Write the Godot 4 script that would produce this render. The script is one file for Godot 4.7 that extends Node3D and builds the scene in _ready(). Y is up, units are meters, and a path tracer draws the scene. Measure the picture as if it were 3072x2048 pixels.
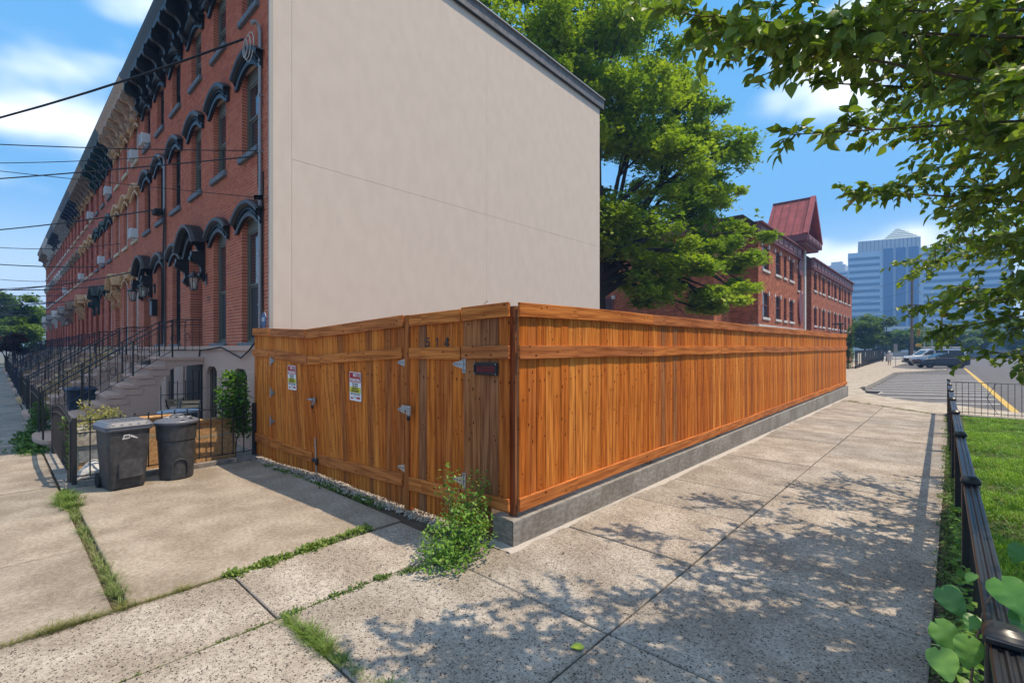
extends Node3D
# World: x runs along the side street (away from the avenue), z = -B where B runs along the avenue, y up, metres.

const SUN := Vector3(0.29, 1.0, 0.35)   # towards the sun
const XF := 3.58                         # facade plane of the row houses
const ROW0 := 9.6                        # B of the first party wall
const LOT := 5.87                        # width of a house

var rng := RandomNumberGenerator.new()
var M := {}
var taken := {}


class MB:
	# collects triangles; corners are given counter-clockwise as seen from outside
	var v := PackedVector3Array()
	var n := PackedVector3Array()
	var c := PackedColorArray()
	var tint := Color(1, 1, 1)
	var tinted := false

	func tri(a: Vector3, b: Vector3, d: Vector3) -> void:
		var m := (b - a).cross(d - a).normalized()
		v.append(a); v.append(d); v.append(b)
		n.append(m); n.append(m); n.append(m)
		if tinted:
			c.append(tint); c.append(tint); c.append(tint)

	func trin(a: Vector3, b: Vector3, d: Vector3, na: Vector3, nb: Vector3, nd: Vector3) -> void:
		v.append(a); v.append(d); v.append(b)
		n.append(na); n.append(nd); n.append(nb)
		if tinted:
			c.append(tint); c.append(tint); c.append(tint)

	func quad(a: Vector3, b: Vector3, d: Vector3, e: Vector3) -> void:
		tri(a, b, d); tri(a, d, e)

	func box(o: Vector3, s: Vector3, q := Basis()) -> void:
		var x := q.x * s.x * 0.5
		var y := q.y * s.y * 0.5
		var z := q.z * s.z * 0.5
		quad(o - x - y + z, o + x - y + z, o + x + y + z, o - x + y + z)
		quad(o + x - y - z, o - x - y - z, o - x + y - z, o + x + y - z)
		quad(o + x - y + z, o + x - y - z, o + x + y - z, o + x + y + z)
		quad(o - x - y - z, o - x - y + z, o - x + y + z, o - x + y - z)
		quad(o - x + y + z, o + x + y + z, o + x + y - z, o - x + y - z)
		quad(o - x - y - z, o + x - y - z, o + x - y + z, o - x - y + z)

	func cut(o: Vector3, s: Vector3, k: float, q := Basis()) -> void:
		# box with chamfered edges
		var h := s * 0.5
		var ax := [q.x, q.y, q.z]
		var hh := [h.x, h.y, h.z]
		for a in 3:
			for sg in [-1.0, 1.0]:
				var u := (a + 1) % 3
				var w := (a + 2) % 3
				var ce: Vector3 = o + ax[a] * hh[a] * sg
				var pu: Vector3 = ax[u] * (hh[u] - k) * sg
				var pw: Vector3 = ax[w] * (hh[w] - k)
				quad(ce - pu - pw, ce + pu - pw, ce + pu + pw, ce - pu + pw)
		for a in 3:
			var u := (a + 1) % 3
			var w := (a + 2) % 3
			var la: Vector3 = ax[a] * (hh[a] - k)
			for su in [-1.0, 1.0]:
				for sw in [-1.0, 1.0]:
					var p1: Vector3 = o + ax[u] * hh[u] * su + ax[w] * (hh[w] - k) * sw
					var p2: Vector3 = o + ax[u] * (hh[u] - k) * su + ax[w] * hh[w] * sw
					if su * sw > 0.0:
						quad(p1 - la, p2 - la, p2 + la, p1 + la)
					else:
						quad(p2 - la, p1 - la, p1 + la, p2 + la)
		for sx in [-1.0, 1.0]:
			for sy in [-1.0, 1.0]:
				for sz in [-1.0, 1.0]:
					var p1: Vector3 = o + q.x * h.x * sx + q.y * (h.y - k) * sy + q.z * (h.z - k) * sz
					var p2: Vector3 = o + q.x * (h.x - k) * sx + q.y * h.y * sy + q.z * (h.z - k) * sz
					var p3: Vector3 = o + q.x * (h.x - k) * sx + q.y * (h.y - k) * sy + q.z * h.z * sz
					if sx * sy * sz > 0.0:
						tri(p1, p2, p3)
					else:
						tri(p1, p3, p2)

	func bar(a: Vector3, b: Vector3, w: float, h: float, side := Vector3.UP) -> void:
		# straight bar of section w (across) by h (along side)
		var y := (b - a)
		var l := y.length()
		y = y / l
		var z := (side - y * side.dot(y))
		if z.length() < 0.001:
			z = Vector3(1, 0, 0) - y * y.x
		z = z.normalized()
		box((a + b) * 0.5, Vector3(w, l, h), Basis(y.cross(z), y, z))

	func tube(p: PackedVector3Array, r0: float, r1: float, sides := 6, cap := true) -> void:
		var up := Vector3(0.13, 0.97, 0.21)
		var last := PackedVector3Array()
		var lastn := PackedVector3Array()
		for i in p.size():
			var t := (p[mini(i + 1, p.size() - 1)] - p[maxi(i - 1, 0)]).normalized()
			var x := up.cross(t)
			if x.length() < 0.05:
				x = Vector3(1, 0, 0).cross(t)
			x = x.normalized()
			var y := t.cross(x)
			var r := lerpf(r0, r1, float(i) / maxf(1.0, p.size() - 1))
			var ring := PackedVector3Array()
			var ringn := PackedVector3Array()
			for k in sides:
				var a := TAU * k / sides
				var d := x * cos(a) + y * sin(a)
				ring.append(p[i] + d * r)
				ringn.append(d)
			if i > 0:
				for k in sides:
					var m := (k + 1) % sides
					trin(last[k], last[m], ring[m], lastn[k], lastn[m], ringn[m])
					trin(last[k], ring[m], ring[k], lastn[k], ringn[m], ringn[k])
			if cap and (i == 0 or i == p.size() - 1):
				for k in sides:
					var m := (k + 1) % sides
					if i == 0:
						tri(p[i], ring[m], ring[k])
					else:
						tri(p[i], ring[k], ring[m])
			last = ring
			lastn = ringn

	func rod(a: Vector3, b: Vector3, r: float, sides := 6) -> void:
		tube(PackedVector3Array([a, b]), r, r, sides)

	func lathe(o: Vector3, prof: Array, sides := 16, q := Basis(), sx := 1.0, sz := 1.0) -> void:
		# prof: Vector2(radius, height) from the bottom up
		for i in prof.size() - 1:
			var p0: Vector2 = prof[i]
			var p1: Vector2 = prof[i + 1]
			var dn := Vector2(p1.y - p0.y, p0.x - p1.x).normalized()
			for k in sides:
				var a := TAU * k / sides
				var b := TAU * (k + 1) / sides
				var da := q.x * cos(a) * sx + q.z * -sin(a) * sz
				var db := q.x * cos(b) * sx + q.z * -sin(b) * sz
				var na := (da.normalized() * dn.x + q.y * dn.y)
				var nb := (db.normalized() * dn.x + q.y * dn.y)
				var A := o + da * p0.x + q.y * p0.y
				var B := o + db * p0.x + q.y * p0.y
				var C := o + db * p1.x + q.y * p1.y
				var D := o + da * p1.x + q.y * p1.y
				if p0.x > 1e-5:
					trin(A, B, C, na, nb, nb)
				if p1.x > 1e-5:
					trin(A, C, D, na, nb, na)

	func prism(poly: PackedVector2Array, o: Vector3, ux: Vector3, uy: Vector3, depth: Vector3) -> void:
		# polygon (counter-clockwise in ux, uy) at o, pulled along depth; depth points away from the viewer's face
		var p := poly
		if Geometry2D.is_polygon_clockwise(p) == false:
			p = poly.duplicate()
		else:
			p = poly.duplicate()
			p.reverse()
		var flip := ux.cross(uy).dot(depth) > 0.0
		var ix := Geometry2D.triangulate_polygon(p)
		var f := func(k: int) -> Vector3: return o + ux * p[k].x + uy * p[k].y
		for i in range(0, ix.size(), 3):
			var a: Vector3 = f.call(ix[i])
			var b: Vector3 = f.call(ix[i + 1])
			var d: Vector3 = f.call(ix[i + 2])
			if ((b - a).cross(d - a).dot(depth) > 0.0):
				var s := b
				b = d
				d = s
			tri(a, b, d)
			tri(a + depth, d + depth, b + depth)
		for i in p.size():
			var a: Vector3 = f.call(i)
			var b: Vector3 = f.call((i + 1) % p.size())
			if flip:
				quad(b, a, a + depth, b + depth)
			else:
				quad(a, b, b + depth, a + depth)

	func sweep(path: PackedVector3Array, up: PackedVector3Array, out: Vector3, prof: PackedVector2Array, caps := true) -> void:
		# prof: x = along up, y = along out; open profile
		for i in path.size() - 1:
			for k in prof.size() - 1:
				var a := path[i] + up[i] * prof[k].x + out * prof[k].y
				var b := path[i + 1] + up[i + 1] * prof[k].x + out * prof[k].y
				var d := path[i + 1] + up[i + 1] * prof[k + 1].x + out * prof[k + 1].y
				var e := path[i] + up[i] * prof[k + 1].x + out * prof[k + 1].y
				quad(a, b, d, e)
		if caps:
			for i in [0, path.size() - 1]:
				for k in range(1, prof.size() - 1):
					tri(path[i] + up[i] * prof[0].x + out * prof[0].y, path[i] + up[i] * prof[k].x + out * prof[k].y, path[i] + up[i] * prof[k + 1].x + out * prof[k + 1].y)

	func sheet(poly: PackedVector2Array, y: float) -> void:
		# horizontal polygon, poly in (A, B)
		var ix := Geometry2D.triangulate_polygon(poly)
		for i in range(0, ix.size(), 3):
			var a := Vector3(poly[ix[i]].x, y, -poly[ix[i]].y)
			var b := Vector3(poly[ix[i + 1]].x, y, -poly[ix[i + 1]].y)
			var d := Vector3(poly[ix[i + 2]].x, y, -poly[ix[i + 2]].y)
			if (b - a).cross(d - a).y < 0.0:
				tri(a, d, b)
			else:
				tri(a, b, d)

	func done() -> ArrayMesh:
		var m := ArrayMesh.new()
		var a := []
		a.resize(Mesh.ARRAY_MAX)
		a[Mesh.ARRAY_VERTEX] = v
		a[Mesh.ARRAY_NORMAL] = n
		if tinted:
			a[Mesh.ARRAY_COLOR] = c
		m.add_surface_from_arrays(Mesh.PRIMITIVE_TRIANGLES, a)
		return m


func W(a: float, y: float, b: float) -> Vector3:
	return Vector3(a, y, -b)


func numbered(called: String) -> String:
	if not taken.has(called):
		taken[called] = 0
		return called
	taken[called] += 1
	return "%s_%03d" % [called, taken[called]]


func tag(o: Node3D, label: String, category: String, group := "", kind := "") -> Node3D:
	if label:
		o.set_meta("label", label)
	if category:
		o.set_meta("category", category)
	if group:
		o.set_meta("group", group)
	if kind:
		o.set_meta("kind", kind)
	return o


func thing(called: String, label: String, category: String, at := Vector3.ZERO, group := "") -> Node3D:
	var o := Node3D.new()
	o.name = numbered(called)
	add_child(o)
	o.position = at
	return tag(o, label, category, group)


func obj(called: String, mesh: Variant, m: Material, parent: Node3D = null) -> MeshInstance3D:
	var o := MeshInstance3D.new()
	o.mesh = mesh.done() if mesh is MB else mesh
	o.material_override = m
	if parent == null:
		o.name = numbered(called)
		add_child(o)
	else:
		o.name = called
		parent.add_child(o, true)
	return o


func struct(called: String, mesh: Variant, m: Material) -> MeshInstance3D:
	var o := obj(called, mesh, m)
	o.set_meta("kind", "structure")
	return o


func scatter(called: String, mesh: Mesh, m: Material, where: Array, colors: Array, parent: Node3D = null) -> MultiMeshInstance3D:
	var mm := MultiMesh.new()
	mm.transform_format = MultiMesh.TRANSFORM_3D
	mm.use_colors = true
	mm.mesh = mesh
	mm.instance_count = where.size()
	for i in where.size():
		mm.set_instance_transform(i, where[i])
		mm.set_instance_color(i, colors[i])
	var o := MultiMeshInstance3D.new()
	o.multimesh = mm
	o.material_override = m
	if parent == null:
		o.name = numbered(called)
		add_child(o)
	else:
		o.name = called
		parent.add_child(o, true)
	return o


# ---------------------------------------------------------------- materials

func mat(key: String, c: Color, rough := 0.8, tex: Texture2D = null, scale := Vector3.ONE, extra := {}) -> StandardMaterial3D:
	var m := StandardMaterial3D.new()
	m.resource_name = key
	m.albedo_color = c.linear_to_srgb()
	m.roughness = rough
	m.metallic_specular = 0.4
	if tex:
		m.albedo_texture = tex
		m.uv1_triplanar = true
		m.uv1_world_triplanar = true
		m.uv1_triplanar_sharpness = 8.0
		m.uv1_scale = scale
	for k in extra:
		m.set(k, extra[k])
	M[key] = m
	return m


func L(r: float, g: float, b: float) -> Color:
	return Color(r, g, b)


func grey_noise(w: int, h: int, freq: float, sd: int, oct := 3, type := FastNoiseLite.TYPE_SIMPLEX_SMOOTH) -> Image:
	var f := FastNoiseLite.new()
	f.seed = sd
	f.frequency = freq
	f.noise_type = type
	f.fractal_octaves = oct
	return f.get_seamless_image(w, h)


func ramp(im: Image, lo: Color, hi: Color, con := 1.0) -> Image:
	# grey picture to colours; lo and hi as seen (sRGB)
	im.convert(Image.FORMAT_L8)
	var d := im.get_data()
	var lut := PackedByteArray()
	for i in 256:
		var t := clampf((i / 255.0 - 0.5) * con + 0.5, 0.0, 1.0)
		var k := lo.lerp(hi, t)
		lut.append(int(k.r * 255)); lut.append(int(k.g * 255)); lut.append(int(k.b * 255))
	var o := PackedByteArray()
	o.resize(d.size() * 3)
	for i in d.size():
		var j := d[i] * 3
		o[i * 3] = lut[j]
		o[i * 3 + 1] = lut[j + 1]
		o[i * 3 + 2] = lut[j + 2]
	return Image.create_from_data(im.get_width(), im.get_height(), false, Image.FORMAT_RGB8, o)


func tex(im: Image) -> ImageTexture:
	return ImageTexture.create_from_image(im)


func speckled(side: int, lo: Color, hi: Color, specks: Array, sd: int) -> ImageTexture:
	# specks: [how many, smallest, largest, colour, colour]
	var im := ramp(grey_noise(side, side, 0.02, sd, 5), lo, hi, 1.6)
	rng.seed = sd
	for s in specks:
		for i in s[0]:
			var x := rng.randi_range(0, side - 1)
			var y := rng.randi_range(0, side - 1)
			var k: Color = s[3].lerp(s[4], rng.randf())
			var w := rng.randi_range(s[1], s[2])
			var h := rng.randi_range(s[1], s[2])
			im.fill_rect(Rect2i(x, y, w, h), k)
			if w > 2:
				im.fill_rect(Rect2i(x + 1, y - 1, w - 2, h + 2), k)
	return tex(im)


func wood_image() -> Image:
	# boards' grain runs down the picture
	var w := 320
	var h := 1024
	var fine := FastNoiseLite.new()
	fine.seed = 5
	fine.frequency = 1.0
	fine.fractal_octaves = 3
	rng.seed = 77
	var knots := []
	for i in 26:
		knots.append([rng.randf() * w, rng.randf() * h, rng.randf_range(2.2, 5.5)])
	var shift := PackedFloat32Array()
	shift.resize(w * h)
	var dark := PackedFloat32Array()
	dark.resize(w * h)
	for k in knots:
		var r: float = k[2]
		for dy in range(-int(r * 9), int(r * 9) + 1):
			for dx in range(-int(r * 5), int(r * 5) + 1):
				var x := posmod(int(k[0]) + dx, w)
				var y := posmod(int(k[1]) + dy, h)
				var q := sqrt(pow(dx / r, 2) + pow(dy / (r * 1.5), 2))
				var at := y * w + x
				shift[at] += 9.0 * exp(-q * q * 0.12) * signf(dx)
				if q < 1.6:
					dark[at] = maxf(dark[at], clampf(1.5 - q, 0.0, 1.0) * 0.8)
	var o := PackedByteArray()
	o.resize(w * h * 3)
	var lo := Color(0.60, 0.50, 0.44)
	var hi := Color(1.0, 1.0, 1.0)
	for y in h:
		for x in w:
			var at := y * w + x
			var xx := x - shift[at]
			var a := fine.get_noise_2d(xx * 0.16, y * 0.0035)
			var b := fine.get_noise_2d(xx * 0.028 + 31.0, y * 0.0022)
			var t := clampf(0.72 + a * 0.6 + b * 0.55, 0.0, 1.0)
			var k := lo.lerp(hi, t).lerp(Color(0.3, 0.2, 0.17), dark[at])
			o[at * 3] = int(k.r * 255)
			o[at * 3 + 1] = int(k.g * 255)
			o[at * 3 + 2] = int(k.b * 255)
	return Image.create_from_data(w, h, false, Image.FORMAT_RGB8, o)


func brick_image(w: int, rows: int, per: int, mortar: Color, tones: Array, sd: int) -> Image:
	var im := ramp(grey_noise(w, w, 0.05, sd, 3), mortar.darkened(0.12), mortar.lightened(0.08))
	rng.seed = sd
	var rh := float(w) / rows
	var bw := float(w) / per
	for r in rows:
		for k in per:
			var x := (k + (0.5 if r % 2 else 0.0)) * bw
			var c: Color = tones[rng.randi() % tones.size()]
			c = c.darkened(rng.randf() * 0.18)
			var x0 := int(x) + 1
			var ww := int(bw) - 1
			im.fill_rect(Rect2i(x0, int(r * rh) + 1, mini(ww, w - x0), int(rh) - 1), c)
			if x0 + ww > w:
				im.fill_rect(Rect2i(0, int(r * rh) + 1, x0 + ww - w, int(rh) - 1), c)
	return im


func make_materials() -> void:
	var soft := tex(ramp(grey_noise(512, 512, 0.012, 3, 5), Color(0.80, 0.79, 0.78), Color(1, 1, 1), 1.5))
	var fine := tex(ramp(grey_noise(256, 256, 0.08, 9, 4), Color(0.78, 0.77, 0.76), Color(1, 1, 1), 1.4))
	var bump_im := grey_noise(512, 512, 0.06, 21, 4)
	bump_im.convert(Image.FORMAT_RGBA8)
	bump_im.bump_map_to_normal_map(3.0)
	var bumps := tex(bump_im)
	var stain := tex(ramp(grey_noise(512, 512, 0.012, 41, 7), Color(0.86, 0.845, 0.83), Color(1, 1, 1), 1.9))
	var big := {"detail_enabled": true, "detail_blend_mode": BaseMaterial3D.BLEND_MODE_MUL, "detail_albedo": stain, "detail_uv_layer": BaseMaterial3D.DETAIL_UV_2, "uv2_triplanar": true, "uv2_world_triplanar": true, "uv2_scale": Vector3(0.21, 0.21, 0.21)}
	var plain := tex(ramp(grey_noise(512, 512, 0.03, 17, 5), Color(0.91, 0.905, 0.90), Color(1, 1, 1), 1.5))
	var wood_im := wood_image()
	var wood := tex(wood_im)
	var wood_im2: Image = wood_im.duplicate()
	wood_im2.rotate_90(CLOCKWISE)
	var wood2 := tex(wood_im2)
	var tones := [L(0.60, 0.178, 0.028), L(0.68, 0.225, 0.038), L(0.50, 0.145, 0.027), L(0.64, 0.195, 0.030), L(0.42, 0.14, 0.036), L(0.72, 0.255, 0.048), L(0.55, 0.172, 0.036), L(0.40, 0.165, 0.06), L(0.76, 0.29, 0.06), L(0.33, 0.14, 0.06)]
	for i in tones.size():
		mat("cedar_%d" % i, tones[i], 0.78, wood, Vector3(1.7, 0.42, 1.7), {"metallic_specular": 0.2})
	for i in 3:
		mat("cedar_rail_%d" % i, [L(0.56, 0.195, 0.054), L(0.62, 0.215, 0.05), L(0.49, 0.175, 0.056)][i], 0.66, wood2, Vector3(0.42, 1.7, 0.42), {"metallic_specular": 0.2})
	mat("cedar_grey", L(0.33, 0.2, 0.13), 0.8, wood, Vector3(1.7, 0.42, 1.7))
	mat("pine_raw", L(0.6, 0.44, 0.27), 0.7, wood2, Vector3(0.42, 1.7, 0.42))

	var aggr := speckled(1024, Color(0.82, 0.80, 0.78), Color(0.97, 0.96, 0.94), [[7000, 1, 2, Color(1, 0.98, 0.95), Color(0.9, 0.86, 0.82)], [9000, 1, 3, Color(0.6, 0.57, 0.54), Color(0.72, 0.69, 0.66)], [2600, 3, 7, Color(0.44, 0.41, 0.39), Color(0.62, 0.58, 0.55)], [900, 5, 12, Color(0.34, 0.32, 0.31), Color(0.52, 0.49, 0.47)]], 11)
	var sand := speckled(1024, Color(0.84, 0.81, 0.77), Color(0.97, 0.95, 0.92), [[5000, 1, 2, Color(1, 0.98, 0.94), Color(0.92, 0.88, 0.82)], [6500, 1, 3, Color(0.66, 0.6, 0.54), Color(0.78, 0.72, 0.66)], [1500, 2, 6, Color(0.46, 0.41, 0.37), Color(0.64, 0.58, 0.53)]], 12)
	for i in 4:
		mat("walk_%d" % i, [L(0.47, 0.435, 0.39), L(0.52, 0.475, 0.42), L(0.43, 0.405, 0.37), L(0.49, 0.445, 0.39)][i], 0.9, aggr, Vector3(0.9, 0.9, 0.9), big)
	for i in 3:
		mat("drive_%d" % i, [L(0.385, 0.35, 0.305), L(0.41, 0.37, 0.318), L(0.37, 0.34, 0.298)][i], 0.9, sand, Vector3(0.85, 0.85, 0.85), big)
	mat("new_concrete", L(0.52, 0.49, 0.44), 0.9, sand, Vector3(0.6, 0.6, 0.6), big)
	mat("footing", L(0.36, 0.335, 0.30), 0.85, soft, Vector3(1.3, 2.6, 1.3), big)
	mat("mortar_spill", L(0.52, 0.47, 0.42), 0.95, fine, Vector3(3, 3, 3))
	var tar := speckled(512, Color(0.78, 0.78, 0.78), Color(0.95, 0.95, 0.95), [[6000, 1, 2, Color(0.6, 0.6, 0.6), Color(1, 1, 1)]], 13)
	mat("asphalt", L(0.17, 0.165, 0.17), 0.92, tar, Vector3(0.5, 0.5, 0.5), big)
	mat("white_line", L(0.78, 0.77, 0.74), 0.8, fine, Vector3(2, 2, 2))
	mat("yellow_line", L(0.62, 0.42, 0.10), 0.8, fine, Vector3(2, 2, 2))
	mat("soil", L(0.13, 0.10, 0.07), 1.0, fine, Vector3(3, 3, 3), big)
	mat("lawn_soil", L(0.075, 0.10, 0.028), 1.0, fine, Vector3(2, 2, 2), big)
	mat("far_ground", L(0.16, 0.16, 0.13), 1.0, soft, Vector3(0.05, 0.05, 0.05))

	mat("stucco", L(0.70, 0.59, 0.50), 0.95, tex(ramp(grey_noise(512, 512, 0.11, 52, 3), Color(0.88, 0.88, 0.88), Color(1, 1, 1), 1.5)), Vector3(1.1, 1.1, 1.1), {"normal_enabled": true, "normal_texture": bumps, "normal_scale": 0.16, "detail_enabled": true, "detail_blend_mode": BaseMaterial3D.BLEND_MODE_MUL, "detail_albedo": tex(ramp(grey_noise(1024, 1024, 0.008, 51, 8), Color(0.975, 0.972, 0.97), Color(1, 1, 1), 1.5)), "detail_uv_layer": BaseMaterial3D.DETAIL_UV_2, "uv2_triplanar": true, "uv2_world_triplanar": true, "uv2_scale": Vector3(0.34, 0.17, 0.34)})
	mat("brownstone", L(0.60, 0.395, 0.305), 0.9, plain, Vector3(1.6, 1.6, 1.6))
	mat("ochre_stone", L(0.58, 0.37, 0.19), 0.9, plain, Vector3(1.6, 1.6, 1.6))
	mat("grey_stone", L(0.38, 0.355, 0.325), 0.9, soft, Vector3(0.8, 0.8, 0.8), big)
	mat("mortar", L(0.80, 0.56, 0.45), 0.95, fine, Vector3(4, 4, 4))
	mat("brick_mix", L(1, 1, 1), 0.85, fine, Vector3(3.7, 3.7, 3.7), {"vertex_color_use_as_albedo": true})
	for i in 4:
		mat("brick_%d" % i, [L(0.62, 0.165, 0.078), L(0.68, 0.20, 0.098), L(0.54, 0.135, 0.068), L(0.65, 0.18, 0.082)][i], 0.85, fine, Vector3(3.7, 3.7, 3.7))
	var bt := [Color(0.90, 0.86, 0.84), Color(1, 1, 1), Color(0.84, 0.8, 0.8), Color(0.95, 0.92, 0.9)]
	var red_wall := tex(brick_image(512, 32, 10, Color(0.98, 0.98, 0.96), bt, 61))
	mat("brick_far", L(0.62, 0.16, 0.088), 0.88, red_wall, Vector3(0.46, 0.46, 0.46), big)
	mat("brick_far_dark", L(0.56, 0.13, 0.075), 0.88, red_wall, Vector3(0.46, 0.46, 0.46), big)
	var school := tex(brick_image(512, 32, 10, Color(1, 0.98, 0.92), [Color(0.80, 0.66, 0.60), Color(0.86, 0.72, 0.66), Color(0.74, 0.60, 0.55)], 62))
	mat("school_brick", L(0.70, 0.31, 0.175), 0.9, school, Vector3(0.32, 0.36, 0.32), big)
	mat("limestone", L(0.66, 0.64, 0.60), 0.85, soft, Vector3(0.5, 0.5, 0.5))
	mat("maroon", L(0.17, 0.055, 0.06), 0.6)
	mat("maroon_panel", L(0.26, 0.12, 0.12), 0.6, soft, Vector3(0.3, 0.3, 0.3))
	mat("red_metal", L(0.36, 0.07, 0.065), 0.5, soft, Vector3(0.2, 0.2, 0.2))
	mat("roof_dark", L(0.06, 0.06, 0.065), 0.8, soft, Vector3(0.4, 0.4, 0.4))
	mat("fascia", L(0.17, 0.165, 0.17), 0.55, soft, Vector3(0.7, 0.7, 0.7))
	mat("drip_edge", L(0.5, 0.5, 0.5), 0.4, null, Vector3.ONE, {"metallic": 0.3})
	mat("grey_trim", L(0.36, 0.34, 0.31), 0.6)

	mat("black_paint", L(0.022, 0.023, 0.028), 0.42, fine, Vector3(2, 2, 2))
	mat("tan_paint", L(0.56, 0.38, 0.26), 0.6, soft, Vector3(1, 1, 1))
	mat("peach_paint", L(0.66, 0.40, 0.20), 0.6, soft, Vector3(1, 1, 1))
	mat("green_paint", L(0.018, 0.05, 0.052), 0.5, fine, Vector3(2, 2, 2))
	mat("brown_paint", L(0.27, 0.19, 0.13), 0.6, soft, Vector3(1, 1, 1))
	mat("white_paint", L(0.70, 0.69, 0.66), 0.6, fine, Vector3(1, 1, 1))
	mat("grey_paint", L(0.36, 0.34, 0.32), 0.6, soft, Vector3(1, 1, 1))
	mat("navy_paint", L(0.02, 0.03, 0.06), 0.5)
	mat("olive_frame", L(0.12, 0.115, 0.09), 0.55)
	mat("slate_sill", L(0.17, 0.19, 0.22), 0.75, soft, Vector3(1, 1, 1))
	mat("cream_stone", L(0.62, 0.52, 0.38), 0.8, soft, Vector3(1, 1, 1))
	mat("glass", L(0.05, 0.06, 0.07), 0.03, null, Vector3.ONE, {"transparency": BaseMaterial3D.TRANSPARENCY_ALPHA, "metallic_specular": 0.5})
	M.glass.albedo_color.a = 0.35
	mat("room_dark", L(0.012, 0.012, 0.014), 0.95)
	mat("curtain", L(0.6, 0.6, 0.6), 0.9)
	mat("screen", L(0.035, 0.036, 0.04), 0.7)
	mat("black_iron", L(0.018, 0.019, 0.022), 0.38, fine, Vector3(3, 3, 3), {"metallic_specular": 0.5})
	mat("navy_iron", L(0.018, 0.03, 0.062), 0.4, fine, Vector3(3, 3, 3))
	mat("charcoal_iron", L(0.05, 0.048, 0.052), 0.4, fine, Vector3(3, 3, 3))
	mat("galvanised", L(0.55, 0.56, 0.57), 0.35, fine, Vector3(6, 6, 6), {"metallic": 0.75})
	mat("conduit", L(0.36, 0.36, 0.37), 0.45, fine, Vector3(3, 3, 3), {"metallic": 0.4})
	mat("cable", L(0.012, 0.012, 0.013), 0.6)
	mat("cable_white", L(0.55, 0.53, 0.5), 0.6)
	mat("bin", L(0.075, 0.075, 0.078), 0.55, tex(ramp(grey_noise(512, 512, 0.03, 71, 6), Color(0.78, 0.78, 0.78), Color(1, 1, 1), 1.6)), Vector3(0.7, 0.5, 0.7), big)
	mat("bin_lid", L(0.15, 0.16, 0.19), 0.4, fine, Vector3(2, 2, 2))
	mat("bin_blue", L(0.02, 0.04, 0.075), 0.5)
	mat("cardboard", L(0.52, 0.30, 0.13), 0.9, soft, Vector3(2, 2, 2))
	mat("zinc_planter", L(0.33, 0.36, 0.38), 0.6, soft, Vector3(1.5, 1.5, 1.5))
	mat("cream_planter", L(0.48, 0.44, 0.38), 0.8, soft, Vector3(1.5, 1.5, 1.5))
	mat("bag_white", L(0.7, 0.7, 0.7), 0.35, fine, Vector3(2, 2, 2))
	mat("table_blue", L(0.42, 0.52, 0.62), 0.3)
	mat("tan_wicker", L(0.42, 0.33, 0.21), 0.8, fine, Vector3(6, 6, 6))
	mat("sign_white", L(0.75, 0.74, 0.74), 0.4)
	mat("sign_red", L(0.38, 0.012, 0.025), 0.4)
	mat("sign_yellow", L(0.62, 0.55, 0.03), 0.4)
	mat("ink", L(0.015, 0.015, 0.016), 0.5)
	mat("red_ink", L(0.17, 0.008, 0.012), 0.5)
	mat("sign_blue", L(0.03, 0.07, 0.18), 0.4)
	mat("bronze", L(0.035, 0.028, 0.02), 0.5)
	mat("rubber", L(0.015, 0.015, 0.015), 0.7)
	mat("lamp_glass", L(0.6, 0.6, 0.55), 0.05, null, Vector3.ONE, {"transparency": BaseMaterial3D.TRANSPARENCY_ALPHA})
	M.lamp_glass.albedo_color.a = 0.3
	mat("bulb", L(0.8, 0.75, 0.6), 0.3)
	mat("ac_white", L(0.62, 0.63, 0.64), 0.5)
	mat("ac_grille", L(0.28, 0.29, 0.3), 0.5)

	var leafy := {"vertex_color_use_as_albedo": true, "backlight_enabled": true, "backlight": Color(0.75, 0.85, 0.22).linear_to_srgb(), "metallic_specular": 0.4}
	mat("leaf", L(1, 1, 1), 0.42, null, Vector3.ONE, leafy)
	mat("leaf_far", L(1, 1, 1), 0.6, null, Vector3.ONE, {"vertex_color_use_as_albedo": true, "backlight_enabled": true, "backlight": Color(0.75, 0.85, 0.2).linear_to_srgb(), "metallic_specular": 0.3})
	mat("grass", L(1, 1, 1), 0.6, null, Vector3.ONE, {"vertex_color_use_as_albedo": true, "backlight_enabled": true, "backlight": Color(0.45, 0.5, 0.12).linear_to_srgb()})
	mat("bark", L(0.15, 0.115, 0.085), 0.95, fine, Vector3(3, 1, 3))
	mat("bark_dark", L(0.05, 0.04, 0.034), 0.95, fine, Vector3(3, 1, 3))
	mat("twig", L(0.16, 0.11, 0.07), 0.9)
	mat("pebble", L(1, 1, 1), 0.85, fine, Vector3(8, 8, 8), {"vertex_color_use_as_albedo": true})
	mat("pole_wood", L(0.22, 0.14, 0.09), 0.9, wood, Vector3(1.7, 0.2, 1.7))

	mat("tower_pale", L(0.36, 0.48, 0.60), 0.5)
	mat("tower_band", L(0.08, 0.17, 0.28), 0.15)
	mat("tower_glass", L(0.04, 0.13, 0.30), 0.1)
	mat("tower_metal", L(0.42, 0.44, 0.46), 0.5)
	mat("pyramid", L(0.26, 0.34, 0.33), 0.5)
	mat("car_blue", L(0.012, 0.022, 0.042), 0.25, null, Vector3.ONE, {"clearcoat_enabled": true, "clearcoat": 1.0, "clearcoat_roughness": 0.05})
	mat("car_white", L(0.62, 0.63, 0.64), 0.3, null, Vector3.ONE, {"clearcoat_enabled": true, "clearcoat": 0.8, "clearcoat_roughness": 0.05})
	mat("car_trim", L(0.02, 0.02, 0.021), 0.55)
	mat("car_glass", L(0.03, 0.04, 0.05), 0.03, null, Vector3.ONE, {"metallic_specular": 0.6})
	mat("alloy", L(0.12, 0.12, 0.13), 0.35, null, Vector3.ONE, {"metallic": 0.6})
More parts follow.
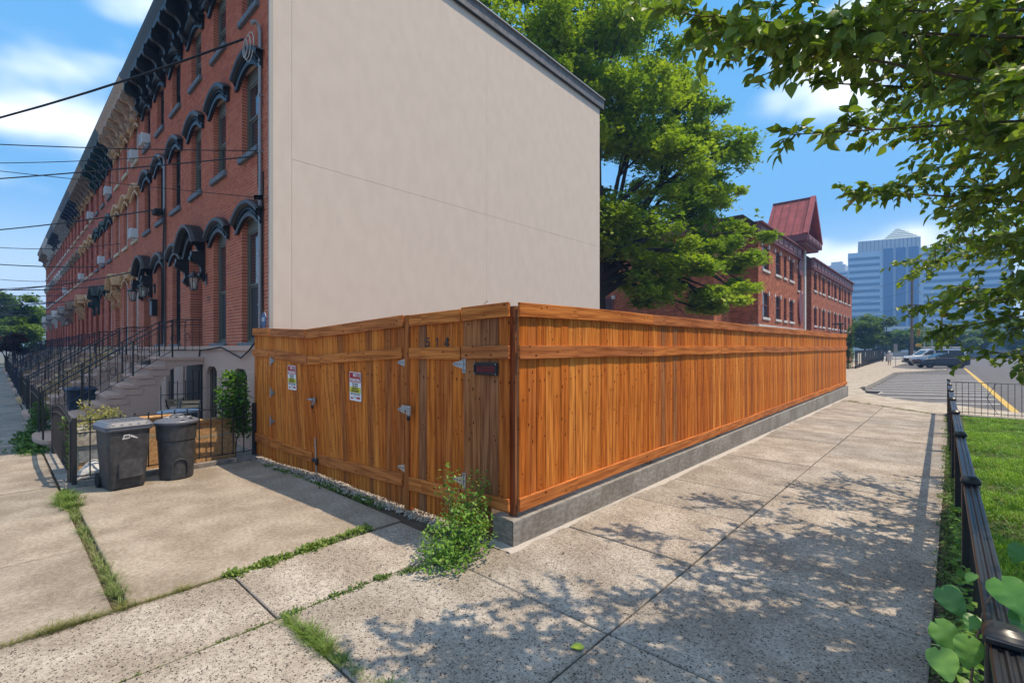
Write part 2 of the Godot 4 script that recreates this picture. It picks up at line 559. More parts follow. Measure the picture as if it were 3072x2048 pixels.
	mat("headlight", L(0.65, 0.67, 0.7), 0.1)
	mat("tail_red", L(0.3, 0.01, 0.01), 0.2)
	mat("signal_yellow", L(0.55, 0.26, 0.02), 0.5)
	mat("cloth_tan", L(0.58, 0.50, 0.45), 0.9)
	mat("cloth_white", L(0.7, 0.68, 0.66), 0.9)
	mat("skin", L(0.33, 0.18, 0.12), 0.6)
	mat("steel_grey", L(0.30, 0.30, 0.31), 0.5, null, Vector3.ONE, {"metallic": 0.4})
	mat("banner", L(0.6, 0.5, 0.35), 0.7)
	mat("far_wall", L(0.30, 0.33, 0.35), 0.8, soft, Vector3(0.3, 0.3, 0.3))


# ---------------------------------------------------------------- sky, sun, camera

func sky_image() -> Image:
	var w := 1024
	var h := 512
	var f := FastNoiseLite.new()
	f.seed = 8
	f.frequency = 1.0
	f.fractal_octaves = 5
	var lobes := [[1.0, 18.3, 9.0, 2.3, 0.95], [-6.0, 13.5, 14.0, 1.8, 0.4], [80.0, 23.5, 7.0, 3.6, 0.62], [87.0, 29.0, 7.0, 4.0, 0.6], [80.6, 8.0, 6.0, 2.6, 0.6], [89.0, 10.5, 4.0, 2.0, 0.6], [8.0, 9.0, 9.0, 1.5, 0.4], [18.0, 27.0, 6.0, 1.2, 0.25], [200.0, 22.0, 14.0, 5.0, 0.8], [250.0, 16.0, 16.0, 4.0, 0.7], [150.0, 30.0, 12.0, 5.0, 0.7], [300.0, 28.0, 13.0, 5.0, 0.7]]
	var o := PackedFloat32Array()
	o.resize(w * h * 4)
	for y in h:
		var el := (0.5 - (y + 0.5) / h) * PI
		var e := rad_to_deg(el)
		var t := clampf(e / 50.0, 0.0, 1.0)
		var base := Vector3(0.46, 0.53, 0.58).lerp(Vector3(0.085, 0.215, 0.385), smoothstep(0.0, 0.30, t)).lerp(Vector3(0.05, 0.18, 0.36), smoothstep(0.25, 0.8, t))
		if e < 0.0:
			base = Vector3(0.46, 0.53, 0.58).lerp(Vector3(0.25, 0.24, 0.22), clampf(-e / 4.0, 0.0, 1.0))
		for x in w:
			var az := (x + 0.5) / w * 360.0   # from -z towards +x
			var d := base
			if e > 1.0:
				var a := deg_to_rad(az)
				var p := Vector3(sin(a) * cos(el), sin(el) * 2.2, -cos(a) * cos(el))
				var nz := f.get_noise_3dv(p * 3.2)
				var s := 0.0
				for q in lobes:
					var da := fposmod(az - q[0] + 180.0, 360.0) - 180.0
					if absf(da) < q[2] * 2.5:
						var k: float = pow(da / q[2], 2) + pow((e - q[1]) / q[3], 2)
						s += q[4] * exp(-k)
				var wide := smoothstep(-0.12, 0.30, f.get_noise_3dv(p * 1.5 + Vector3(4.0, 1.0, 2.0)) + nz * 0.35)  # cloud cover above the view, added to brighten and whiten the fill
				var dens := smoothstep(0.18, 0.9, s + nz * 0.75) * 0.85 + wide * smoothstep(33.0, 50.0, e) * 0.8 + smoothstep(0.15, 0.8, nz) * 0.2
				dens = clampf(dens, 0.0, 0.92)
				d = d.lerp(Vector3(0.70, 0.70, 0.70), dens)
			var at := (y * w + x) * 4
			o[at] = d.x
			o[at + 1] = d.y
			o[at + 2] = d.z
			o[at + 3] = 1.0
	return Image.create_from_data(w, h, false, Image.FORMAT_RGBAF, o.to_byte_array())


func make_view() -> void:
	var cam := Camera3D.new()
	cam.name = "camera"
	cam.projection = Camera3D.PROJECTION_FRUSTUM
	cam.near = 0.05
	cam.far = 3000.0
	cam.size = 0.05 * 1568.0 / 1100.0
	cam.frustum_offset = Vector2(0.0, 0.05 * 16.0 / 1100.0)
	cam.position = Vector3(0, 2.05, 0)
	cam.rotation_degrees = Vector3(0, -47.25, 0)
	add_child(cam)
	cam.current = true
	var e := Environment.new()
	e.background_mode = Environment.BG_SKY
	var sky := Sky.new()
	var pm := PanoramaSkyMaterial.new()
	pm.panorama = ImageTexture.create_from_image(sky_image())
	sky.sky_material = pm
	e.sky = sky
	e.tonemap_mode = Environment.TONE_MAPPER_LINEAR
	e.tonemap_exposure = 2.7
	e.fog_enabled = true
	e.fog_density = 0.0010
	e.fog_light_color = Color(0.55, 0.75, 0.98)
	e.sdfgi_enabled = true
	e.ssao_enabled = true
	e.ssil_enabled = true
	var we := WorldEnvironment.new()
	we.name = "world"
	we.environment = e
	add_child(we)
	var sun := DirectionalLight3D.new()
	sun.name = "sun"
	sun.light_energy = 0.68
	sun.light_color = Color(1.0, 0.925, 0.82)
	sun.light_angular_distance = 0.5
	sun.shadow_enabled = true
	add_child(sun)
	sun.look_at_from_position(SUN * 50.0, Vector3.ZERO)


# ---------------------------------------------------------------- ground

func slab(root: Node3D, a0: float, a1: float, b0: float, b1: float, m: String, top := 0.0) -> void:
	var g := MB.new()
	var gap := 0.009
	g.cut(Vector3.ZERO, Vector3(a1 - a0 - gap * 2, 0.12, b1 - b0 - gap * 2), 0.008)
	var o := obj("slab", g, M[m], root)
	o.position = W((a0 + a1) / 2, top - 0.06 + rng.randf_range(-0.004, 0.004), (b0 + b1) / 2)
	o.rotation = Vector3(rng.randf_range(-0.0012, 0.0012), 0, rng.randf_range(-0.0012, 0.0012))


func poly_slab(root: Node3D, called: String, p: PackedVector2Array, y: float, thick: float, m: Material) -> MeshInstance3D:
	var g := MB.new()
	g.prism(p, Vector3(0, y, 0), Vector3(1, 0, 0), Vector3(0, 0, -1), Vector3(0, -thick, 0))
	if root == null:
		return struct(called, g, m)
	return obj(called, g, m, root)


func make_ground() -> void:
	rng.seed = 101
	var g := MB.new()
	g.quad(Vector3(-1500, -0.16, 1500), Vector3(1500, -0.16, 1500), Vector3(1500, -0.16, -1500), Vector3(-1500, -0.16, -1500))
	struct("ground", g, M.far_ground)
	g = MB.new()
	g.sheet(PackedVector2Array([Vector2(-4.3, 0.02), Vector2(24.6, 0.02), Vector2(24.6, 30), Vector2(3.6, 72), Vector2(-4.3, 72)]), -0.035)
	struct("soil_bed", g, M.soil)
	# pavement slabs
	var walk := Node3D.new()
	walk.name = "sidewalk"
	walk.set_meta("kind", "structure")
	add_child(walk)
	var cuts := [-2.4, -0.9, 0.5, 1.5, 3.0, 4.5, 6.0, 7.27, 8.45, 9.63, 11.0, 12.3, 13.6, 15.0, 16.4, 17.8, 19.2]
	for i in cuts.size() - 1:
		var a0: float = cuts[i]
		var a1: float = cuts[i + 1]
		slab(walk, a0, a1, 0.11, 1.83, "walk_%d" % (rng.randi() % 4))
		var far := 3.77 if a1 <= 3.0 else 3.42
		slab(walk, a0, a1, 1.83, far, "walk_%d" % (rng.randi() % 4))
	# the strip across the mouth of the driveway
	slab(walk, -2.4, -0.4, 3.77, 4.8, "walk_1")
	slab(walk, -0.4, 1.46, 3.77, 4.8, "walk_3")
	slab(walk, 1.46, 3.26, 3.77, 4.8, "walk_1")
	slab(walk, 3.0, 3.62, 3.42, 3.77, "walk_2", -0.012)
	# driveway
	slab(walk, 0.72, 3.30, 4.84, 8.28, "drive_1")
	slab(walk, 0.72, 3.30, 8.28, 9.5, "drive_0")
	# avenue pavement
	var bs := [4.8, 6.55, 8.2, 9.8, 11.4, 13.0, 14.6]
	for i in bs.size() - 1:
		slab(walk, -1.1, 0.64, bs[i], bs[i + 1], "drive_%d" % (i % 3))
		slab(walk, -2.6, -1.1, bs[i], bs[i + 1], "walk_%d" % (i % 4))
	for i in 36:
		slab(walk, -1.1, 0.64, 14.6 + i * 1.6, 16.2 + i * 1.6, "walk_%d" % (rng.randi() % 4))
	for i in 36:
		slab(walk, -4.2, -2.6, i * 1.6 - 1.0, i * 1.6 + 0.6, "walk_%d" % (rng.randi() % 4))
	g = MB.new()
	g.sheet(PackedVector2Array([Vector2(-15, -60), Vector2(-4.4, -60), Vector2(-4.4, 140), Vector2(-15, 140)]), -0.13)
	struct("avenue", g, M.asphalt)
	# last oblique slabs before the apron
	poly_slab(walk, "slab", PackedVector2Array([Vector2(19.21, 0.11), Vector2(19.72, 0.31), Vector2(21.3, 1.82), Vector2(19.21, 1.82)]), 0.0, 0.12, M.walk_1)
	poly_slab(walk, "slab", PackedVector2Array([Vector2(19.21, 1.84), Vector2(21.32, 1.84), Vector2(22.95, 3.42), Vector2(19.21, 3.42)]), 0.002, 0.12, M.walk_3)
	poly_slab(null, "apron", PackedVector2Array([Vector2(19.78, 0.29), Vector2(23.06, 3.45), Vector2(24.5, 3.45), Vector2(24.5, 9.0), Vector2(30.0, 9.0), Vector2(30.0, 3.5), Vector2(29.0, 3.3), Vector2(27.06, 2.95), Vector2(26.0, 2.35), Vector2(25.0, 1.75), Vector2(24.3, 1.1), Vector2(23.9, 0.3), Vector2(22.9, -0.7), Vector2(22.3, -1.5), Vector2(22.0, -14), Vector2(20.2, -14), Vector2(20.2, 0.2)]), 0.004, 0.14, M.new_concrete)
	poly_slab(null, "far_sidewalk", PackedVector2Array([Vector2(30.02, 3.62), Vector2(30.02, 8.98), Vector2(30.1, 14), Vector2(150, 14), Vector2(150, 5.2), Vector2(66, 5.0), Vector2(62.5, 3.6), Vector2(61.0, 0.9), Vector2(59.2, 0.75), Vector2(54.2, 2.45), Vector2(49.3, 3.85)]), 0.0, 0.14, M.new_concrete)
	# kerb along the striped bay, and its red painted tip
	var kerb := [Vector2(29.9, 3.38), Vector2(36.0, 3.45), Vector2(49.3, 3.68), Vector2(54.1, 2.28), Vector2(59.2, 0.58), Vector2(61.15, 0.72)]
	g = MB.new()
	for i in kerb.size() - 1:
		var p: Vector2 = kerb[i]
		var q: Vector2 = kerb[i + 1]
		g.bar(W(p.x, -0.02, p.y), W(q.x, -0.02, q.y), 0.16, 0.26)
	struct("kerb", g, M.new_concrete)
	# parking lot
	g = MB.new()
	g.sheet(PackedVector2Array([Vector2(21.9, -90), Vector2(21.9, 4.2), Vector2(64, 4.2), Vector2(64, 5.1), Vector2(150, 5.1), Vector2(150, -90)]), -0.09)
	var lot := struct("parking_lot", g, M.asphalt)
	rng.seed = 7
	for i in 15:
		var a := 24.6 + i * 1.85
		var top := 3.25
		if a < 27.2:
			top = lerpf(1.5, 2.9, (a - 24.6) / 2.6)
		if a > 49.3:
			top = lerpf(3.4, 1.9, (a - 49.3) / 5.0)
		g = MB.new()
		g.sheet(PackedVector2Array([Vector2(a, top), Vector2(a + 0.19, top), Vector2(a + 0.19 + (top + 1.3) * 0.52, -1.28), Vector2(a + (top + 1.3) * 0.52, -1.28)]), -0.085)
		obj("stripe", g, M.white_line, lot)
	g = MB.new()
	g.sheet(PackedVector2Array([Vector2(22.2, -1.62), Vector2(22.2, -1.42), Vector2(45, -1.12), Vector2(71, -0.72), Vector2(71, -0.92), Vector2(45, -1.32)]), -0.084)
	obj("yellow_line", g, M.yellow_line, lot)
	for i in 4:
		g = MB.new()
		g.sheet(PackedVector2Array([Vector2(38 + i * 11.0, -5.0), Vector2(38.15 + i * 11.0, -5.0), Vector2(41.15 + i * 11.0, -10.0), Vector2(41 + i * 11.0, -10.0)]), -0.085)
		obj("stripe", g, M.white_line, lot)
	for i in 12:
		g = MB.new()
		g.sheet(PackedVector2Array([Vector2(66 + i * 2.8, 4.9), Vector2(66.12 + i * 2.8, 4.9), Vector2(68.1 + i * 2.8, 0.2), Vector2(68.0 + i * 2.8, 0.2)]), -0.085)
		obj("stripe", g, M.white_line, lot)
	# storm drain at the kerb tip
	var dr := thing("storm_drain", "cast iron storm drain grate at the kerb tip of the striped bay", "drain", W(28.9, -0.083, 2.95))
	g = MB.new()
	g.box(Vector3(0, -0.006, 0), Vector3(1.5, 0.012, 0.75))
	obj("frame", g, M.grey_trim, dr)
	for i in 9:
		g = MB.new()
		g.box(Vector3(-0.6 + i * 0.15, 0.004, 0), Vector3(0.075, 0.008, 0.6))
		obj("slot", g, M.room_dark, dr)
	# areaways in front of the houses
	g = MB.new()
	g.sheet(PackedVector2Array([Vector2(0.66, 9.55), Vector2(XF, 9.55), Vector2(XF, 70), Vector2(0.66, 70)]), 0.0)
	struct("areaway_floor", g, M.grey_stone)
	# lawn
	g = MB.new()
	g.sheet(PackedVector2Array([Vector2(-4, -14), Vector2(20.1, -14), Vector2(20.1, 0.06), Vector2(-4, 0.06)]), -0.03)
	struct("lawn", g, M.lawn_soil)


func blade_tuft(blades: int, wide: float, tall: float, lean: float, sd: int) -> ArrayMesh:
	rng.seed = sd
	var g := MB.new()
	for i in blades:
		var a := rng.randf() * TAU
		var d := Vector3(cos(a), 0, sin(a))
		var s := Vector3(-sin(a), 0, cos(a)) * wide * rng.randf_range(0.7, 1.2)
		var o := Vector3(rng.randf_range(-1, 1), 0, rng.randf_range(-1, 1)) * tall * 0.25
		var h := tall * rng.randf_range(0.55, 1.1)
		var m := o + Vector3(0, h * 0.6, 0) + d * h * lean * 0.4
		var t := o + Vector3(0, h * rng.randf_range(0.75, 1.0), 0) + d * h * lean
		g.tri(o - s, o + s, m + s * 0.7)
		g.tri(o - s, m + s * 0.7, m - s * 0.7)
		g.tri(m - s * 0.7, m + s * 0.7, t)
	return g.done()


func leaf_mesh(wide: float, fold: float, droop: float, parts := 4) -> ArrayMesh:
	# a pointed leaf, one long along +y, creased along the middle
	var g := MB.new()
	var w := [0.0, 0.36, 0.5, 0.42, 0.22, 0.0]
	var at := [0.0, 0.16, 0.36, 0.58, 0.8, 1.0]
	if parts == 2:
		w = [0.0, 0.5, 0.0]
		at = [0.0, 0.42, 1.0]
	for i in w.size() - 1:
		var y0: float = at[i]
		var y1: float = at[i + 1]
		var c0 := Vector3(0, y0, -droop * y0 * y0)
		var c1 := Vector3(0, y1, -droop * y1 * y1)
		for s in [-1.0, 1.0]:
			var e0 := c0 + Vector3(s * w[i] * wide, 0, fold * w[i] * wide)
			var e1 := c1 + Vector3(s * w[i + 1] * wide, 0, fold * w[i + 1] * wide)
			if s > 0:
				if w[i] > 0: g.tri(c0, e0, e1 if w[i + 1] > 0 else c1)
				if w[i + 1] > 0: g.tri(c0, e1, c1)
			else:
				if w[i] > 0: g.tri(c0, e1 if w[i + 1] > 0 else c1, e0)
				if w[i + 1] > 0: g.tri(c0, c1, e1)
	return g.done()


func heart_leaf() -> ArrayMesh:
	# broad smooth leaf, one long along +y, for leaves seen from close by
	var rows := 10
	var cols := 8
	var at := func(u: float, v: float) -> Vector3:
		var w := 0.46 * pow(sin(PI * pow(v, 0.62)), 0.75) if v < 1.0 else 0.0
		var y := v - 0.10 * absf(u) * (1.0 - v) * (1.0 - v) * 2.0
		return Vector3(u * w, y, -0.30 * v * v + 0.16 * absf(u) * w + 0.025 * sin(v * 19.0) * absf(u) - 0.12 * u * u * w)
	var g := MB.new()
	var nrm := func(u: float, v: float) -> Vector3:
		var e := 0.02
		var dx: Vector3 = at.call(minf(u + e, 1.0), v) - at.call(maxf(u - e, -1.0), v)
		var dy: Vector3 = at.call(u, minf(v + e, 1.0)) - at.call(u, maxf(v - e, 0.0))
		var m := dx.cross(dy)
		return m.normalized() if m.length() > 1e-7 else Vector3(0, 0, 1)
	for i in rows:
		for j in cols:
			var v0 := clampf(i / float(rows), 0.004, 0.996)
			var v1 := clampf((i + 1) / float(rows), 0.004, 0.996)
			var u0 := -1.0 + 2.0 * j / cols
			var u1 := -1.0 + 2.0 * (j + 1) / cols
			g.trin(at.call(u0, v0), at.call(u1, v0), at.call(u1, v1), nrm.call(u0, v0), nrm.call(u1, v0), nrm.call(u1, v1))
			g.trin(at.call(u0, v0), at.call(u1, v1), at.call(u0, v1), nrm.call(u0, v0), nrm.call(u1, v1), nrm.call(u0, v1))
	return g.done()


func spray_mesh(count: int, spread: float, leaf: float, sd: int, lobed := true) -> ArrayMesh:
	# a handful of leaves round a point
	rng.seed = sd
	var g := MB.new()
	for i in count:
		var o := Vector3(rng.randf_range(-1, 1), rng.randf_range(-0.7, 0.7), rng.randf_range(-1, 1)) * spread
		var q := Basis.from_euler(Vector3(rng.randf_range(-0.9, 0.5), rng.randf() * TAU, rng.randf_range(-0.5, 0.5)))
		var s := leaf * rng.randf_range(0.7, 1.2)
		var u := q.z * s
		var r := q.x * s
		if lobed:
			g.tri(o, o + u * 0.95 + r * 0.16, o + u * 0.95 - r * 0.16)
			g.tri(o, o + r * 0.62 + u * 0.42, o + u * 0.5)
			g.tri(o, o + u * 0.5, o - r * 0.62 + u * 0.42)
			g.tri(o + u * 0.42 + r * 0.2, o + u * 1.05, o + u * 0.42 - r * 0.2)
		else:
			g.tri(o, o + u * 0.5 + r * 0.3, o + u)
			g.tri(o, o + u, o + u * 0.5 - r * 0.3)
	return g.done()


func make_lawn() -> void:
	rng.seed = 31
	var where := []
	var cols := []
	var patch := FastNoiseLite.new()
	patch.seed = 12
	patch.frequency = 0.7
	patch.fractal_octaves = 4
	for i in 60000:
		var a := rng.randf_range(1.2, 19.9)
		var b := -0.22 - pow(rng.randf(), 1.25) * (3.0 if a < 6.0 else 6.0)
		var n := patch.get_noise_2d(a, b)
		if n < -0.2 and rng.randf() < 0.75:
			continue
		var s := rng.randf_range(0.6, 1.3) * (1.0 + n * 0.6)
		where.append(Transform3D(Basis(Vector3.UP, rng.randf() * TAU).scaled(Vector3(s, s * rng.randf_range(0.6, 1.2), s)), W(a, -0.03, b)))
		var k := clampf(0.5 + n * 0.9 + rng.randfn() * 0.25, 0.0, 1.0)
		cols.append(Color(0.11, 0.22, 0.02).lerp(Color(0.26, 0.44, 0.03), k) if rng.randf() > 0.06 - n * 0.08 else Color(0.34, 0.30, 0.13))
	var o := scatter("grass", blade_tuft(7, 0.0032, 0.085, 0.55, 1), M.grass, where, cols)
	tag(o, "mown green grass of the lawn behind the black railing", "grass", "", "stuff")
	# clover and broad weeds in the lawn
	where = []
	cols = []
	for i in 5200:
		var a := rng.randf_range(1.5, 19.5)
		var b := -0.25 - rng.randf() * 4.0
		where.append(Transform3D(Basis.from_euler(Vector3(rng.randf_range(-0.3, 0.3), rng.randf() * TAU, 0)).scaled(Vector3.ONE * rng.randf_range(0.6, 1.2)), W(a, rng.randf_range(0.0, 0.03), b)))
		cols.append(Color(0.07, 0.17, 0.02).lerp(Color(0.15, 0.28, 0.04), rng.randf()))
	o = scatter("clover", spray_mesh(7, 0.03, 0.03, 3, false), M.grass, where, cols)
	tag(o, "low clover and broad weeds spread through the lawn", "clover", "", "stuff")


func weed_line(called: String, label: String, pts: Array, tuft: Mesh, per_m: float, wide: float, lo: Color, hi: Color, smin: float, smax: float) -> void:
	var where := []
	var cols := []
	var rag := FastNoiseLite.new()
	rag.seed = 5
	rag.frequency = 1.0
	for i in pts.size() - 1:
		var p: Vector2 = pts[i]
		var q: Vector2 = pts[i + 1]
		var side := (q - p).orthogonal().normalized()
		for k in int(p.distance_to(q) * per_m):
			var t := rng.randf()
			var c := p.lerp(q, t)
			var thick := clampf(0.9 + rag.get_noise_2d(c.x * 3.0, c.y * 3.0) * 1.3, 0.12, 1.5)
			if rng.randf() > thick:
				continue
			c += side * rng.randfn(0.0, wide * (0.45 + thick * 0.5))
			var s := rng.randf_range(smin, smax) * (0.55 + 0.5 * thick)
			where.append(Transform3D(Basis(Vector3.UP, rng.randf() * TAU).scaled(Vector3(s, s, s)), W(c.x, -0.02, c.y)))
			cols.append(lo.lerp(hi, rng.randf()))
	var o := scatter(called, tuft, M.grass, where, cols)
	tag(o, label, "weeds", "", "stuff")


func make_weeds() -> void:
	rng.seed = 55
	var grass := blade_tuft(8, 0.0028, 0.095, 1.2, 2)
	var leafy := spray_mesh(12, 0.045, 0.035, 6, false)
	rng.seed = 56
	var g0 := Color(0.08, 0.15, 0.02)
	var g1 := Color(0.19, 0.27, 0.05)
	weed_line("joint_grass", "grass strip in the pavement joint before the grey bins", [Vector2(0.66, 9.2), Vector2(0.67, 8.3)], grass, 330, 0.05, g0, g1, 0.55, 1.25)
	weed_line("joint_grass", "long grass in the joint running from the bins to the driveway mouth", [Vector2(0.67, 8.3), Vector2(0.68, 6.6), Vector2(0.70, 4.9)], grass, 85, 0.022, g0, Color(0.27, 0.29, 0.11), 0.3, 1.0)
	weed_line("joint_grass", "grass in the joint across the driveway mouth, nearer the house row", [Vector2(-0.3, 4.8), Vector2(1.4, 4.8)], grass, 240, 0.02, Color(0.12, 0.14, 0.03), Color(0.24, 0.22, 0.07), 0.35, 0.75)
	weed_line("joint_weeds", "leafy weeds in the joint leading up to the gate", [Vector2(1.4, 4.8), Vector2(2.0, 4.83), Vector2(2.9, 4.93)], leafy, 420, 0.035, Color(0.09, 0.16, 0.025), Color(0.20, 0.26, 0.05), 0.5, 1.05)
	weed_line("joint_weeds", "low weeds in the joint between bush and grass crossing", [Vector2(1.5, 3.77), Vector2(2.3, 3.77), Vector2(3.0, 3.6)], leafy, 330, 0.025, Color(0.05, 0.11, 0.02), Color(0.13, 0.2, 0.04), 0.4, 0.8)
	weed_line("joint_weeds", "sparse weeds in the joint at the lower left of the pavement", [Vector2(0.2, 3.77), Vector2(1.5, 3.77)], leafy, 240, 0.012, Color(0.08, 0.12, 0.02), Color(0.14, 0.19, 0.05), 0.3, 0.5)
	weed_line("joint_grass", "thick grass in the joint at the bottom of the picture", [Vector2(1.5, 3.7), Vector2(1.54, 3.0), Vector2(1.6, 2.3)], grass, 330, 0.028, g0, g1, 0.4, 0.95)
	weed_line("joint_grass", "thin grass in the oblique joint before the apron", [Vector2(19.8, 0.4), Vector2(22.8, 3.2)], grass, 70, 0.03, Color(0.15, 0.17, 0.05), Color(0.25, 0.25, 0.1), 0.4, 0.9)
	weed_line("joint_moss", "moss specks in the cracks of the side pavement", [Vector2(4.5, 3.2), Vector2(4.5, 0.3)], grass, 30, 0.006, Color(0.05, 0.06, 0.02), Color(0.12, 0.12, 0.05), 0.1, 0.25)
	weed_line("joint_moss", "moss specks in the third crack of the side pavement", [Vector2(7.27, 3.2), Vector2(7.27, 0.3)], grass, 60, 0.006, Color(0.05, 0.06, 0.02), Color(0.14, 0.14, 0.05), 0.1, 0.35)
	weed_line("gate_weeds", "leafy weeds along the gravel under the gate", [Vector2(3.22, 9.0), Vector2(3.28, 8.0), Vector2(3.36, 6.6), Vector2(3.4, 6.0), Vector2(3.42, 5.4)], leafy, 120, 0.035, Color(0.06, 0.12, 0.02), Color(0.16, 0.24, 0.05), 0.4, 0.95)
	weed_line("verge_weeds", "weeds in the dirt strip under the black railing", [Vector2(2.6, -0.0), Vector2(8, 0.04), Vector2(19.5, 0.12)], leafy, 90, 0.05, Color(0.08, 0.15, 0.03), Color(0.17, 0.26, 0.06), 0.4, 1.0)
	weed_line("stoop_weeds", "leafy weeds at the foot of the first stoop railing", [Vector2(0.55, 13.0), Vector2(0.5, 14.5), Vector2(0.55, 16.5)], leafy, 260, 0.10, Color(0.05, 0.12, 0.02), Color(0.14, 0.24, 0.04), 0.8, 2.0)
	# gravel under the gates
	rng.seed = 57
	var peb := MB.new()
	peb.lathe(Vector3.ZERO, [Vector2(0, -0.6), Vector2(0.8, -0.35), Vector2(1, 0.05), Vector2(0.65, 0.45), Vector2(0, 0.6)], 6)
	var where := []
	var cols := []
	for i in 2600:
		var b := rng.randf_range(3.75, 9.5)
		var a := 3.60 - 0.043 * (b - 3.35) + rng.randf_range(-0.11, 0.2)
		if a > 3.5 and b < 4.0:
			continue
		var s := rng.randf_range(0.006, 0.018)
		where.append(Transform3D(Basis.from_euler(Vector3(rng.randf() * TAU, rng.randf() * TAU, 0)).scaled(Vector3.ONE * s), W(a, rng.randf_range(-0.02, 0.012), b)))
		cols.append(Color(0.40, 0.35, 0.29).lerp(Color(0.62, 0.56, 0.48), rng.randf()))
	var o := scatter("gravel", peb.done(), M.pebble, where, cols)
	tag(o, "pale gravel strip along the foot of the wooden gates", "gravel", "", "stuff")
	# litter of dry leaves in the dirt strip beside the pavement
	where = []
	cols = []
	for i in 1700:
		var a := rng.randf_range(1.2, 19.5)
		var b := rng.randf_range(-0.2, 0.14) + a * 0.006
		where.append(Transform3D(Basis.from_euler(Vector3(rng.randf_range(-1.9, -1.2), rng.randf() * TAU, 0)).scaled(Vector3.ONE * rng.randf_range(0.015, 0.05)), W(a, rng.randf_range(-0.03, 0.0), b)))
		cols.append(Color(0.12, 0.09, 0.05).lerp(Color(0.38, 0.3, 0.18), rng.randf()))
	o = scatter("leaf_litter", leaf_mesh(0.5, 0.3, 0.2, 2), M.grass, where, cols)
	tag(o, "dry leaf litter and twigs in the dirt beside the railing", "litter", "", "stuff")
	# bits of leaf, twig and old gum on the pavement
	where = []
	cols = []
	for i in 900:
		var a := rng.randf_range(0.2, 19.0)
		var b := rng.randf_range(0.15, 3.25) if a > 1.6 else rng.randf_range(0.2, 9.0)
		var s := rng.randf_range(0.008, 0.028) if rng.randf() > 0.04 else rng.randf_range(0.03, 0.06)
		where.append(Transform3D(Basis.from_euler(Vector3(rng.randf_range(-1.75, -1.4), rng.randf() * TAU, 0)).scaled(Vector3.ONE * s), W(a, rng.randf_range(0.006, 0.012), b)))
		cols.append(Color(0.06, 0.05, 0.04).lerp(Color(0.26, 0.22, 0.14), rng.randf()))
	o = scatter("pavement_debris", leaf_mesh(0.55, 0.2, 0.1, 2), M.grass, where, cols)
	tag(o, "small dry leaf bits and debris strewn over the pavement", "debris", "", "stuff")
	# bush at the fence corner
	bush("corner_bush", "bright green weed bush growing at the fence corner", W(3.1, 0.0, 3.62), [[Vector3(0, 0.18, 0.02), 0.38, 0.26, 1100], [Vector3(0.2, 0.32, -0.05), 0.26, 0.26, 520], [Vector3(-0.25, 0.1, 0.12), 0.3, 0.14, 380], [Vector3(0.36, 0.52, -0.06), 0.16, 0.3, 190], [Vector3(0.1, 0.58, -0.2), 0.16, 0.3, 150]], Color(0.09, 0.20, 0.03), Color(0.24, 0.40, 0.07), 0.038, 58, "shrub")


func bush(called: String, label: String, at: Vector3, lobes: Array, lo: Color, hi: Color, leaf: float, sd: int, cat: String) -> Node3D:
	var t := thing(called, label, cat, at)
	rng.seed = sd
	var g := MB.new()
	for l in lobes:
		for k in 4:
			var e: Vector3 = l[0] + Vector3(rng.randf_range(-1, 1) * l[1], rng.randf_range(-0.2, 0.9) * l[2], rng.randf_range(-1, 1) * l[1]) * 0.7
			g.tube(PackedVector3Array([Vector3(rng.randf_range(-0.05, 0.05), 0, rng.randf_range(-0.05, 0.05)), Vector3(l[0].x * 0.5, maxf(l[0].y, 0.05) * 0.6, l[0].z * 0.5), e]), leaf * 0.16, leaf * 0.05, 5)
	obj("stem", g, M.twig, t)
	var where := []
	var cols := []
	for l in lobes:
		for k in l[3]:
			var d := Vector3(rng.randfn(), rng.randfn(), rng.randfn()).normalized() * pow(rng.randf(), 0.45)
			var p: Vector3 = l[0] + Vector3(d.x * l[1], d.y * l[2], d.z * l[1])
			p.y = maxf(p.y, 0.01)
			where.append(Transform3D(Basis.from_euler(Vector3(rng.randf_range(-1.5, -0.3), rng.randf() * TAU, rng.randf_range(-0.4, 0.4))).scaled(Vector3.ONE * leaf * rng.randf_range(0.7, 1.35)), p))
			cols.append(lo.lerp(hi, rng.randf()))
	var f := scatter("foliage", leaf_mesh(0.62, 0.25, 0.2, 4), M.leaf, where, cols, t)
	f.set_meta("kind", "stuff")
	return t


# ---------------------------------------------------------------- wooden fence and gates

func at_b(table: Array, b: float) -> float:
	for i in table.size() - 1:
		if b <= table[i + 1][0]:
			return lerpf(table[i][1], table[i + 1][1], clampf((b - table[i][0]) / (table[i + 1][0] - table[i][0]), 0.0, 1.0))
	return table[-1][1]


const F_TOP := [[3.35, 2.53], [5.05, 2.48], [7.53, 2.35], [9.02, 2.41], [9.75, 2.43]]
const F_MID := [[3.35, 2.01], [5.05, 2.0], [7.53, 1.86], [9.02, 1.965], [9.75, 1.97]]
const F_LOW := [[3.35, 0.43], [5.05, 0.38], [7.53, 0.285], [9.02, 0.37], [9.75, 0.40]]


func fence_x(b: float, y: float) -> float:
	# front line of the fence; both gate leaves twist where they meet
	var l := 0.0
	if b > 5.12 and b < 9.03:
		l = (b - 5.12) / 2.41 if b < 7.53 else (9.03 - b) / 1.5
	return 3.62 - 0.043 * (b - 3.35) + lerpf(0.10, -0.09, y / 2.4) * l


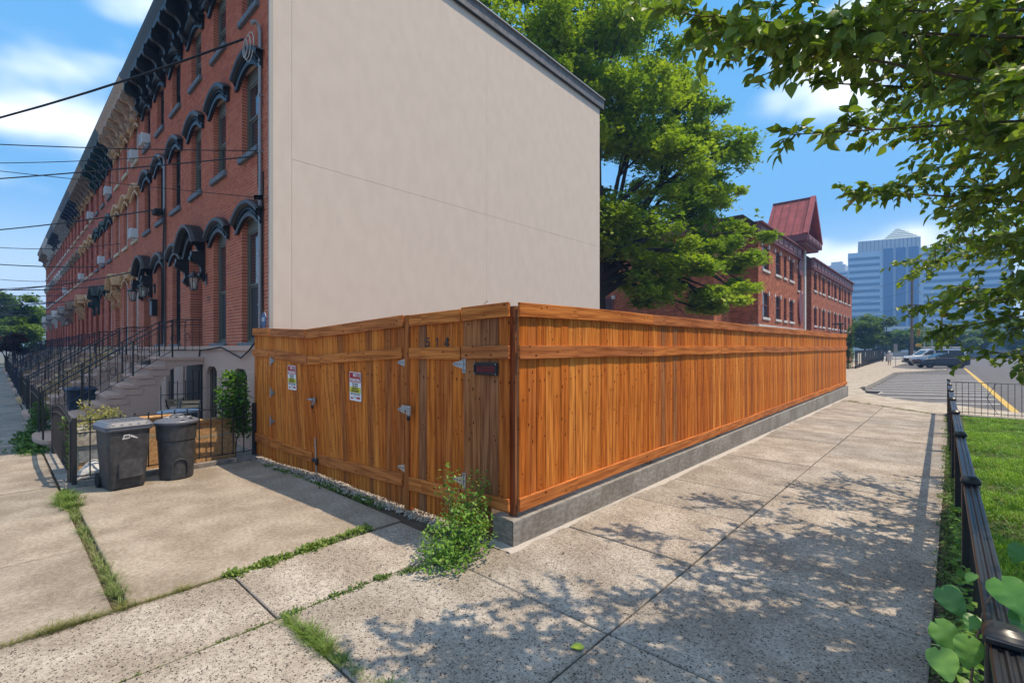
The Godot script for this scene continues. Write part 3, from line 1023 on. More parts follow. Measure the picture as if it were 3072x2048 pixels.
func board_mesh() -> ArrayMesh:
	# one wide, one tall, tongue on one side
	var g := MB.new()
	var w := 0.5
	var c := 0.035
	var t := 0.018
	for y in [[0.0, 1.0]]:
		g.quad(Vector3(-w + c, 0, 0), Vector3(w - c, 0, 0), Vector3(w - c, 1, 0), Vector3(-w + c, 1, 0))
		g.quad(Vector3(-w, 0, -0.005), Vector3(-w + c, 0, 0), Vector3(-w + c, 1, 0), Vector3(-w, 1, -0.005))
		g.quad(Vector3(w - c, 0, 0), Vector3(w, 0, -0.005), Vector3(w, 1, -0.005), Vector3(w - c, 1, 0))
		g.quad(Vector3(w, 0, -0.005), Vector3(w, 0, -0.009), Vector3(w, 1, -0.009), Vector3(w, 1, -0.005))
		g.quad(Vector3(w, 0, -0.009), Vector3(w + 0.12, 0, -0.009), Vector3(w + 0.12, 1, -0.009), Vector3(w, 1, -0.009))
		g.quad(Vector3(-w, 0, -t), Vector3(-w, 0, -0.005), Vector3(-w, 1, -0.005), Vector3(-w, 1, -t))
		g.quad(Vector3(w + 0.12, 0, -t), Vector3(-w, 0, -t), Vector3(-w, 1, -t), Vector3(w + 0.12, 1, -t))
		g.quad(Vector3(-w, 1, -0.002), Vector3(w, 1, -0.002), Vector3(w, 1, -t), Vector3(-w, 1, -t))
		g.quad(Vector3(-w, 0, -t), Vector3(w, 0, -t), Vector3(w, 0, -0.002), Vector3(-w, 0, -0.002))
	return g.done()


func make_side_fence() -> void:
	rng.seed = 201
	var t := thing("board_fence", "long orange cedar board fence standing on the concrete footing along the pavement", "fence", W(3.75, 0, 3.36))
	var bm := board_mesh()
	var last := 24.45
	var joints := [3.72, 6.74, 9.6, 12.41, 15.3, 18.15, 21.1, 24.5]
	var wave := []
	for j in joints:
		wave.append([rng.randf_range(-0.012, 0.012), rng.randf_range(-0.018, 0.014), rng.randf_range(-0.012, 0.02)])
	var a := 3.82
	while a < last:
		var w := 0.145 * rng.randf_range(0.97, 1.03)
		var u := (a - 3.59) / 21.0
		var y0 := lerpf(0.284, 0.47, u) + 0.075
		var y1 := lerpf(2.50, 2.61, u)
		var o := obj("board", bm, M["cedar_%d" % [0, 1, 2, 3, 4, 5, 6, 0, 1, 3, 7, 8, 5][rng.randi() % 13]], t)
		o.transform = Transform3D(Basis(Vector3(w - 0.003, 0, 0), Vector3(rng.randf_range(-0.004, 0.004), y1 - y0, 0), Vector3(0, 0, 1.0)), W(a, y0, 3.36 + rng.randf_range(-0.003, 0.003)) - t.position)
		a += w
	for j in joints.size() - 1:
		for k in 3:
			var a0: float = joints[j] + 0.002
			var a1: float = joints[j + 1] - 0.002
			var u0 := (a0 - 3.59) / 21.0
			var u1 := (a1 - 3.59) / 21.0
			var h: float = [0.15, 0.145, 0.14][k]
			var y0: float = [lerpf(2.535, 2.645, u0) - h / 2, lerpf(2.0, 2.055, u0), lerpf(0.284, 0.47, u0) + 0.05 + h / 2][k] + wave[j][k]
			var y1: float = [lerpf(2.535, 2.645, u1) - h / 2, lerpf(2.0, 2.055, u1), lerpf(0.284, 0.47, u1) + 0.05 + h / 2][k] + wave[j + 1][k]
			var g := MB.new()
			# each rail bows a little between its ends
			var sag := rng.randf_range(-0.012, 0.012)
			var n := 4
			for s in n:
				var p := s / float(n)
				var q := (s + 1) / float(n)
				var ya := lerpf(y0, y1, p) + sag * 4 * p * (1 - p)
				var yb := lerpf(y0, y1, q) + sag * 4 * q * (1 - q)
				var xa := lerpf(a0, a1, p)
				var xb := lerpf(a0, a1, q)
				var f := 0.032
				var c := 0.004
				var e := [Vector2(-h / 2, 0.0), Vector2(-h / 2, f - c), Vector2(-h / 2 + c, f), Vector2(h / 2 - c, f), Vector2(h / 2, f - c), Vector2(h / 2, 0.0)]
				for i in e.size() - 1:
					g.quad(Vector3(xa, ya + e[i].x, e[i].y), Vector3(xb, yb + e[i].x, e[i].y), Vector3(xb, yb + e[i + 1].x, e[i + 1].y), Vector3(xa, ya + e[i + 1].x, e[i + 1].y))
				if s == 0:
					g.quad(Vector3(xa, ya - h / 2, 0), Vector3(xa, ya - h / 2, f), Vector3(xa, ya + h / 2, f), Vector3(xa, ya + h / 2, 0))
				if s == n - 1:
					g.quad(Vector3(xb, yb - h / 2, f), Vector3(xb, yb - h / 2, 0), Vector3(xb, yb + h / 2, 0), Vector3(xb, yb + h / 2, f))
			var o := obj("rail", g, M["cedar_rail_%d" % (rng.randi() % 3)], t)
			o.position = Vector3(0, 0, -3.357) - t.position
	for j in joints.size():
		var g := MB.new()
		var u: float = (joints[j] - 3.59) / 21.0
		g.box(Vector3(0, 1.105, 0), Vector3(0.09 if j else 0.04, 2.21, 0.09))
		var o := obj("post", g, M.cedar_grey if j else M.cedar_9, t)  # corner post toned dark, standing in for the shaded gap
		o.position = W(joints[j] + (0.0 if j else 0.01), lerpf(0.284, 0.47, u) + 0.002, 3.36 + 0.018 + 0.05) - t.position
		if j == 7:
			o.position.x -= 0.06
	# concrete footing under it
	var ft := thing("concrete_footing", "low grey poured concrete footing under the long cedar fence", "wall", W(3.59, 0, 3.31))
	var f := MB.new()
	var q := func(aa: float, y: float, b: float) -> Vector3: return W(aa, y, b) - ft.position
	var steps := 26
	for i in steps:
		var a0 := lerpf(3.6, 24.62, i / float(steps))
		var a1 := lerpf(3.6, 24.62, (i + 1) / float(steps))
		var h0 := lerpf(0.284, 0.47, i / float(steps))
		var h1 := lerpf(0.284, 0.47, (i + 1) / float(steps))
		var c := 0.012
		f.quad(q.call(a0, -0.1, 3.31), q.call(a1, -0.1, 3.31), q.call(a1, h1 - c, 3.31), q.call(a0, h0 - c, 3.31))
		f.quad(q.call(a0, h0 - c, 3.31), q.call(a1, h1 - c, 3.31), q.call(a1, h1, 3.31 + c), q.call(a0, h0, 3.31 + c))
		f.quad(q.call(a0, h0, 3.31 + c), q.call(a1, h1, 3.31 + c), q.call(a1, h1, 3.6), q.call(a0, h0, 3.6))
		f.quad(q.call(a1, -0.1, 3.6), q.call(a0, -0.1, 3.6), q.call(a0, h0, 3.6), q.call(a1, h1, 3.6))
	f.quad(q.call(3.6, -0.1, 3.6), q.call(3.6, -0.1, 3.31), q.call(3.6, 0.284, 3.322), q.call(3.6, 0.284, 3.6))
	f.quad(q.call(24.62, -0.1, 3.31), q.call(24.62, -0.1, 3.6), q.call(24.62, 0.47, 3.6), q.call(24.62, 0.47, 3.322))
	obj("wall", f, M.footing, ft)
	# mortar that ran out at its foot
	rng.seed = 203
	f = MB.new()
	var w0 := 0.06
	for i in 150:
		var a0 := 3.5 + i * 0.14
		var w1 := clampf(w0 + rng.randf_range(-0.03, 0.03), 0.015, 0.1)
		f.quad(q.call(a0, -0.002, 3.312 - w0), q.call(a0 + 0.14, -0.002, 3.312 - w1), q.call(a0 + 0.14, 0.022, 3.312), q.call(a0, 0.022, 3.312))
		w0 = w1
	f.quad(q.call(3.52, -0.002, 3.28), q.call(3.62, 0.03, 3.31), q.call(3.6, 0.03, 3.6), q.call(3.5, -0.002, 3.62))
	obj("mortar_skirt", f, M.mortar_spill, ft)


func text(called: String, s: String, at: Vector3, q: Basis, w: float, h: float, m: Material, parent: Node3D, bold := false) -> MeshInstance3D:
	var f := SystemFont.new()
	f.font_names = PackedStringArray(["Droid Sans"])
	if bold:
		f.font_weight = 700
	var tm := TextMesh.new()
	tm.font = f
	tm.text = s
	tm.font_size = 24
	tm.curve_step = 4.0
	tm.depth = 0.02
	tm.pixel_size = 0.01
	var b := tm.get_aabb()
	var o := MeshInstance3D.new()
	o.name = called
	o.mesh = tm
	o.material_override = m
	parent.add_child(o, true)
	var k := Vector3(w / maxf(b.size.x, 0.001), h / maxf(b.size.y, 0.001), 0.1)
	o.transform = Transform3D(Basis(q.x * k.x, q.y * k.y, q.z * k.z), at - q.x * (b.position.x + b.size.x / 2) * k.x - q.y * (b.position.y + b.size.y / 2) * k.y)
	return o


func front_boards(t: Node3D, b0: float, b1: float, y_low: float, bm: ArrayMesh, tones: Array) -> void:
	var n := int(round((b1 - b0) / 0.142))
	var w := (b1 - b0) / n
	for i in n:
		var b := b0 + (i + 0.5) * w
		var yb := y_low + rng.randf_range(-0.006, 0.006)
		if b < 3.64:
			yb = 0.345
		var yt := at_b(F_TOP, b) - 0.012
		var p := W(fence_x(b, yb), yb, b) + Vector3(rng.randf_range(-0.003, 0.002), 0, 0)
		var r := W(fence_x(b, yt), yt, b)
		var x := (W(fence_x(b - 0.1, 1.2), 0, b - 0.1) - W(fence_x(b + 0.1, 1.2), 0, b + 0.1)).normalized()
		var o := obj("board", bm, M["cedar_%d" % tones[rng.randi() % tones.size()]], t)
		var up := r - p
		var z := x.cross(up).normalized()
		o.transform = Transform3D(Basis(x * (w - 0.003), up, z), p - t.position)


func front_rail(t: Node3D, b0: float, b1: float, table: Array, h: float, drop: float, called := "rail") -> void:
	var g := MB.new()
	var ya := at_b(table, b0) - drop
	var yb := at_b(table, b1) - drop
	var p := W(fence_x(b0, ya) - 0.017, ya, b0)
	var q := W(fence_x(b1, yb) - 0.017, yb, b1)
	var x := (p - q).normalized()
	var z := x.cross(Vector3.UP).normalized()
	g.cut((p + q) / 2 - t.position, Vector3(p.distance_to(q), h, 0.032), 0.004, Basis(x, z.cross(x), z))
	obj(called, g, M["cedar_rail_%d" % (rng.randi() % 3)], t)


func hinge(t: Node3D, b: float, y: float, dir: float) -> void:
	var g := MB.new()
	var o := W(fence_x(b, y) - 0.006, y, b) - t.position
	g.box(o + Vector3(0, 0, dir * 0.022), Vector3(0.006, 0.19, 0.04))
	g.rod(o + Vector3(-0.004, -0.095, 0), o + Vector3(-0.004, 0.095, 0), 0.009, 6)
	g.prism(PackedVector2Array([Vector2(0.012, -0.05), Vector2(0.16, -0.016), Vector2(0.18, 0.0), Vector2(0.16, 0.016), Vector2(0.012, 0.05)]), o, Vector3(0, 0, -dir), Vector3.UP, Vector3(-0.006, 0, 0))
	obj("hinge", g, M.galvanised, t)
	g = MB.new()
	for s in [[-0.02, 0.07], [-0.02, -0.07], [-0.02, 0.0]]:
		g.box(o + Vector3(-0.005, s[1], -dir * s[0]), Vector3(0.004, 0.012, 0.012))
	for s in [0.05, 0.095, 0.135]:
		g.box(o + Vector3(-0.009, 0.0, -dir * s), Vector3(0.004, 0.012, 0.012))
	var sc := obj("screws", g, M.ink, t)
	sc.set_meta("kind", "stuff")


func make_front_fence() -> void:
	rng.seed = 210
	var bm := board_mesh()
	var mixed := [0, 2, 4, 6, 3, 4, 7, 9]
	var warm := [0, 1, 3, 5, 6, 1, 7]
	# fixed panel at the corner
	var t := thing("board_fence", "fixed cedar fence panel bearing the black plaque, beside the corner", "fence", W(3.62, 0, 3.4))
	front_boards(t, 3.40, 4.06, 0.07, bm, [2, 4, 9, 7, 0])
	front_rail(t, 3.37, 4.07, F_TOP, 0.15, 0.075)
	front_rail(t, 3.37, 4.07, F_MID, 0.14, 0.0)
	front_rail(t, 3.37, 4.07, F_LOW, 0.13, 0.0)
	# pedestrian gate
	t = thing("walk_gate", "narrow cedar gate carrying the house number 514", "gate", W(3.58, 0, 4.1))
	front_boards(t, 4.09, 5.01, 0.06, bm, mixed)
	front_rail(t, 4.09, 5.01, F_TOP, 0.14, 0.085)
	front_rail(t, 4.09, 5.01, F_MID, 0.14, 0.01)
	front_rail(t, 4.09, 5.01, F_LOW, 0.16, 0.02)
	hinge(t, 4.06, 1.87, 1.0)
	hinge(t, 4.06, 0.56, 1.0)
	var q := Basis(Vector3(0, 0, 1), Vector3.UP, Vector3(-1, 0, 0))
	for i in 3:
		var b: float = [4.68, 4.51, 4.34][i]
		text("house_number", "514"[i], W(fence_x(b, 2.12) - 0.006, 2.125, b) - t.position, q, 0.085 if i != 1 else 0.035, 0.115, M.bronze, t, true)
	# post between the gates
	t = thing("gate_post", "square cedar post between the narrow gate and the driveway gate", "post", W(3.55, 0, 5.07))
	var g := MB.new()
	g.cut(Vector3(0.02, 1.245, 0), Vector3(0.09, 2.45, 0.09), 0.004)
	obj("shaft", g, M.cedar_4, t)
	# driveway gate, two leaves
	t = thing("gate_leaf", "wide driveway gate leaf of cedar boards hung on the post", "gate", W(3.5, 0, 5.2), "driveway gate leaves")
	front_boards(t, 5.14, 7.52, 0.05, bm, warm + [4, 2])
	front_rail(t, 5.14, 7.52, F_TOP, 0.15, 0.075)
	front_rail(t, 5.16, 7.52, F_MID, 0.14, 0.0)
	front_rail(t, 5.16, 7.40, F_LOW, 0.15, 0.0)
	hinge(t, 5.10, 1.87, 1.0)
	hinge(t, 5.10, 1.27, 1.0)
	hinge(t, 5.10, 0.53, 1.0)
	t = thing("gate_leaf", "narrower driveway gate leaf next to the house row, sagging inward", "gate", W(3.4, 0, 7.6), "driveway gate leaves")
	front_boards(t, 7.55, 9.01, 0.04, bm, warm)
	front_rail(t, 7.55, 9.01, F_TOP, 0.14, 0.07)
	front_rail(t, 7.55, 9.01, F_MID, 0.14, 0.0)
	front_rail(t, 7.62, 9.01, F_LOW, 0.15, 0.0)
	hinge(t, 9.02, 1.83, -1.0)
	hinge(t, 9.02, 1.26, -1.0)
	hinge(t, 9.02, 0.75, -1.0)
	t = thing("board_fence", "short fixed cedar fence panel ending at the iron areaway railing", "fence", W(3.35, 0, 9.1))
	front_boards(t, 9.05, 9.74, 0.06, bm, warm)
	front_rail(t, 9.05, 9.75, F_TOP, 0.13, 0.065)
	front_rail(t, 9.05, 9.75, F_MID, 0.13, 0.0)
	front_rail(t, 9.05, 9.77, F_LOW, 0.15, 0.0)
	# latch and padlocks
	var o := W(fence_x(5.06, 1.27) - 0.055, 1.27, 5.0)
	t = thing("slide_bolt", "galvanised slide bolt holding the narrow gate to the post", "latch", o)
	g = MB.new()
	g.box(Vector3(0, 0.05, -0.03), Vector3(0.008, 0.035, 0.2))
	g.box(Vector3(0, -0.02, 0.02), Vector3(0.01, 0.05, 0.1))
	g.box(Vector3(-0.008, 0.0, -0.06), Vector3(0.02, 0.03, 0.05))
	obj("plate", g, M.galvanised, t)
	g = MB.new()
	g.rod(Vector3(-0.014, 0.02, -0.12), Vector3(-0.014, 0.02, 0.09), 0.009, 8)
	obj("bolt", g, M.galvanised, t)
	padlock("dark padlock hanging from the slide bolt of the narrow gate", o + Vector3(-0.03, -0.045, 0.06))
	o = W(fence_x(7.5, 1.22) - 0.035, 1.24, 7.46)
	t = thing("gate_hasp", "galvanised hasp joining the two driveway gate leaves", "latch", o)
	g = MB.new()
	g.box(Vector3(0, 0, 0), Vector3(0.012, 0.04, 0.2))
	g.box(Vector3(0, -0.005, 0.08), Vector3(0.014, 0.1, 0.05))
	obj("plate", g, M.galvanised, t)
	g = MB.new()
	g.rod(Vector3(-0.02, 0.0, -0.12), Vector3(-0.02, 0.0, 0.06), 0.01, 8)
	obj("bolt", g, M.galvanised, t)
	padlock("round black padlock under the hasp of the driveway gate", o + Vector3(-0.03, -0.07, 0.07))
	t = thing("drop_bolt", "black iron drop bolt at the foot where the driveway gates meet", "bolt", W(fence_x(7.5, 0.2) - 0.05, 0.0, 7.46))
	g = MB.new()
	g.tube(PackedVector3Array([Vector3(0.01, 0.0, 0), Vector3(0.0, 0.62, -0.03)]), 0.012, 0.012, 8)
	obj("rod", g, M.galvanised, t)
	g = MB.new()
	g.cut(Vector3(-0.01, 0.27, -0.02), Vector3(0.05, 0.06, 0.16), 0.012)
	g.cut(Vector3(-0.02, 0.25, 0.06), Vector3(0.04, 0.09, 0.05), 0.012)
	obj("bracket", g, M.black_iron, t)
	# notices
	no_parking("red and white no parking sign on the wide gate leaf", 6.24, 1.51, -0.035)
	no_parking("red and white no parking sign on the narrower gate leaf", 8.16, 1.56, -0.02)
	t = thing("name_plaque", "black framed plaque with dark red lettering on the corner panel", "plaque", W(fence_x(3.70, 1.83) - 0.016, 1.83, 3.70))
	g = MB.new()
	g.cut(Vector3.ZERO, Vector3(0.36, 0.135, 0.014), 0.004, q)
	obj("board", g, M.ink, t)
	text("lettering", "WARNER", Vector3(-0.009, -0.004, 0), q, 0.28, 0.07, M.red_ink, t, true)
	g = MB.new()
	g.box(Vector3(-0.012, 0.055, 0), Vector3(0.01, 0.012, 0.35))
	g.box(Vector3(-0.012, -0.055, 0), Vector3(0.01, 0.012, 0.35))
	g.box(Vector3(-0.012, 0, 0.17), Vector3(0.01, 0.122, 0.012))
	g.box(Vector3(-0.012, 0, -0.17), Vector3(0.01, 0.122, 0.012))
	obj("frame", g, M.black_paint, t)
	for s in [[0.16, 0.052], [-0.16, 0.052], [0.16, -0.052], [-0.16, -0.052]]:
		g = MB.new()
		g.lathe(Vector3(-0.016, s[1], s[0]), [Vector2(0.008, 0.0), Vector2(0.006, 0.006), Vector2(0, 0.008)], 8, Basis(Vector3(0, 0, 1), Vector3(-1, 0, 0), Vector3(0, -1, 0)))
		obj("screw", g, M.galvanised, t)


func padlock(label: String, at: Vector3) -> void:
	var t := thing("padlock", label, "padlock", at, "padlocks on the gates")
	var g := MB.new()
	g.cut(Vector3(0, -0.035, 0), Vector3(0.026, 0.055, 0.05), 0.008)
	obj("body", g, M.rubber, t)
	g = MB.new()
	g.tube(PackedVector3Array([Vector3(0, -0.01, -0.016), Vector3(0, 0.022, -0.016), Vector3(0, 0.034, -0.008), Vector3(0, 0.034, 0.008), Vector3(0, 0.022, 0.016), Vector3(0, -0.01, 0.016)]), 0.005, 0.005, 6)
	obj("shackle", g, M.galvanised, t)


func no_parking(label: String, b: float, y: float, tilt: float) -> void:
	var t := thing("no_parking_sign", label, "sign", W(fence_x(b, y) - 0.012, y, b), "no parking signs on the driveway gate")
	var up := (W(fence_x(b, 2.2), 2.2, b) - W(fence_x(b, 0.3), 0.3, b)).normalized()
	var x := Vector3(0.04, 0, 1).normalized().rotated(Vector3(-1, 0, 0), tilt)
	var z := x.cross(up).normalized()
	t.basis = Basis(x, z.cross(x), z)
	var q := Basis()
	var rr := func(w: float, h: float, r: float, at: Vector3, m: Material, called: String) -> void:
		var p := PackedVector2Array()
		for c in 4:
			for k in 5:
				var a := PI / 2 * (c + k / 4.0)
				var cx := (w / 2 - r) * (1 if c == 0 or c == 3 else -1)
				var cy := (h / 2 - r) * (1 if c < 2 else -1)
				p.append(Vector2(cx + cos(a) * r, cy + sin(a) * r))
		var g := MB.new()
		g.prism(p, at, Vector3(1, 0, 0), Vector3.UP, Vector3(0, 0, -0.002))
		obj(called, g, m, t)
	rr.call(0.30, 0.41, 0.02, Vector3(0, 0, 0), M.sign_white, "plate")
	rr.call(0.28, 0.135, 0.012, Vector3(0, 0.127, 0.0023), M.sign_red, "red_panel")
	rr.call(0.28, 0.075, 0.004, Vector3(0, -0.048, 0.0023), M.sign_yellow, "yellow_panel")
	text("lettering", "NO", Vector3(0.0, 0.163, 0.0035), q, 0.085, 0.045, M.sign_white, t, true)
	text("lettering", "PARKING", Vector3(0, 0.092, 0.0035), q, 0.255, 0.045, M.sign_white, t, true)
	text("lettering", "DO NOT", Vector3(0, 0.035, 0.0012), q, 0.15, 0.024, M.ink, t, true)
	text("lettering", "BLOCK", Vector3(0, 0.003, 0.0012), q, 0.13, 0.024, M.ink, t, true)
	text("lettering", "PRIVATE", Vector3(0, -0.032, 0.0035), q, 0.17, 0.024, M.ink, t, true)
	text("lettering", "DRIVEWAY", Vector3(0, -0.065, 0.0035), q, 0.2, 0.024, M.ink, t, true)
	text("lettering", "UNAUTHORIZED VEHICLES", Vector3(0, -0.098, 0.0012), q, 0.25, 0.011, M.ink, t)
	text("lettering", "WILL BE TOWED AWAY", Vector3(0, -0.117, 0.0012), q, 0.24, 0.011, M.ink, t)
	var g := MB.new()
	g.lathe(Vector3(0.095, 0.163, 0.002), [Vector2(0.026, 0), Vector2(0.026, 0.002), Vector2(0, 0.002)], 18, Basis(Vector3(1, 0, 0), Vector3(0, 0, 1), Vector3(0, -1, 0)))
	obj("roundel", g, M.sign_white, t)
	g = MB.new()
	g.box(Vector3(0.095, 0.163, 0.0045), Vector3(0.026, 0.026, 0.001))
	obj("roundel_mark", g, M.ink, t)
	# the little tow truck and car
	g = MB.new()
	g.prism(PackedVector2Array([Vector2(0.02, -0.17), Vector2(0.02, -0.155), Vector2(0.05, -0.15), Vector2(0.075, -0.135), Vector2(0.11, -0.145), Vector2(0.125, -0.17)]), Vector3(0, -0.004, 0.0014), Vector3(1, 0, 0), Vector3.UP, Vector3(0, 0, -0.001))
	g.prism(PackedVector2Array([Vector2(-0.125, -0.175), Vector2(-0.12, -0.155), Vector2(-0.09, -0.15), Vector2(-0.07, -0.16), Vector2(-0.05, -0.175)]), Vector3(0, -0.004, 0.0014), Vector3(1, 0, 0), Vector3.UP, Vector3(0, 0, -0.001))
	obj("vehicle_print", g, M.sign_red, t)
	g = MB.new()
	g.bar(Vector3(-0.06, -0.172, 0.0018), Vector3(0.0, -0.14, 0.0018), 0.005, 0.001, Vector3(0, 0, 1))
	g.bar(Vector3(0.0, -0.14, 0.0018), Vector3(0.05, -0.15, 0.0018), 0.005, 0.001, Vector3(0, 0, 1))
	obj("tow_arm_print", g, M.ink, t)


# ---------------------------------------------------------------- row houses

const BAYS := [1.07, 3.02, 4.93]
const ORD := ["first", "second", "third", "fourth", "fifth", "sixth", "seventh", "eighth", "ninth", "tenth"]


func openings() -> Array:
	# [b centre, width, y0, y1, depth]
	var o := []
	for k in 3:
		if k < 2:
			o.append([BAYS[k], 0.92, 2.17, 4.80, 0.17])
		else:
			o.append([BAYS[k], 1.12, 1.86, 4.62, 0.55])
		o.append([BAYS[k], 0.92, 6.08, 7.88, 0.17])
		o.append([BAYS[k], 0.92, 8.97, 10.38, 0.17])
	return o


func wall_front(ops: Array, b0: float, b1: float, y0: float, y1: float, x: float) -> MB:
	var g := MB.new()
	var bs := [b0, b1]
	var ys := [y0, y1]
	for o in ops:
		bs.append(o[0] - o[1] / 2)
		bs.append(o[0] + o[1] / 2)
		ys.append(o[2])
		ys.append(o[3])
	bs.sort()
	ys.sort()
	for i in bs.size() - 1:
		for j in ys.size() - 1:
			if bs[i + 1] - bs[i] < 1e-4 or ys[j + 1] - ys[j] < 1e-4 or ys[j] < y0 - 1e-4 or ys[j + 1] > y1 + 1e-4:
				continue
			var cb: float = (bs[i] + bs[i + 1]) / 2
			var cy: float = (ys[j] + ys[j + 1]) / 2
			var hole := false
			for o in ops:
				if absf(cb - o[0]) < o[1] / 2 and cy > o[2] and cy < o[3]:
					hole = true
			if not hole:
				g.quad(W(x, ys[j], bs[i + 1]), W(x, ys[j], bs[i]), W(x, ys[j + 1], bs[i]), W(x, ys[j + 1], bs[i + 1]))
	for o in ops:
		var l: float = o[0] - o[1] / 2
		var r: float = o[0] + o[1] / 2
		var d: float = x + o[4]
		g.quad(W(x, o[2], l), W(d, o[2], l), W(d, o[3], l), W(x, o[3], l))
		g.quad(W(d, o[2], r), W(x, o[2], r), W(x, o[3], r), W(d, o[3], r))
		g.quad(W(x, o[3], l), W(d, o[3], l), W(d, o[3], r), W(x, o[3], r))
		g.quad(W(d, o[2], l), W(x, o[2], l), W(x, o[2], r), W(d, o[2], r))
	return g


func lay_bricks(root: Node3D, ops: Array, y0: float, y1: float, origin_b: float, singles: int) -> void:
	var course := 0.0685
	var blen := 0.212
	var joint := 0.0135
	var list := []   # [b0, b1, y, deep]
	var j := 0
	var y := y0
	while y + course < y1:
		var row := []
		var b := (0.0 if j % 2 == 0 else -blen / 2) + 0.004
		if j % 6 == 5:
			b = -blen / 4
		var ln := blen if j % 6 != 5 else blen / 2
		while b < LOT:
			row.append([maxf(b, 0.004), minf(b + ln - joint, LOT - 0.004), 0.03])
			b += ln
		for o in ops:
			if y + course > o[2] + 0.01 and y < o[3] - 0.01:
				var l: float = o[0] - o[1] / 2
				var r: float = o[0] + o[1] / 2
				var nr := []
				for s in row:
					if s[1] < l - 0.04 or s[0] > r + 0.04:
						nr.append(s)
						continue
					if s[0] < l - 0.03:
						nr.append([s[0], l + 0.005, o[4]])
					if s[1] > r + 0.03:
						nr.append([r - 0.005, s[1], o[4]])
				row = nr
		for s in row:
			if s[1] - s[0] > 0.025:
				list.append([s[0], s[1], y, s[2]])
		y += course
		j += 1
	var eye := Vector3(0, 2.05, 0)
	if singles > 0:
		list.sort_custom(func(p, q): return W(XF, p[2], origin_b + p[0]).distance_squared_to(eye) < W(XF, q[2], origin_b + q[0]).distance_squared_to(eye))
	var unit := MB.new()
	unit.cut(Vector3.ZERO, Vector3.ONE, 0.05)
	var um := unit.done()
	var mixd := MB.new()
	mixd.tinted = true
	var tones := [Color(0.61, 0.16, 0.076), Color(0.64, 0.18, 0.086), Color(0.57, 0.145, 0.07), Color(0.62, 0.17, 0.08), Color(0.53, 0.132, 0.068)]
	for i in list.size():
		var s: Array = list[i]
		var p := 0.006 + rng.randf_range(-0.002, 0.003)
		var d: float = s[3] + p
		var h := course - joint
		var c := W(XF - p + d / 2, s[2] + h / 2, (s[0] + s[1]) / 2)
		var sz := Vector3(d, h, s[1] - s[0])
		if i < singles:
			var o := obj("brick", um, M["brick_%d" % (rng.randi() % 4)], root)
			o.transform = Transform3D(Basis.from_scale(sz), c)
		else:
			mixd.tint = tones[rng.randi() % 5]
			var k := sz * 0.5
			var x0 := c.x - k.x
			var x1 := c.x + k.x
			mixd.quad(Vector3(x0, c.y - k.y, c.z - k.z), Vector3(x0, c.y - k.y, c.z + k.z), Vector3(x0, c.y + k.y, c.z + k.z), Vector3(x0, c.y + k.y, c.z - k.z))
			mixd.quad(Vector3(x0, c.y + k.y, c.z - k.z), Vector3(x0, c.y + k.y, c.z + k.z), Vector3(x1, c.y + k.y, c.z + k.z), Vector3(x1, c.y + k.y, c.z - k.z))
			mixd.quad(Vector3(x1, c.y - k.y, c.z - k.z), Vector3(x1, c.y - k.y, c.z + k.z), Vector3(x0, c.y - k.y, c.z + k.z), Vector3(x0, c.y - k.y, c.z - k.z))
			mixd.quad(Vector3(x0, c.y - k.y, c.z + k.z), Vector3(x1, c.y - k.y, c.z + k.z), Vector3(x1, c.y + k.y, c.z + k.z), Vector3(x0, c.y + k.y, c.z + k.z))
			mixd.quad(Vector3(x1, c.y - k.y, c.z - k.z), Vector3(x0, c.y - k.y, c.z - k.z), Vector3(x0, c.y + k.y, c.z - k.z), Vector3(x1, c.y + k.y, c.z - k.z))
	var o := obj("brickwork", mixd, M.brick_mix, root)
	o.set_meta("kind", "stuff")


func hood_mesh(half: float, rise: float, scale := 1.0, proj := 1.0, dentils := true) -> MB:
	var g := MB.new()
	var path := PackedVector3Array()
	var up := PackedVector3Array()
	var n := 12
	path.append(W(0, -rise - 0.02, -half - 0.14)); up.append(Vector3.UP)
	for k in n + 1:
		var s := lerpf(-1.0, 1.0, k / float(n))
		path.append(W(0, -rise * s * s, half * s))
		var slope := -2.0 * rise * s / half
		up.append(Vector3(0, 1, slope).normalized())
	path.append(W(0, -rise - 0.02, half + 0.14)); up.append(Vector3.UP)
	var prof := PackedVector2Array()
	for p in [[0, 0], [0, 0.075], [0.085, 0.085], [0.10, 0.05], [0.21, 0.05], [0.225, 0.11], [0.28, 0.16], [0.30, 0.17], [0.36, 0.175], [0.385, 0.13], [0.40, 0.0]]:
		prof.append(Vector2(p[0] * scale, p[1] * proj))
	g.sweep(path, up, Vector3(-1, 0, 0), prof)
	if dentils:
		for k in range(1, n * 2):
			var s := lerpf(-1.0, 1.0, k / float(n * 2))
			g.box(W(-0.065 * proj, -rise * s * s + 0.185 * scale, half * s), Vector3(0.05, 0.045, 0.028))
	return g


func shift_mesh(g: MB, by: Vector3) -> MB:
	for i in g.v.size():
		g.v[i] += by
	return g


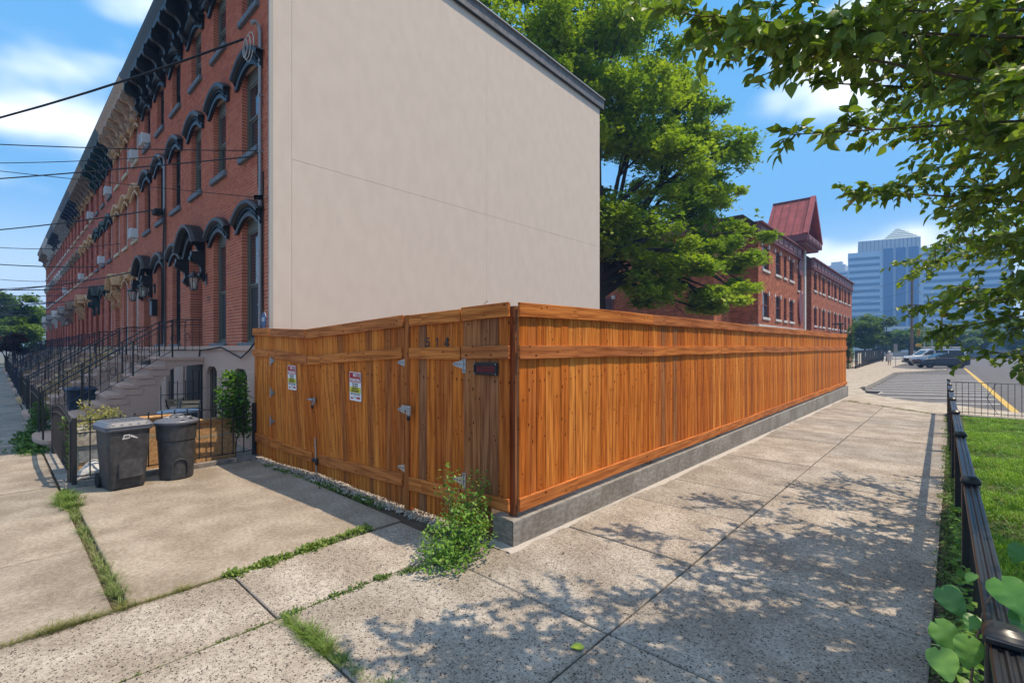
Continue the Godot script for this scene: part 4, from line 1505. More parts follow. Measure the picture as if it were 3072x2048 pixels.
func bracket_mesh(w: float, h: float, out: float) -> MB:
	var g := MB.new()
	var p := PackedVector2Array()
	for k in [[0, 0], [0.16, 0.02], [0.3, 0.1], [0.36, 0.24], [0.3, 0.36], [0.34, 0.48], [0.55, 0.58], [0.82, 0.62], [1.0, 0.76], [1.0, 1.0], [0.0, 1.0]]:
		p.append(Vector2(k[0] * out, k[1] * h))
	g.prism(p, W(0, 0, -w / 2), Vector3(-1, 0, 0), Vector3.UP, W(0, 0, w))
	g.lathe(W(-out * 0.78, h * 0.76, -w / 2 - 0.012), [Vector2(h * 0.14, 0), Vector2(h * 0.14, w + 0.024), Vector2(0, w + 0.024)], 10, Basis(Vector3(1, 0, 0), Vector3(0, 0, -1), Vector3(0, 1, 0)))
	g.lathe(W(-out * 0.2, h * 0.2, -w / 2 - 0.012), [Vector2(h * 0.11, 0), Vector2(h * 0.11, w + 0.024), Vector2(0, w + 0.024)], 10, Basis(Vector3(1, 0, 0), Vector3(0, 0, -1), Vector3(0, 1, 0)))
	return g


func window_unit(root: Node3D, o: Array, frame: String, sill: String, hood: String, hood_m: Mesh, near: bool, curtain: bool) -> void:
	var c: float = o[0]
	var w: float = o[1]
	var y0: float = o[2]
	var y1: float = o[3]
	var x := XF + 0.10
	var win := MB.new()
	var f := 0.075
	win.box(W(x + 0.04, (y0 + y1) / 2, c - w / 2 + f / 2), Vector3(0.08, y1 - y0, f))
	win.box(W(x + 0.04, (y0 + y1) / 2, c + w / 2 - f / 2), Vector3(0.08, y1 - y0, f))
	win.box(W(x + 0.04, y0 + 0.035, c), Vector3(0.08, 0.07, w - f * 2))
	win.box(W(x + 0.035, y1 - 0.15, c), Vector3(0.07, 0.30, w - f * 2))
	var part := obj("window", win, M[frame], root)
	var yb := y0 + 0.07
	var yt := y1 - 0.30
	var ym := (yb + yt) / 2
	var iw := w - f * 2
	for k in 2:
		var a: float = [yb, ym][k]
		var b: float = [ym, yt][k]
		var xx := x + (0.05 if k == 0 else 0.03)
		var s := MB.new()
		s.box(W(xx, (a + b) / 2, c - iw / 2 + 0.02), Vector3(0.03, b - a, 0.04))
		s.box(W(xx, (a + b) / 2, c + iw / 2 - 0.02), Vector3(0.03, b - a, 0.04))
		s.box(W(xx, a + 0.02, c), Vector3(0.03, 0.04, iw - 0.08))
		s.box(W(xx, b - 0.02, c), Vector3(0.03, 0.04, iw - 0.08))
		obj("sash", s, M[frame], part)
		s = MB.new()
		s.box(W(xx + 0.004, (a + b) / 2, c), Vector3(0.004, b - a - 0.08, iw - 0.08))
		obj("pane", s, M.glass if not (near and k == 0 and y0 < 3.0) else M.screen, part)
	var bk := MB.new()  # near-black sheets stand in for the shade of the unlit room
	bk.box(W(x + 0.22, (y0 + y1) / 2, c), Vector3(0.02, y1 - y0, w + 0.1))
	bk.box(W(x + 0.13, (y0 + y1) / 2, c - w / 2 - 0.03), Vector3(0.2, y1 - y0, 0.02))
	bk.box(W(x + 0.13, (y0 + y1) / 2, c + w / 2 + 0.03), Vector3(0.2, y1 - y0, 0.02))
	obj("room_shade_sheet", bk, M.room_dark, part)
	if curtain:
		var cu := MB.new()
		var last := W(x + 0.13, 0, c - iw / 2 + 0.03)
		for k in 10:
			var q := W(x + 0.13 + (0.025 if k % 2 == 0 else 0.0), 0, c - iw / 2 + 0.03 + (k + 1) * 0.036)
			cu.quad(last + Vector3(0, ym + 0.1, 0), q + Vector3(0, ym + 0.1, 0), q + Vector3(0, yt, 0), last + Vector3(0, yt, 0))
			last = q
		obj("curtain", cu, M.curtain, part)
	var sl := MB.new()
	sl.cut(W(XF + 0.03, y0 - 0.065, c), Vector3(0.22, 0.13, w + 0.16), 0.012)
	obj("sill", sl, M[sill], part)
	var h := obj("hood", hood_m, M[hood], part)
	h.position = W(XF - 0.003, y1 - 0.05, c)


func house(i: int, s: Dictionary) -> Node3D:
	var near := i < 2
	var b_at := ROW0 + LOT * i
	var root := thing("row_house", s.label, "house", W(0, 0, b_at), "row houses along the avenue")
	var ops := openings()
	var wall := wall_front(ops, 0.0, LOT, 2.10, 10.62, XF)
	# body: roof, rear and party walls
	obj("wall", wall, M.mortar if i < 3 else M[s.get("brick", "brick_far")], root)
	var body := MB.new()
	body.quad(W(XF + 0.02, 11.45, LOT), W(XF + 0.02, 11.45, 0.0), W(15.1, 11.15, 0.0), W(15.1, 11.15, LOT))
	obj("roof", body, M.roof_dark, root)
	body = MB.new()
	body.quad(W(15.1, 0, 0), W(15.1, 0, LOT), W(15.1, 11.15, LOT), W(15.1, 11.15, 0))
	obj("rear_wall", body, M.brick_far, root)
	if i == 9:
		body = MB.new()
		body.quad(W(15.1, 0, LOT), W(XF, 0, LOT), W(XF, 11.4, LOT), W(15.1, 11.15, LOT))
		obj("side_wall", body, M.brick_far, root)
	rng.seed = 300 + i
	if i < 3:
		lay_bricks(root, ops, 2.115, 10.6, b_at, 300 if i == 0 else 0)
	# brownstone base with an arched window and door
	var base := MB.new()
	var bops := [[1.5, 0.9, 0.35, 1.62, 0.25], [3.45, 0.86, 0.02, 1.62, 0.25]]
	base.v = wall_front(bops, 0.0, LOT, 0.0, 2.08, XF - 0.05).v
	base.n = wall_front(bops, 0.0, LOT, 0.0, 2.08, XF - 0.05).n
	base.box(W(XF - 0.03, 2.06, LOT / 2), Vector3(0.12, 0.10, LOT))
	# rustication: raised courses between grooves
	for k in 3:
		var ya: float = [0.0, 0.56, 1.08][k]
		var yb: float = [0.54, 1.06, 1.58][k]
		for seg in [[0.0, 1.02], [1.98, 2.98], [3.92, 4.1]]:
			base.cut(W(XF - 0.06, (ya + yb) / 2, (seg[0] + seg[1]) / 2), Vector3(0.03, yb - ya, seg[1] - seg[0]), 0.008)
	for k in 2:
		# arched heads
		var c: float = bops[k][0]
		var p := PackedVector2Array()
		for m in 13:
			var a := PI * m / 12.0
			p.append(Vector2(cos(a) * 0.43, 1.38 + sin(a) * 0.27))
		p.append(Vector2(-0.47, 1.38)); p.append(Vector2(-0.47, 1.72)); p.append(Vector2(0.47, 1.72)); p.append(Vector2(0.47, 1.38))
		base.prism(p, W(XF - 0.048, 0, c), Vector3(0, 0, 1), Vector3.UP, Vector3(0.2, 0, 0))
	var bs := obj("base", base, M[s.get("stone", "brownstone")], root)
	for k in 2:
		var c: float = bops[k][0]
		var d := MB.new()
		d.box(W(XF + 0.17, 0.85, c), Vector3(0.02, 1.7, 0.96))  # shade inside the opening, painted as a near-black sheet
		obj("opening_shade_sheet", d, M.room_dark, bs)
		if i < 2:
			for m in 7:
				var bar := MB.new()
				bar.rod(W(XF + 0.03, 0.05 if k else 0.36, c - 0.36 + m * 0.12), W(XF + 0.03, 1.6, c - 0.36 + m * 0.12), 0.011, 6)
				obj("window_bar", bar, M.black_iron, bs)
	if i < 2:
		var ud := MB.new()  # black door panel, added to paint the void under the landing dark
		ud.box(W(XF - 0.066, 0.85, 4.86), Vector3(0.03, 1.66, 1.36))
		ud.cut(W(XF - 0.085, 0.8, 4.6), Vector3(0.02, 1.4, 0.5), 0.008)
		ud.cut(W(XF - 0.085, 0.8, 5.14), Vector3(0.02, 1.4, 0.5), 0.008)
		obj("recess_shade_door", ud, M.black_paint, root)
	# windows
	var hm := hood_mesh(0.58, 0.24, 0.86, 0.9).done() if i < 4 else hood_mesh(0.58, 0.24, 0.86, 0.9, false).done()
	for o in ops:
		if o[1] > 1.0:
			continue
		window_unit(root, o, s.frame, s.sill, s.hood, hm, i == 0, i == 0 and o[2] < 3.0)
	# door in its deep reveal, with a bracketed hood
	var c: float = BAYS[2]
	var d := MB.new()
	d.box(W(XF + 0.52, 3.0, c - 0.29), Vector3(0.05, 2.2, 0.5))
	d.box(W(XF + 0.52, 3.0, c + 0.29), Vector3(0.05, 2.2, 0.5))
	d.box(W(XF + 0.51, 4.16, c), Vector3(0.08, 0.1, 1.12))
	for m in 2:
		for y in [2.35, 3.35]:
			d.cut(W(XF + 0.49, y, c - 0.29 + m * 0.58), Vector3(0.02, 0.7, 0.32), 0.008)
	var door := obj("door", d, M[s.get("door", "black_paint")], root)
	d = MB.new()
	d.box(W(XF + 0.52, 4.4, c), Vector3(0.01, 0.38, 1.1))
	obj("transom", d, M.glass, door)
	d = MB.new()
	d.box(W(XF + 0.6, 3.2, c), Vector3(0.02, 2.9, 1.2))  # near-black sheet in place of the unlit hall
	obj("room_shade_sheet", d, M.room_dark, door)
	d = MB.new()
	d.lathe(W(XF + 0.49, 2.9, c - 0.06), [Vector2(0.012, 0), Vector2(0.03, 0.02), Vector2(0.03, 0.045), Vector2(0, 0.055)], 10, Basis(Vector3(0, 0, 1), Vector3(-1, 0, 0), Vector3(0, -1, 0)))
	obj("handle", d, M.bronze, door)
	var hood := hood_mesh(0.64, 0.42, 0.95, 1.9)
	shift_mesh(hood, W(XF - 0.003, 4.86, c))
	var ho := obj("door_hood", hood, M[s.hood], root)
	for m in [-1.0, 1.0]:
		var br := bracket_mesh(0.14, 0.72, 0.30)
		shift_mesh(br, W(XF - 0.002, 3.72, c + m * 0.73))
		obj("bracket", br, M[s.hood], ho)
	# cornice
	var cor := MB.new()
	var prof := PackedVector2Array()
	for p in [[0, 0], [0, 0.06], [0.08, 0.09], [0.34, 0.09], [0.38, 0.15], [0.46, 0.17], [0.64, 0.17], [0.68, 0.50], [0.76, 0.52], [0.80, 0.50], [0.96, 0.60], [1.04, 0.64], [1.10, 0.62], [1.12, 0.0]]:
		prof.append(Vector2(p[0], p[1]))
	var e := 0.004
	cor.sweep(PackedVector3Array([W(XF, 10.5, e), W(XF, 10.5, LOT - e)]), PackedVector3Array([Vector3.UP, Vector3.UP]), Vector3(-1, 0, 0), prof)
	var co := obj("cornice", cor, M[s.cornice], root)
	var bm := bracket_mesh(0.14, 0.92, 0.46).done()
	for m in 6:
		var br := obj("bracket", bm, M[s.get("bracket", s.cornice)], co)
		br.position = W(XF - 0.09, 10.26, 0.35 + m * 1.034)
	for m in 5:
		var pn := MB.new()
		pn.cut(W(XF - 0.105, 10.70, 0.87 + m * 1.034), Vector3(0.03, 0.2, 0.62), 0.01)
		obj("frieze_panel", pn, M[s.cornice], co)
	if not near:
		var fas := MB.new()
		fas.box(W(XF - 0.3, 11.66, LOT / 2), Vector3(0.62, 0.05, LOT - 0.01))
		obj("flashing", fas, M.roof_dark, co)
	return root


func stoop(i: int, m: String, label: String) -> void:
	var t := thing("stoop", label, "steps", W(0, 0, ROW0 + LOT * i), "stoops of the row houses")
	var c := 4.86
	var half := 0.76
	# body
	var p := PackedVector2Array()
	p.append(Vector2(0.78, 0.0))
	p.append(Vector2(2.60, 0.0))
	if i < 2:
		for k in 8:
			var a := PI / 2 * k / 7.0
			p.append(Vector2(2.62 + 0.42 * (1 - cos(a)), 0.9 + 0.72 * sin(a)))
		p.append(Vector2(XF - 0.055, 1.66))
	else:
		p.append(Vector2(XF - 0.055, 0.0))
	p.append(Vector2(XF - 0.055, 1.77))
	p.append(Vector2(2.74, 1.77))
	for k in range(1, 8):
		p.append(Vector2(2.74 - 0.255 * (k - 1), 1.77 - 0.207 * k))
		p.append(Vector2(2.74 - 0.255 * k, 1.77 - 0.207 * k))
	p.append(Vector2(0.955, 0.1))
	p.append(Vector2(0.78, 0.1))
	var g := MB.new()
	g.prism(p, W(0, 0, c - half), Vector3(1, 0, 0), Vector3.UP, W(0, 0, half * 2))
	obj("body", g, M[m], t)
	for k in 8:
		g = MB.new()
		var a0 := 2.70 - 0.255 * k
		var a1 := XF - 0.055 if k == 0 else 2.70 - 0.255 * (k - 1) + 0.06
		var y := 1.805 - 0.207 * k
		# tread with a rounded nosing
		var pr := PackedVector2Array([Vector2(a1, y - 0.035), Vector2(a1, y + 0.035), Vector2(a0, y + 0.035), Vector2(a0 - 0.025, y + 0.025), Vector2(a0 - 0.035, y), Vector2(a0 - 0.025, y - 0.025), Vector2(a0, y - 0.035)])
		g.prism(pr, W(0, 0, c - half - 0.035), Vector3(1, 0, 0), Vector3.UP, W(0, 0, half * 2 + 0.07))
		obj("tread", g, M[m], t)
		if k > 0 and i < 2:
			g = MB.new()
			g.cut(W((a0 + a1) / 2 + 0.02, y - 0.12, c - half - 0.006), Vector3(a1 - a0 + 0.10, 0.14, 0.02), 0.006)
			obj("side_panel", g, M[m], t)
	g = MB.new()
	var q := PackedVector2Array()
	for k in 9:
		var a := PI / 2 + PI * k / 8.0
		q.append(Vector2(0.74 + cos(a) * 0.2, c + sin(a) * 0.92))
	q.append(Vector2(1.0, c - 0.92)); q.append(Vector2(1.0, c + 0.92))
	g.prism(q, Vector3(0, 0.17, 0), Vector3(1, 0, 0), Vector3(0, 0, -1), Vector3(0, -0.07, 0))
	var q2 := PackedVector2Array()
	for v in q:
		q2.append(Vector2(0.78 + (v.x - 0.78) * 0.86, c + (v.y - c) * 0.96))
	g.prism(q2, Vector3(0, 0.10, 0), Vector3(1, 0, 0), Vector3(0, 0, -1), Vector3(0, -0.12, 0))
	obj("bottom_step", g, M[m], t)


func stair_railing(i: int, side: float, iron: String, label: String, fancy: bool) -> void:
	var b := 4.86 + side * 0.68
	var t := thing("stair_railing", label, "railing", W(0, 0, ROW0 + LOT * i), "iron railings of the stoops")
	var top := PackedVector3Array([W(XF - 0.07, 2.76, b), W(2.9, 2.74, b), W(0.66, 1.16, b)])
	var g := MB.new()
	g.bar(top[0], top[1], 0.045, 0.022)
	g.bar(top[1], top[2], 0.045, 0.022)
	obj("handrail", g, M[iron], t)
	g = MB.new()
	g.bar(top[0] + Vector3(0, -0.74, 0), top[1] + Vector3(0, -0.74, 0), 0.03, 0.012)
	g.bar(top[1] + Vector3(0, -0.74, 0), W(0.74, 0.49, b), 0.03, 0.012)
	g.bar(top[1] + Vector3(0, -0.12, 0), top[2] + Vector3(0, -0.12, 0), 0.025, 0.012)
	g.bar(top[0] + Vector3(0, -0.12, 0), top[1] + Vector3(0, -0.12, 0), 0.025, 0.012)
	obj("lower_rail", g, M[iron], t)
	var n := 20
	for k in n:
		var a := lerpf(XF - 0.12, 0.72, k / float(n - 1))
		var yt := 2.74 if a > 2.9 else lerpf(1.16, 2.74, (a - 0.66) / 2.24)
		g = MB.new()
		g.rod(W(a, yt - 0.74, b), W(a, yt, b), 0.0075, 4)
		obj("baluster", g, M[iron], t)
	for k in 4:
		var a: float = [2.9, 2.15, 1.4, 0.68][k]
		var y0: float = [1.84, 1.42, 0.80, 0.17][k]
		var yt := lerpf(1.16, 2.74, (a - 0.66) / 2.24)
		g = MB.new()
		g.box(W(a, (y0 + yt) / 2, b), Vector3(0.032, yt - y0, 0.032))
		obj("post", g, M[iron], t)
	if fancy:
		for k in 6:
			var a: float = [3.2, 2.5, 2.2, 1.8, 1.45, 1.05][k]
			var yt := 2.74 if a > 2.9 else lerpf(1.16, 2.74, (a - 0.66) / 2.24)
			var sp := PackedVector3Array()
			for m in 13:
				var an := TAU * m / 12.0
				sp.append(W(a + cos(an) * 0.055, yt - 0.42 + sin(an) * 0.09, b))
			g = MB.new()
			g.tube(sp, 0.007, 0.007, 4, false)
			obj("scroll", g, M[iron], t)


func picket_fence(called: String, label: String, p: Vector3, q: Vector3, h: float, rails: Array, gap: float, iron: String, posts: bool, arch := 0.0) -> Node3D:
	var t := thing(called, label, "railing", p, "iron fences of the areaways")
	var l := p.distance_to(q)
	var d := (q - p) / l
	var bow := func(u: float) -> float: return arch * 4.0 * u * (1.0 - u)
	for r in rails:
		var g := MB.new()
		var n := 8 if arch > 0.0 else 1
		for k in n:
			var u0 := k / float(n)
			var u1 := (k + 1) / float(n)
			var b0: float = bow.call(u0) if r > 0.4 else 0.0
			var b1: float = bow.call(u1) if r > 0.4 else 0.0
			g.bar(d * l * u0 + Vector3(0, r + b0, 0), d * l * u1 + Vector3(0, r + b1, 0), 0.03, 0.014)
		obj("rail", g, M[iron], t)
	var n := int(l / gap)
	for k in n + 1:
		var u := k / float(n)
		var g := MB.new()
		var hh: float = h + bow.call(u)
		var o := d * l * u
		g.box(o + Vector3(0, (hh + 0.08) / 2, 0), Vector3(0.016, hh - 0.08, 0.016))
		g.box(o + Vector3(0, hh + 0.008, 0), Vector3(0.024, 0.016, 0.024))
		obj("picket", g, M[iron], t)
	if posts:
		for u in [0.0, 1.0]:
			var g := MB.new()
			g.cut(d * l * u + Vector3(0, h / 2 + 0.01, 0), Vector3(0.06, h + 0.04, 0.06), 0.006)
			obj("post", g, M[iron], t)
	return t


func lantern(label: String, at: Vector3, s: float) -> void:
	var t := thing("wall_lantern", label, "lamp", at, "lanterns beside the front doors")
	var g := MB.new()
	g.box(Vector3(0.30, -0.05, 0) * s, Vector3(0.04, 0.3, 0.12) * s)
	g.tube(PackedVector3Array([Vector3(0.28, 0.02, 0) * s, Vector3(0.2, 0.14, 0) * s, Vector3(0.08, 0.12, 0) * s, Vector3(0.0, 0.04, 0) * s]), 0.014 * s, 0.012 * s, 6)
	obj("arm", g, M.black_paint, t)
	g = MB.new()
	g.lathe(Vector3.ZERO, [Vector2(0.16, -0.02) * s, Vector2(0.15, 0.0) * s, Vector2(0.04, 0.10) * s, Vector2(0.02, 0.16) * s, Vector2(0, 0.18) * s], 6)
	g.lathe(Vector3(0, -0.36, 0) * s, [Vector2(0.0, -0.02) * s, Vector2(0.08, 0.0) * s, Vector2(0.08, 0.02) * s, Vector2(0.0, 0.02) * s], 6)
	for k in 6:
		var a := TAU * k / 6.0
		g.rod(Vector3(cos(a) * 0.075, -0.35, sin(a) * 0.075) * s, Vector3(cos(a) * 0.13, -0.02, sin(a) * 0.13) * s, 0.009 * s, 4)
	obj("cage", g, M.black_paint, t)
	g = MB.new()
	g.lathe(Vector3(0, -0.34, 0) * s, [Vector2(0.07, 0.0) * s, Vector2(0.122, 0.32) * s], 6)
	obj("glass", g, M.lamp_glass, t)
	g = MB.new()
	g.lathe(Vector3(0, -0.28, 0) * s, [Vector2(0.02, 0.0) * s, Vector2(0.022, 0.12) * s, Vector2(0, 0.16) * s], 8)
	obj("candle", g, M.bulb, t)


func air_conditioner(label: String, b: float, y: float) -> void:
	var t := thing("air_conditioner", label, "air conditioner", W(XF - 0.03, y, b), "window air conditioners on the row houses")
	var g := MB.new()
	g.cut(Vector3.ZERO, Vector3(0.36, 0.34, 0.50), 0.015)
	obj("case", g, M.ac_white, t)
	g = MB.new()
	for k in 7:
		g.box(Vector3(-0.183, -0.12 + k * 0.04, 0), Vector3(0.006, 0.016, 0.42))
	obj("grille", g, M.ac_grille, t)
	g = MB.new()
	g.bar(Vector3(-0.12, -0.2, 0.2), Vector3(0.14, -0.42, 0.2), 0.03, 0.03)
	g.bar(Vector3(-0.12, -0.2, -0.2), Vector3(0.14, -0.42, -0.2), 0.03, 0.03)
	obj("support", g, M.ac_white, t)


func make_row() -> void:
	var spec := [
		{"label": "red brick row house with black hoods and a blank tan stucco side wall", "frame": "olive_frame", "sill": "slate_sill", "hood": "black_paint", "cornice": "black_paint"},
		{"label": "red brick row house with black cornice and narrow black window frames, second in the row", "frame": "black_paint", "sill": "slate_sill", "hood": "black_paint", "cornice": "black_paint"},
		{"label": "red brick row house with tan cornice, peach hoods and white window frames", "frame": "white_paint", "sill": "cream_stone", "hood": "peach_paint", "cornice": "tan_paint", "stone": "brownstone", "door": "white_paint"},
		{"label": "red brick row house with dark green cornice and dark green hoods", "frame": "white_paint", "sill": "slate_sill", "hood": "green_paint", "cornice": "green_paint", "stone": "ochre_stone"},
		{"label": "red brick row house with brown cornice and peach hoods, fifth in the row", "frame": "brown_paint", "sill": "cream_stone", "hood": "peach_paint", "cornice": "brown_paint", "brick": "brick_far_dark"},
		{"label": "red brick row house with black cornice and brown hoods, sixth in the row", "frame": "brown_paint", "sill": "cream_stone", "hood": "brown_paint", "cornice": "navy_paint"},
		{"label": "red brick row house with pale grey cornice and white sills, seventh in the row", "frame": "white_paint", "sill": "white_paint", "hood": "grey_paint", "cornice": "grey_paint"},
		{"label": "red brick row house with navy cornice and white hoods, eighth in the row", "frame": "white_paint", "sill": "white_paint", "hood": "white_paint", "cornice": "navy_paint", "brick": "brick_far_dark"},
		{"label": "red brick row house with white cornice, ninth in the row", "frame": "white_paint", "sill": "white_paint", "hood": "grey_paint", "cornice": "white_paint"},
		{"label": "last red brick row house of the row, with a brown cornice", "frame": "white_paint", "sill": "white_paint", "hood": "white_paint", "cornice": "brown_paint"},
	]
	for i in 10:
		var h := house(i, spec[i])
		if i == 0:
			stucco_side(h)
	var stones := ["brownstone", "brownstone", "ochre_stone", "brownstone", "brownstone", "ochre_stone", "grey_stone", "brownstone", "ochre_stone", "brownstone"]
	var irons := ["black_iron", "black_iron", "black_iron", "navy_iron", "navy_iron", "black_iron", "navy_iron", "black_iron", "navy_iron", "black_iron"]
	for i in 10:
		stoop(i, stones[i], ["brownstone stoop of the house beside the wooden fence", "second brownstone stoop from the wooden fence", "ochre stoop, third from the wooden fence"][i] if i < 3 else "stoop of the %s house of the row, seen through railings" % ORD[i])
		stair_railing(i, -1.0, irons[i], "iron stair railing of the %s stoop, on the side facing the fence" % ORD[i], i < 3)
		stair_railing(i, 1.0, irons[i], "iron stair railing of the %s stoop, on the far side" % ORD[i], i < 2)
		if i > 0:
			picket_fence("areaway_fence", "dark iron areaway fence before the %s house of the row" % ORD[i], W(0.72, 0, ROW0 + LOT * i + 0.05), W(0.72, 0, ROW0 + LOT * i + 3.7), 1.0, [0.86, 0.14], 0.15, irons[i], true)
	# areaway of the first house
	picket_fence("areaway_fence", "black iron fence between the driveway and the first areaway, behind the bins", W(0.80, 0.05, 9.56), W(3.31, 0.05, 9.66), 0.95, [0.74, 0.10, 0.92], 0.168, "black_iron", true)
	picket_fence("areaway_fence", "dark iron fence with a bowed top along the first areaway's front", W(0.78, 0.02, 9.62), W(0.78, 0.02, 12.9), 0.92, [0.90, 0.12, 0.78], 0.15, "charcoal_iron", true, 0.12)
	picket_fence("areaway_gate", "iron gate with spikes under the first stoop landing", W(2.66, 0.0, 13.72), W(3.48, 0.0, 13.72), 1.25, [0.95, 0.1], 0.16, "charcoal_iron", false)
	var g := MB.new()
	g.box(W(2.0, 0.03, 9.6), Vector3(2.6, 0.07, 0.12))
	struct("areaway_kerb", g, M.grey_stone)
	# lanterns, mailbox, plaques
	lantern("black lantern with clear panes beside the first door hood", W(XF - 0.28, 3.80, 13.62), 0.9)
	lantern("black lantern on the near side of the second front door", W(XF - 0.33, 4.05, 19.2), 1.0)
	lantern("black lantern on the far side of the second front door", W(XF - 0.33, 4.05, 20.9), 1.0)
	lantern("small black lantern far down the row by the sixth door", W(XF - 0.33, 3.9, 43.2), 1.0)
	var t := thing("mailbox", "black wall mailbox beside the second front door", "mailbox", W(XF - 0.09, 3.35, 19.05))
	g = MB.new()
	g.cut(Vector3.ZERO, Vector3(0.14, 0.5, 0.34), 0.015)
	obj("case", g, M.black_paint, t)
	g = MB.new()
	g.cut(Vector3(-0.02, 0.26, 0), Vector3(0.19, 0.05, 0.36), 0.012)
	obj("lid", g, M.black_paint, t)
	g = MB.new()
	g.lathe(Vector3(-0.072, 0.05, 0), [Vector2(0.016, 0), Vector2(0.012, 0.012), Vector2(0, 0.014)], 8, Basis(Vector3(0, 0, 1), Vector3(-1, 0, 0), Vector3(0, -1, 0)))
	obj("lock", g, M.galvanised, t)
	t = thing("house_numerals", "small dark house numerals on the brick beside the first door", "numerals", W(XF - 0.012, 3.27, 13.42))
	text("lettering", "516", Vector3.ZERO, Basis(Vector3(0, 0, 1), Vector3.UP, Vector3(-1, 0, 0)), 0.24, 0.14, M.ink, t)
	t = thing("security_sign", "small blue oval security sign at the foot of the stucco wall corner", "sign", W(3.42, 2.16, 9.5))
	g = MB.new()
	var ov := PackedVector2Array()
	for k in 8:
		var a := TAU * (k + 0.5) / 8.0
		ov.append(Vector2(cos(a) * 0.12, sin(a) * 0.16))
	g.prism(ov, Vector3(0, 0.42, 0), Vector3(0, 0, 1), Vector3.UP, Vector3(0.012, 0, 0))
	obj("panel", g, M.sign_blue, t)
	text("lettering", "ADT", Vector3(-0.003, 0.43, 0), Basis(Vector3(0, 0, 1), Vector3.UP, Vector3(-1, 0, 0)), 0.15, 0.07, M.sign_white, t, true)
	g = MB.new()
	g.rod(Vector3(0.012, -0.35, 0), Vector3(0.012, 0.36, 0), 0.012, 6)
	obj("stake", g, M.galvanised, t)
	# air conditioners
	var acs := [[2, 0, 8.97, "third-house top floor, nearest window"], [1, 2, 8.97, "second-house top floor, above its door"], [2, 0, 6.08, "third-house middle floor, nearest window"], [3, 0, 8.97, "green-trimmed house top floor"], [3, 1, 6.08, "green-trimmed house middle floor"], [4, 0, 8.97, "fifth-house top floor"], [4, 2, 6.08, "fifth-house middle floor"], [6, 1, 6.08, "seventh-house middle floor"]]
	for a in acs:
		air_conditioner("white window air conditioner, %s" % a[3], ROW0 + LOT * a[0] + BAYS[a[1]], a[2] + 0.22)
	facade_pipes()


func stucco_side(root: Node3D) -> void:
	# panels of the blank side wall, parted by grooves; the top follows the roof's slope
	var top := func(a: float) -> float: return lerpf(11.50, 11.08, (a - XF) / 11.55)
	var cols := [XF + 0.03, 3.98, 9.34, 15.13]
	for k in 3:
		for r in 2:
			var a0: float = cols[k] + (0.0025 if k else 0.0)
			var a1: float = cols[k + 1] - (0.0025 if k < 2 else 0.0)
			var p := PackedVector2Array()
			if k == 0:
				if r == 1:
					continue
				p = PackedVector2Array([Vector2(a0, 0), Vector2(a1, 0), Vector2(a1, top.call(a1)), Vector2(a0, top.call(a0))])
			elif r == 0:
				p = PackedVector2Array([Vector2(a0, 0), Vector2(a1, 0), Vector2(a1, 5.7775), Vector2(a0, 5.7775)])
			else:
				p = PackedVector2Array([Vector2(a0, 5.7825), Vector2(a1, 5.7825), Vector2(a1, top.call(a1)), Vector2(a0, top.call(a0))])
			var g := MB.new()
			g.prism(p, W(0, 0, -0.008), Vector3(1, 0, 0), Vector3.UP, W(0, 0, 0.008))
			obj("stucco_panel", g, M.stucco, root)
	var g := MB.new()
	g.prism(PackedVector2Array([Vector2(XF + 0.02, 0), Vector2(15.12, 0), Vector2(15.12, 11.06), Vector2(XF + 0.02, 11.48)]), W(0, 0, 0.001), Vector3(1, 0, 0), Vector3.UP, W(0, 0, 0.2))
	obj("side_wall", g, M.grey_trim, root)
	g = MB.new()
	g.box(W(XF + 0.005, 5.75, -0.004), Vector3(0.07, 11.5, 0.05))
	obj("corner_trim", g, M.grey_trim, root)
	# metal fascia along the roof edge
	g = MB.new()
	var a := W(XF - 0.02, 11.62, -0.05)
	var b := W(15.3, 11.19, -0.05)
	g.bar(a + Vector3(0, -0.16, 0), b + Vector3(0, -0.16, 0), 0.08, 0.32)
	obj("fascia", g, M.fascia, root)
	g = MB.new()
	g.bar(a + Vector3(0, 0.015, 0.02), b + Vector3(0, 0.015, 0.02), 0.16, 0.025)
	obj("drip_edge", g, M.drip_edge, root)
	g = MB.new()
	g.bar(a + Vector3(0, -0.335, 0), b + Vector3(0, -0.335, 0), 0.05, 0.03)
	obj("fascia_lip", g, M.roof_dark, root)


func sagging(p: Vector3, q: Vector3, sag: float, n := 14) -> PackedVector3Array:
	var o := PackedVector3Array()
	for k in n + 1:
		var u := k / float(n)
		o.append(p.lerp(q, u) - Vector3(0, sag * 4.0 * u * (1.0 - u), 0))
	return o


func wire(label: String, p: Vector3, q: Vector3, sag: float, r: float, group := "") -> void:
	var g := MB.new()
	g.tube(sagging(p, q, sag), r, r, 5)
	var o := obj("overhead_wire", g, M.cable)
	tag(o, label, "wire", group)


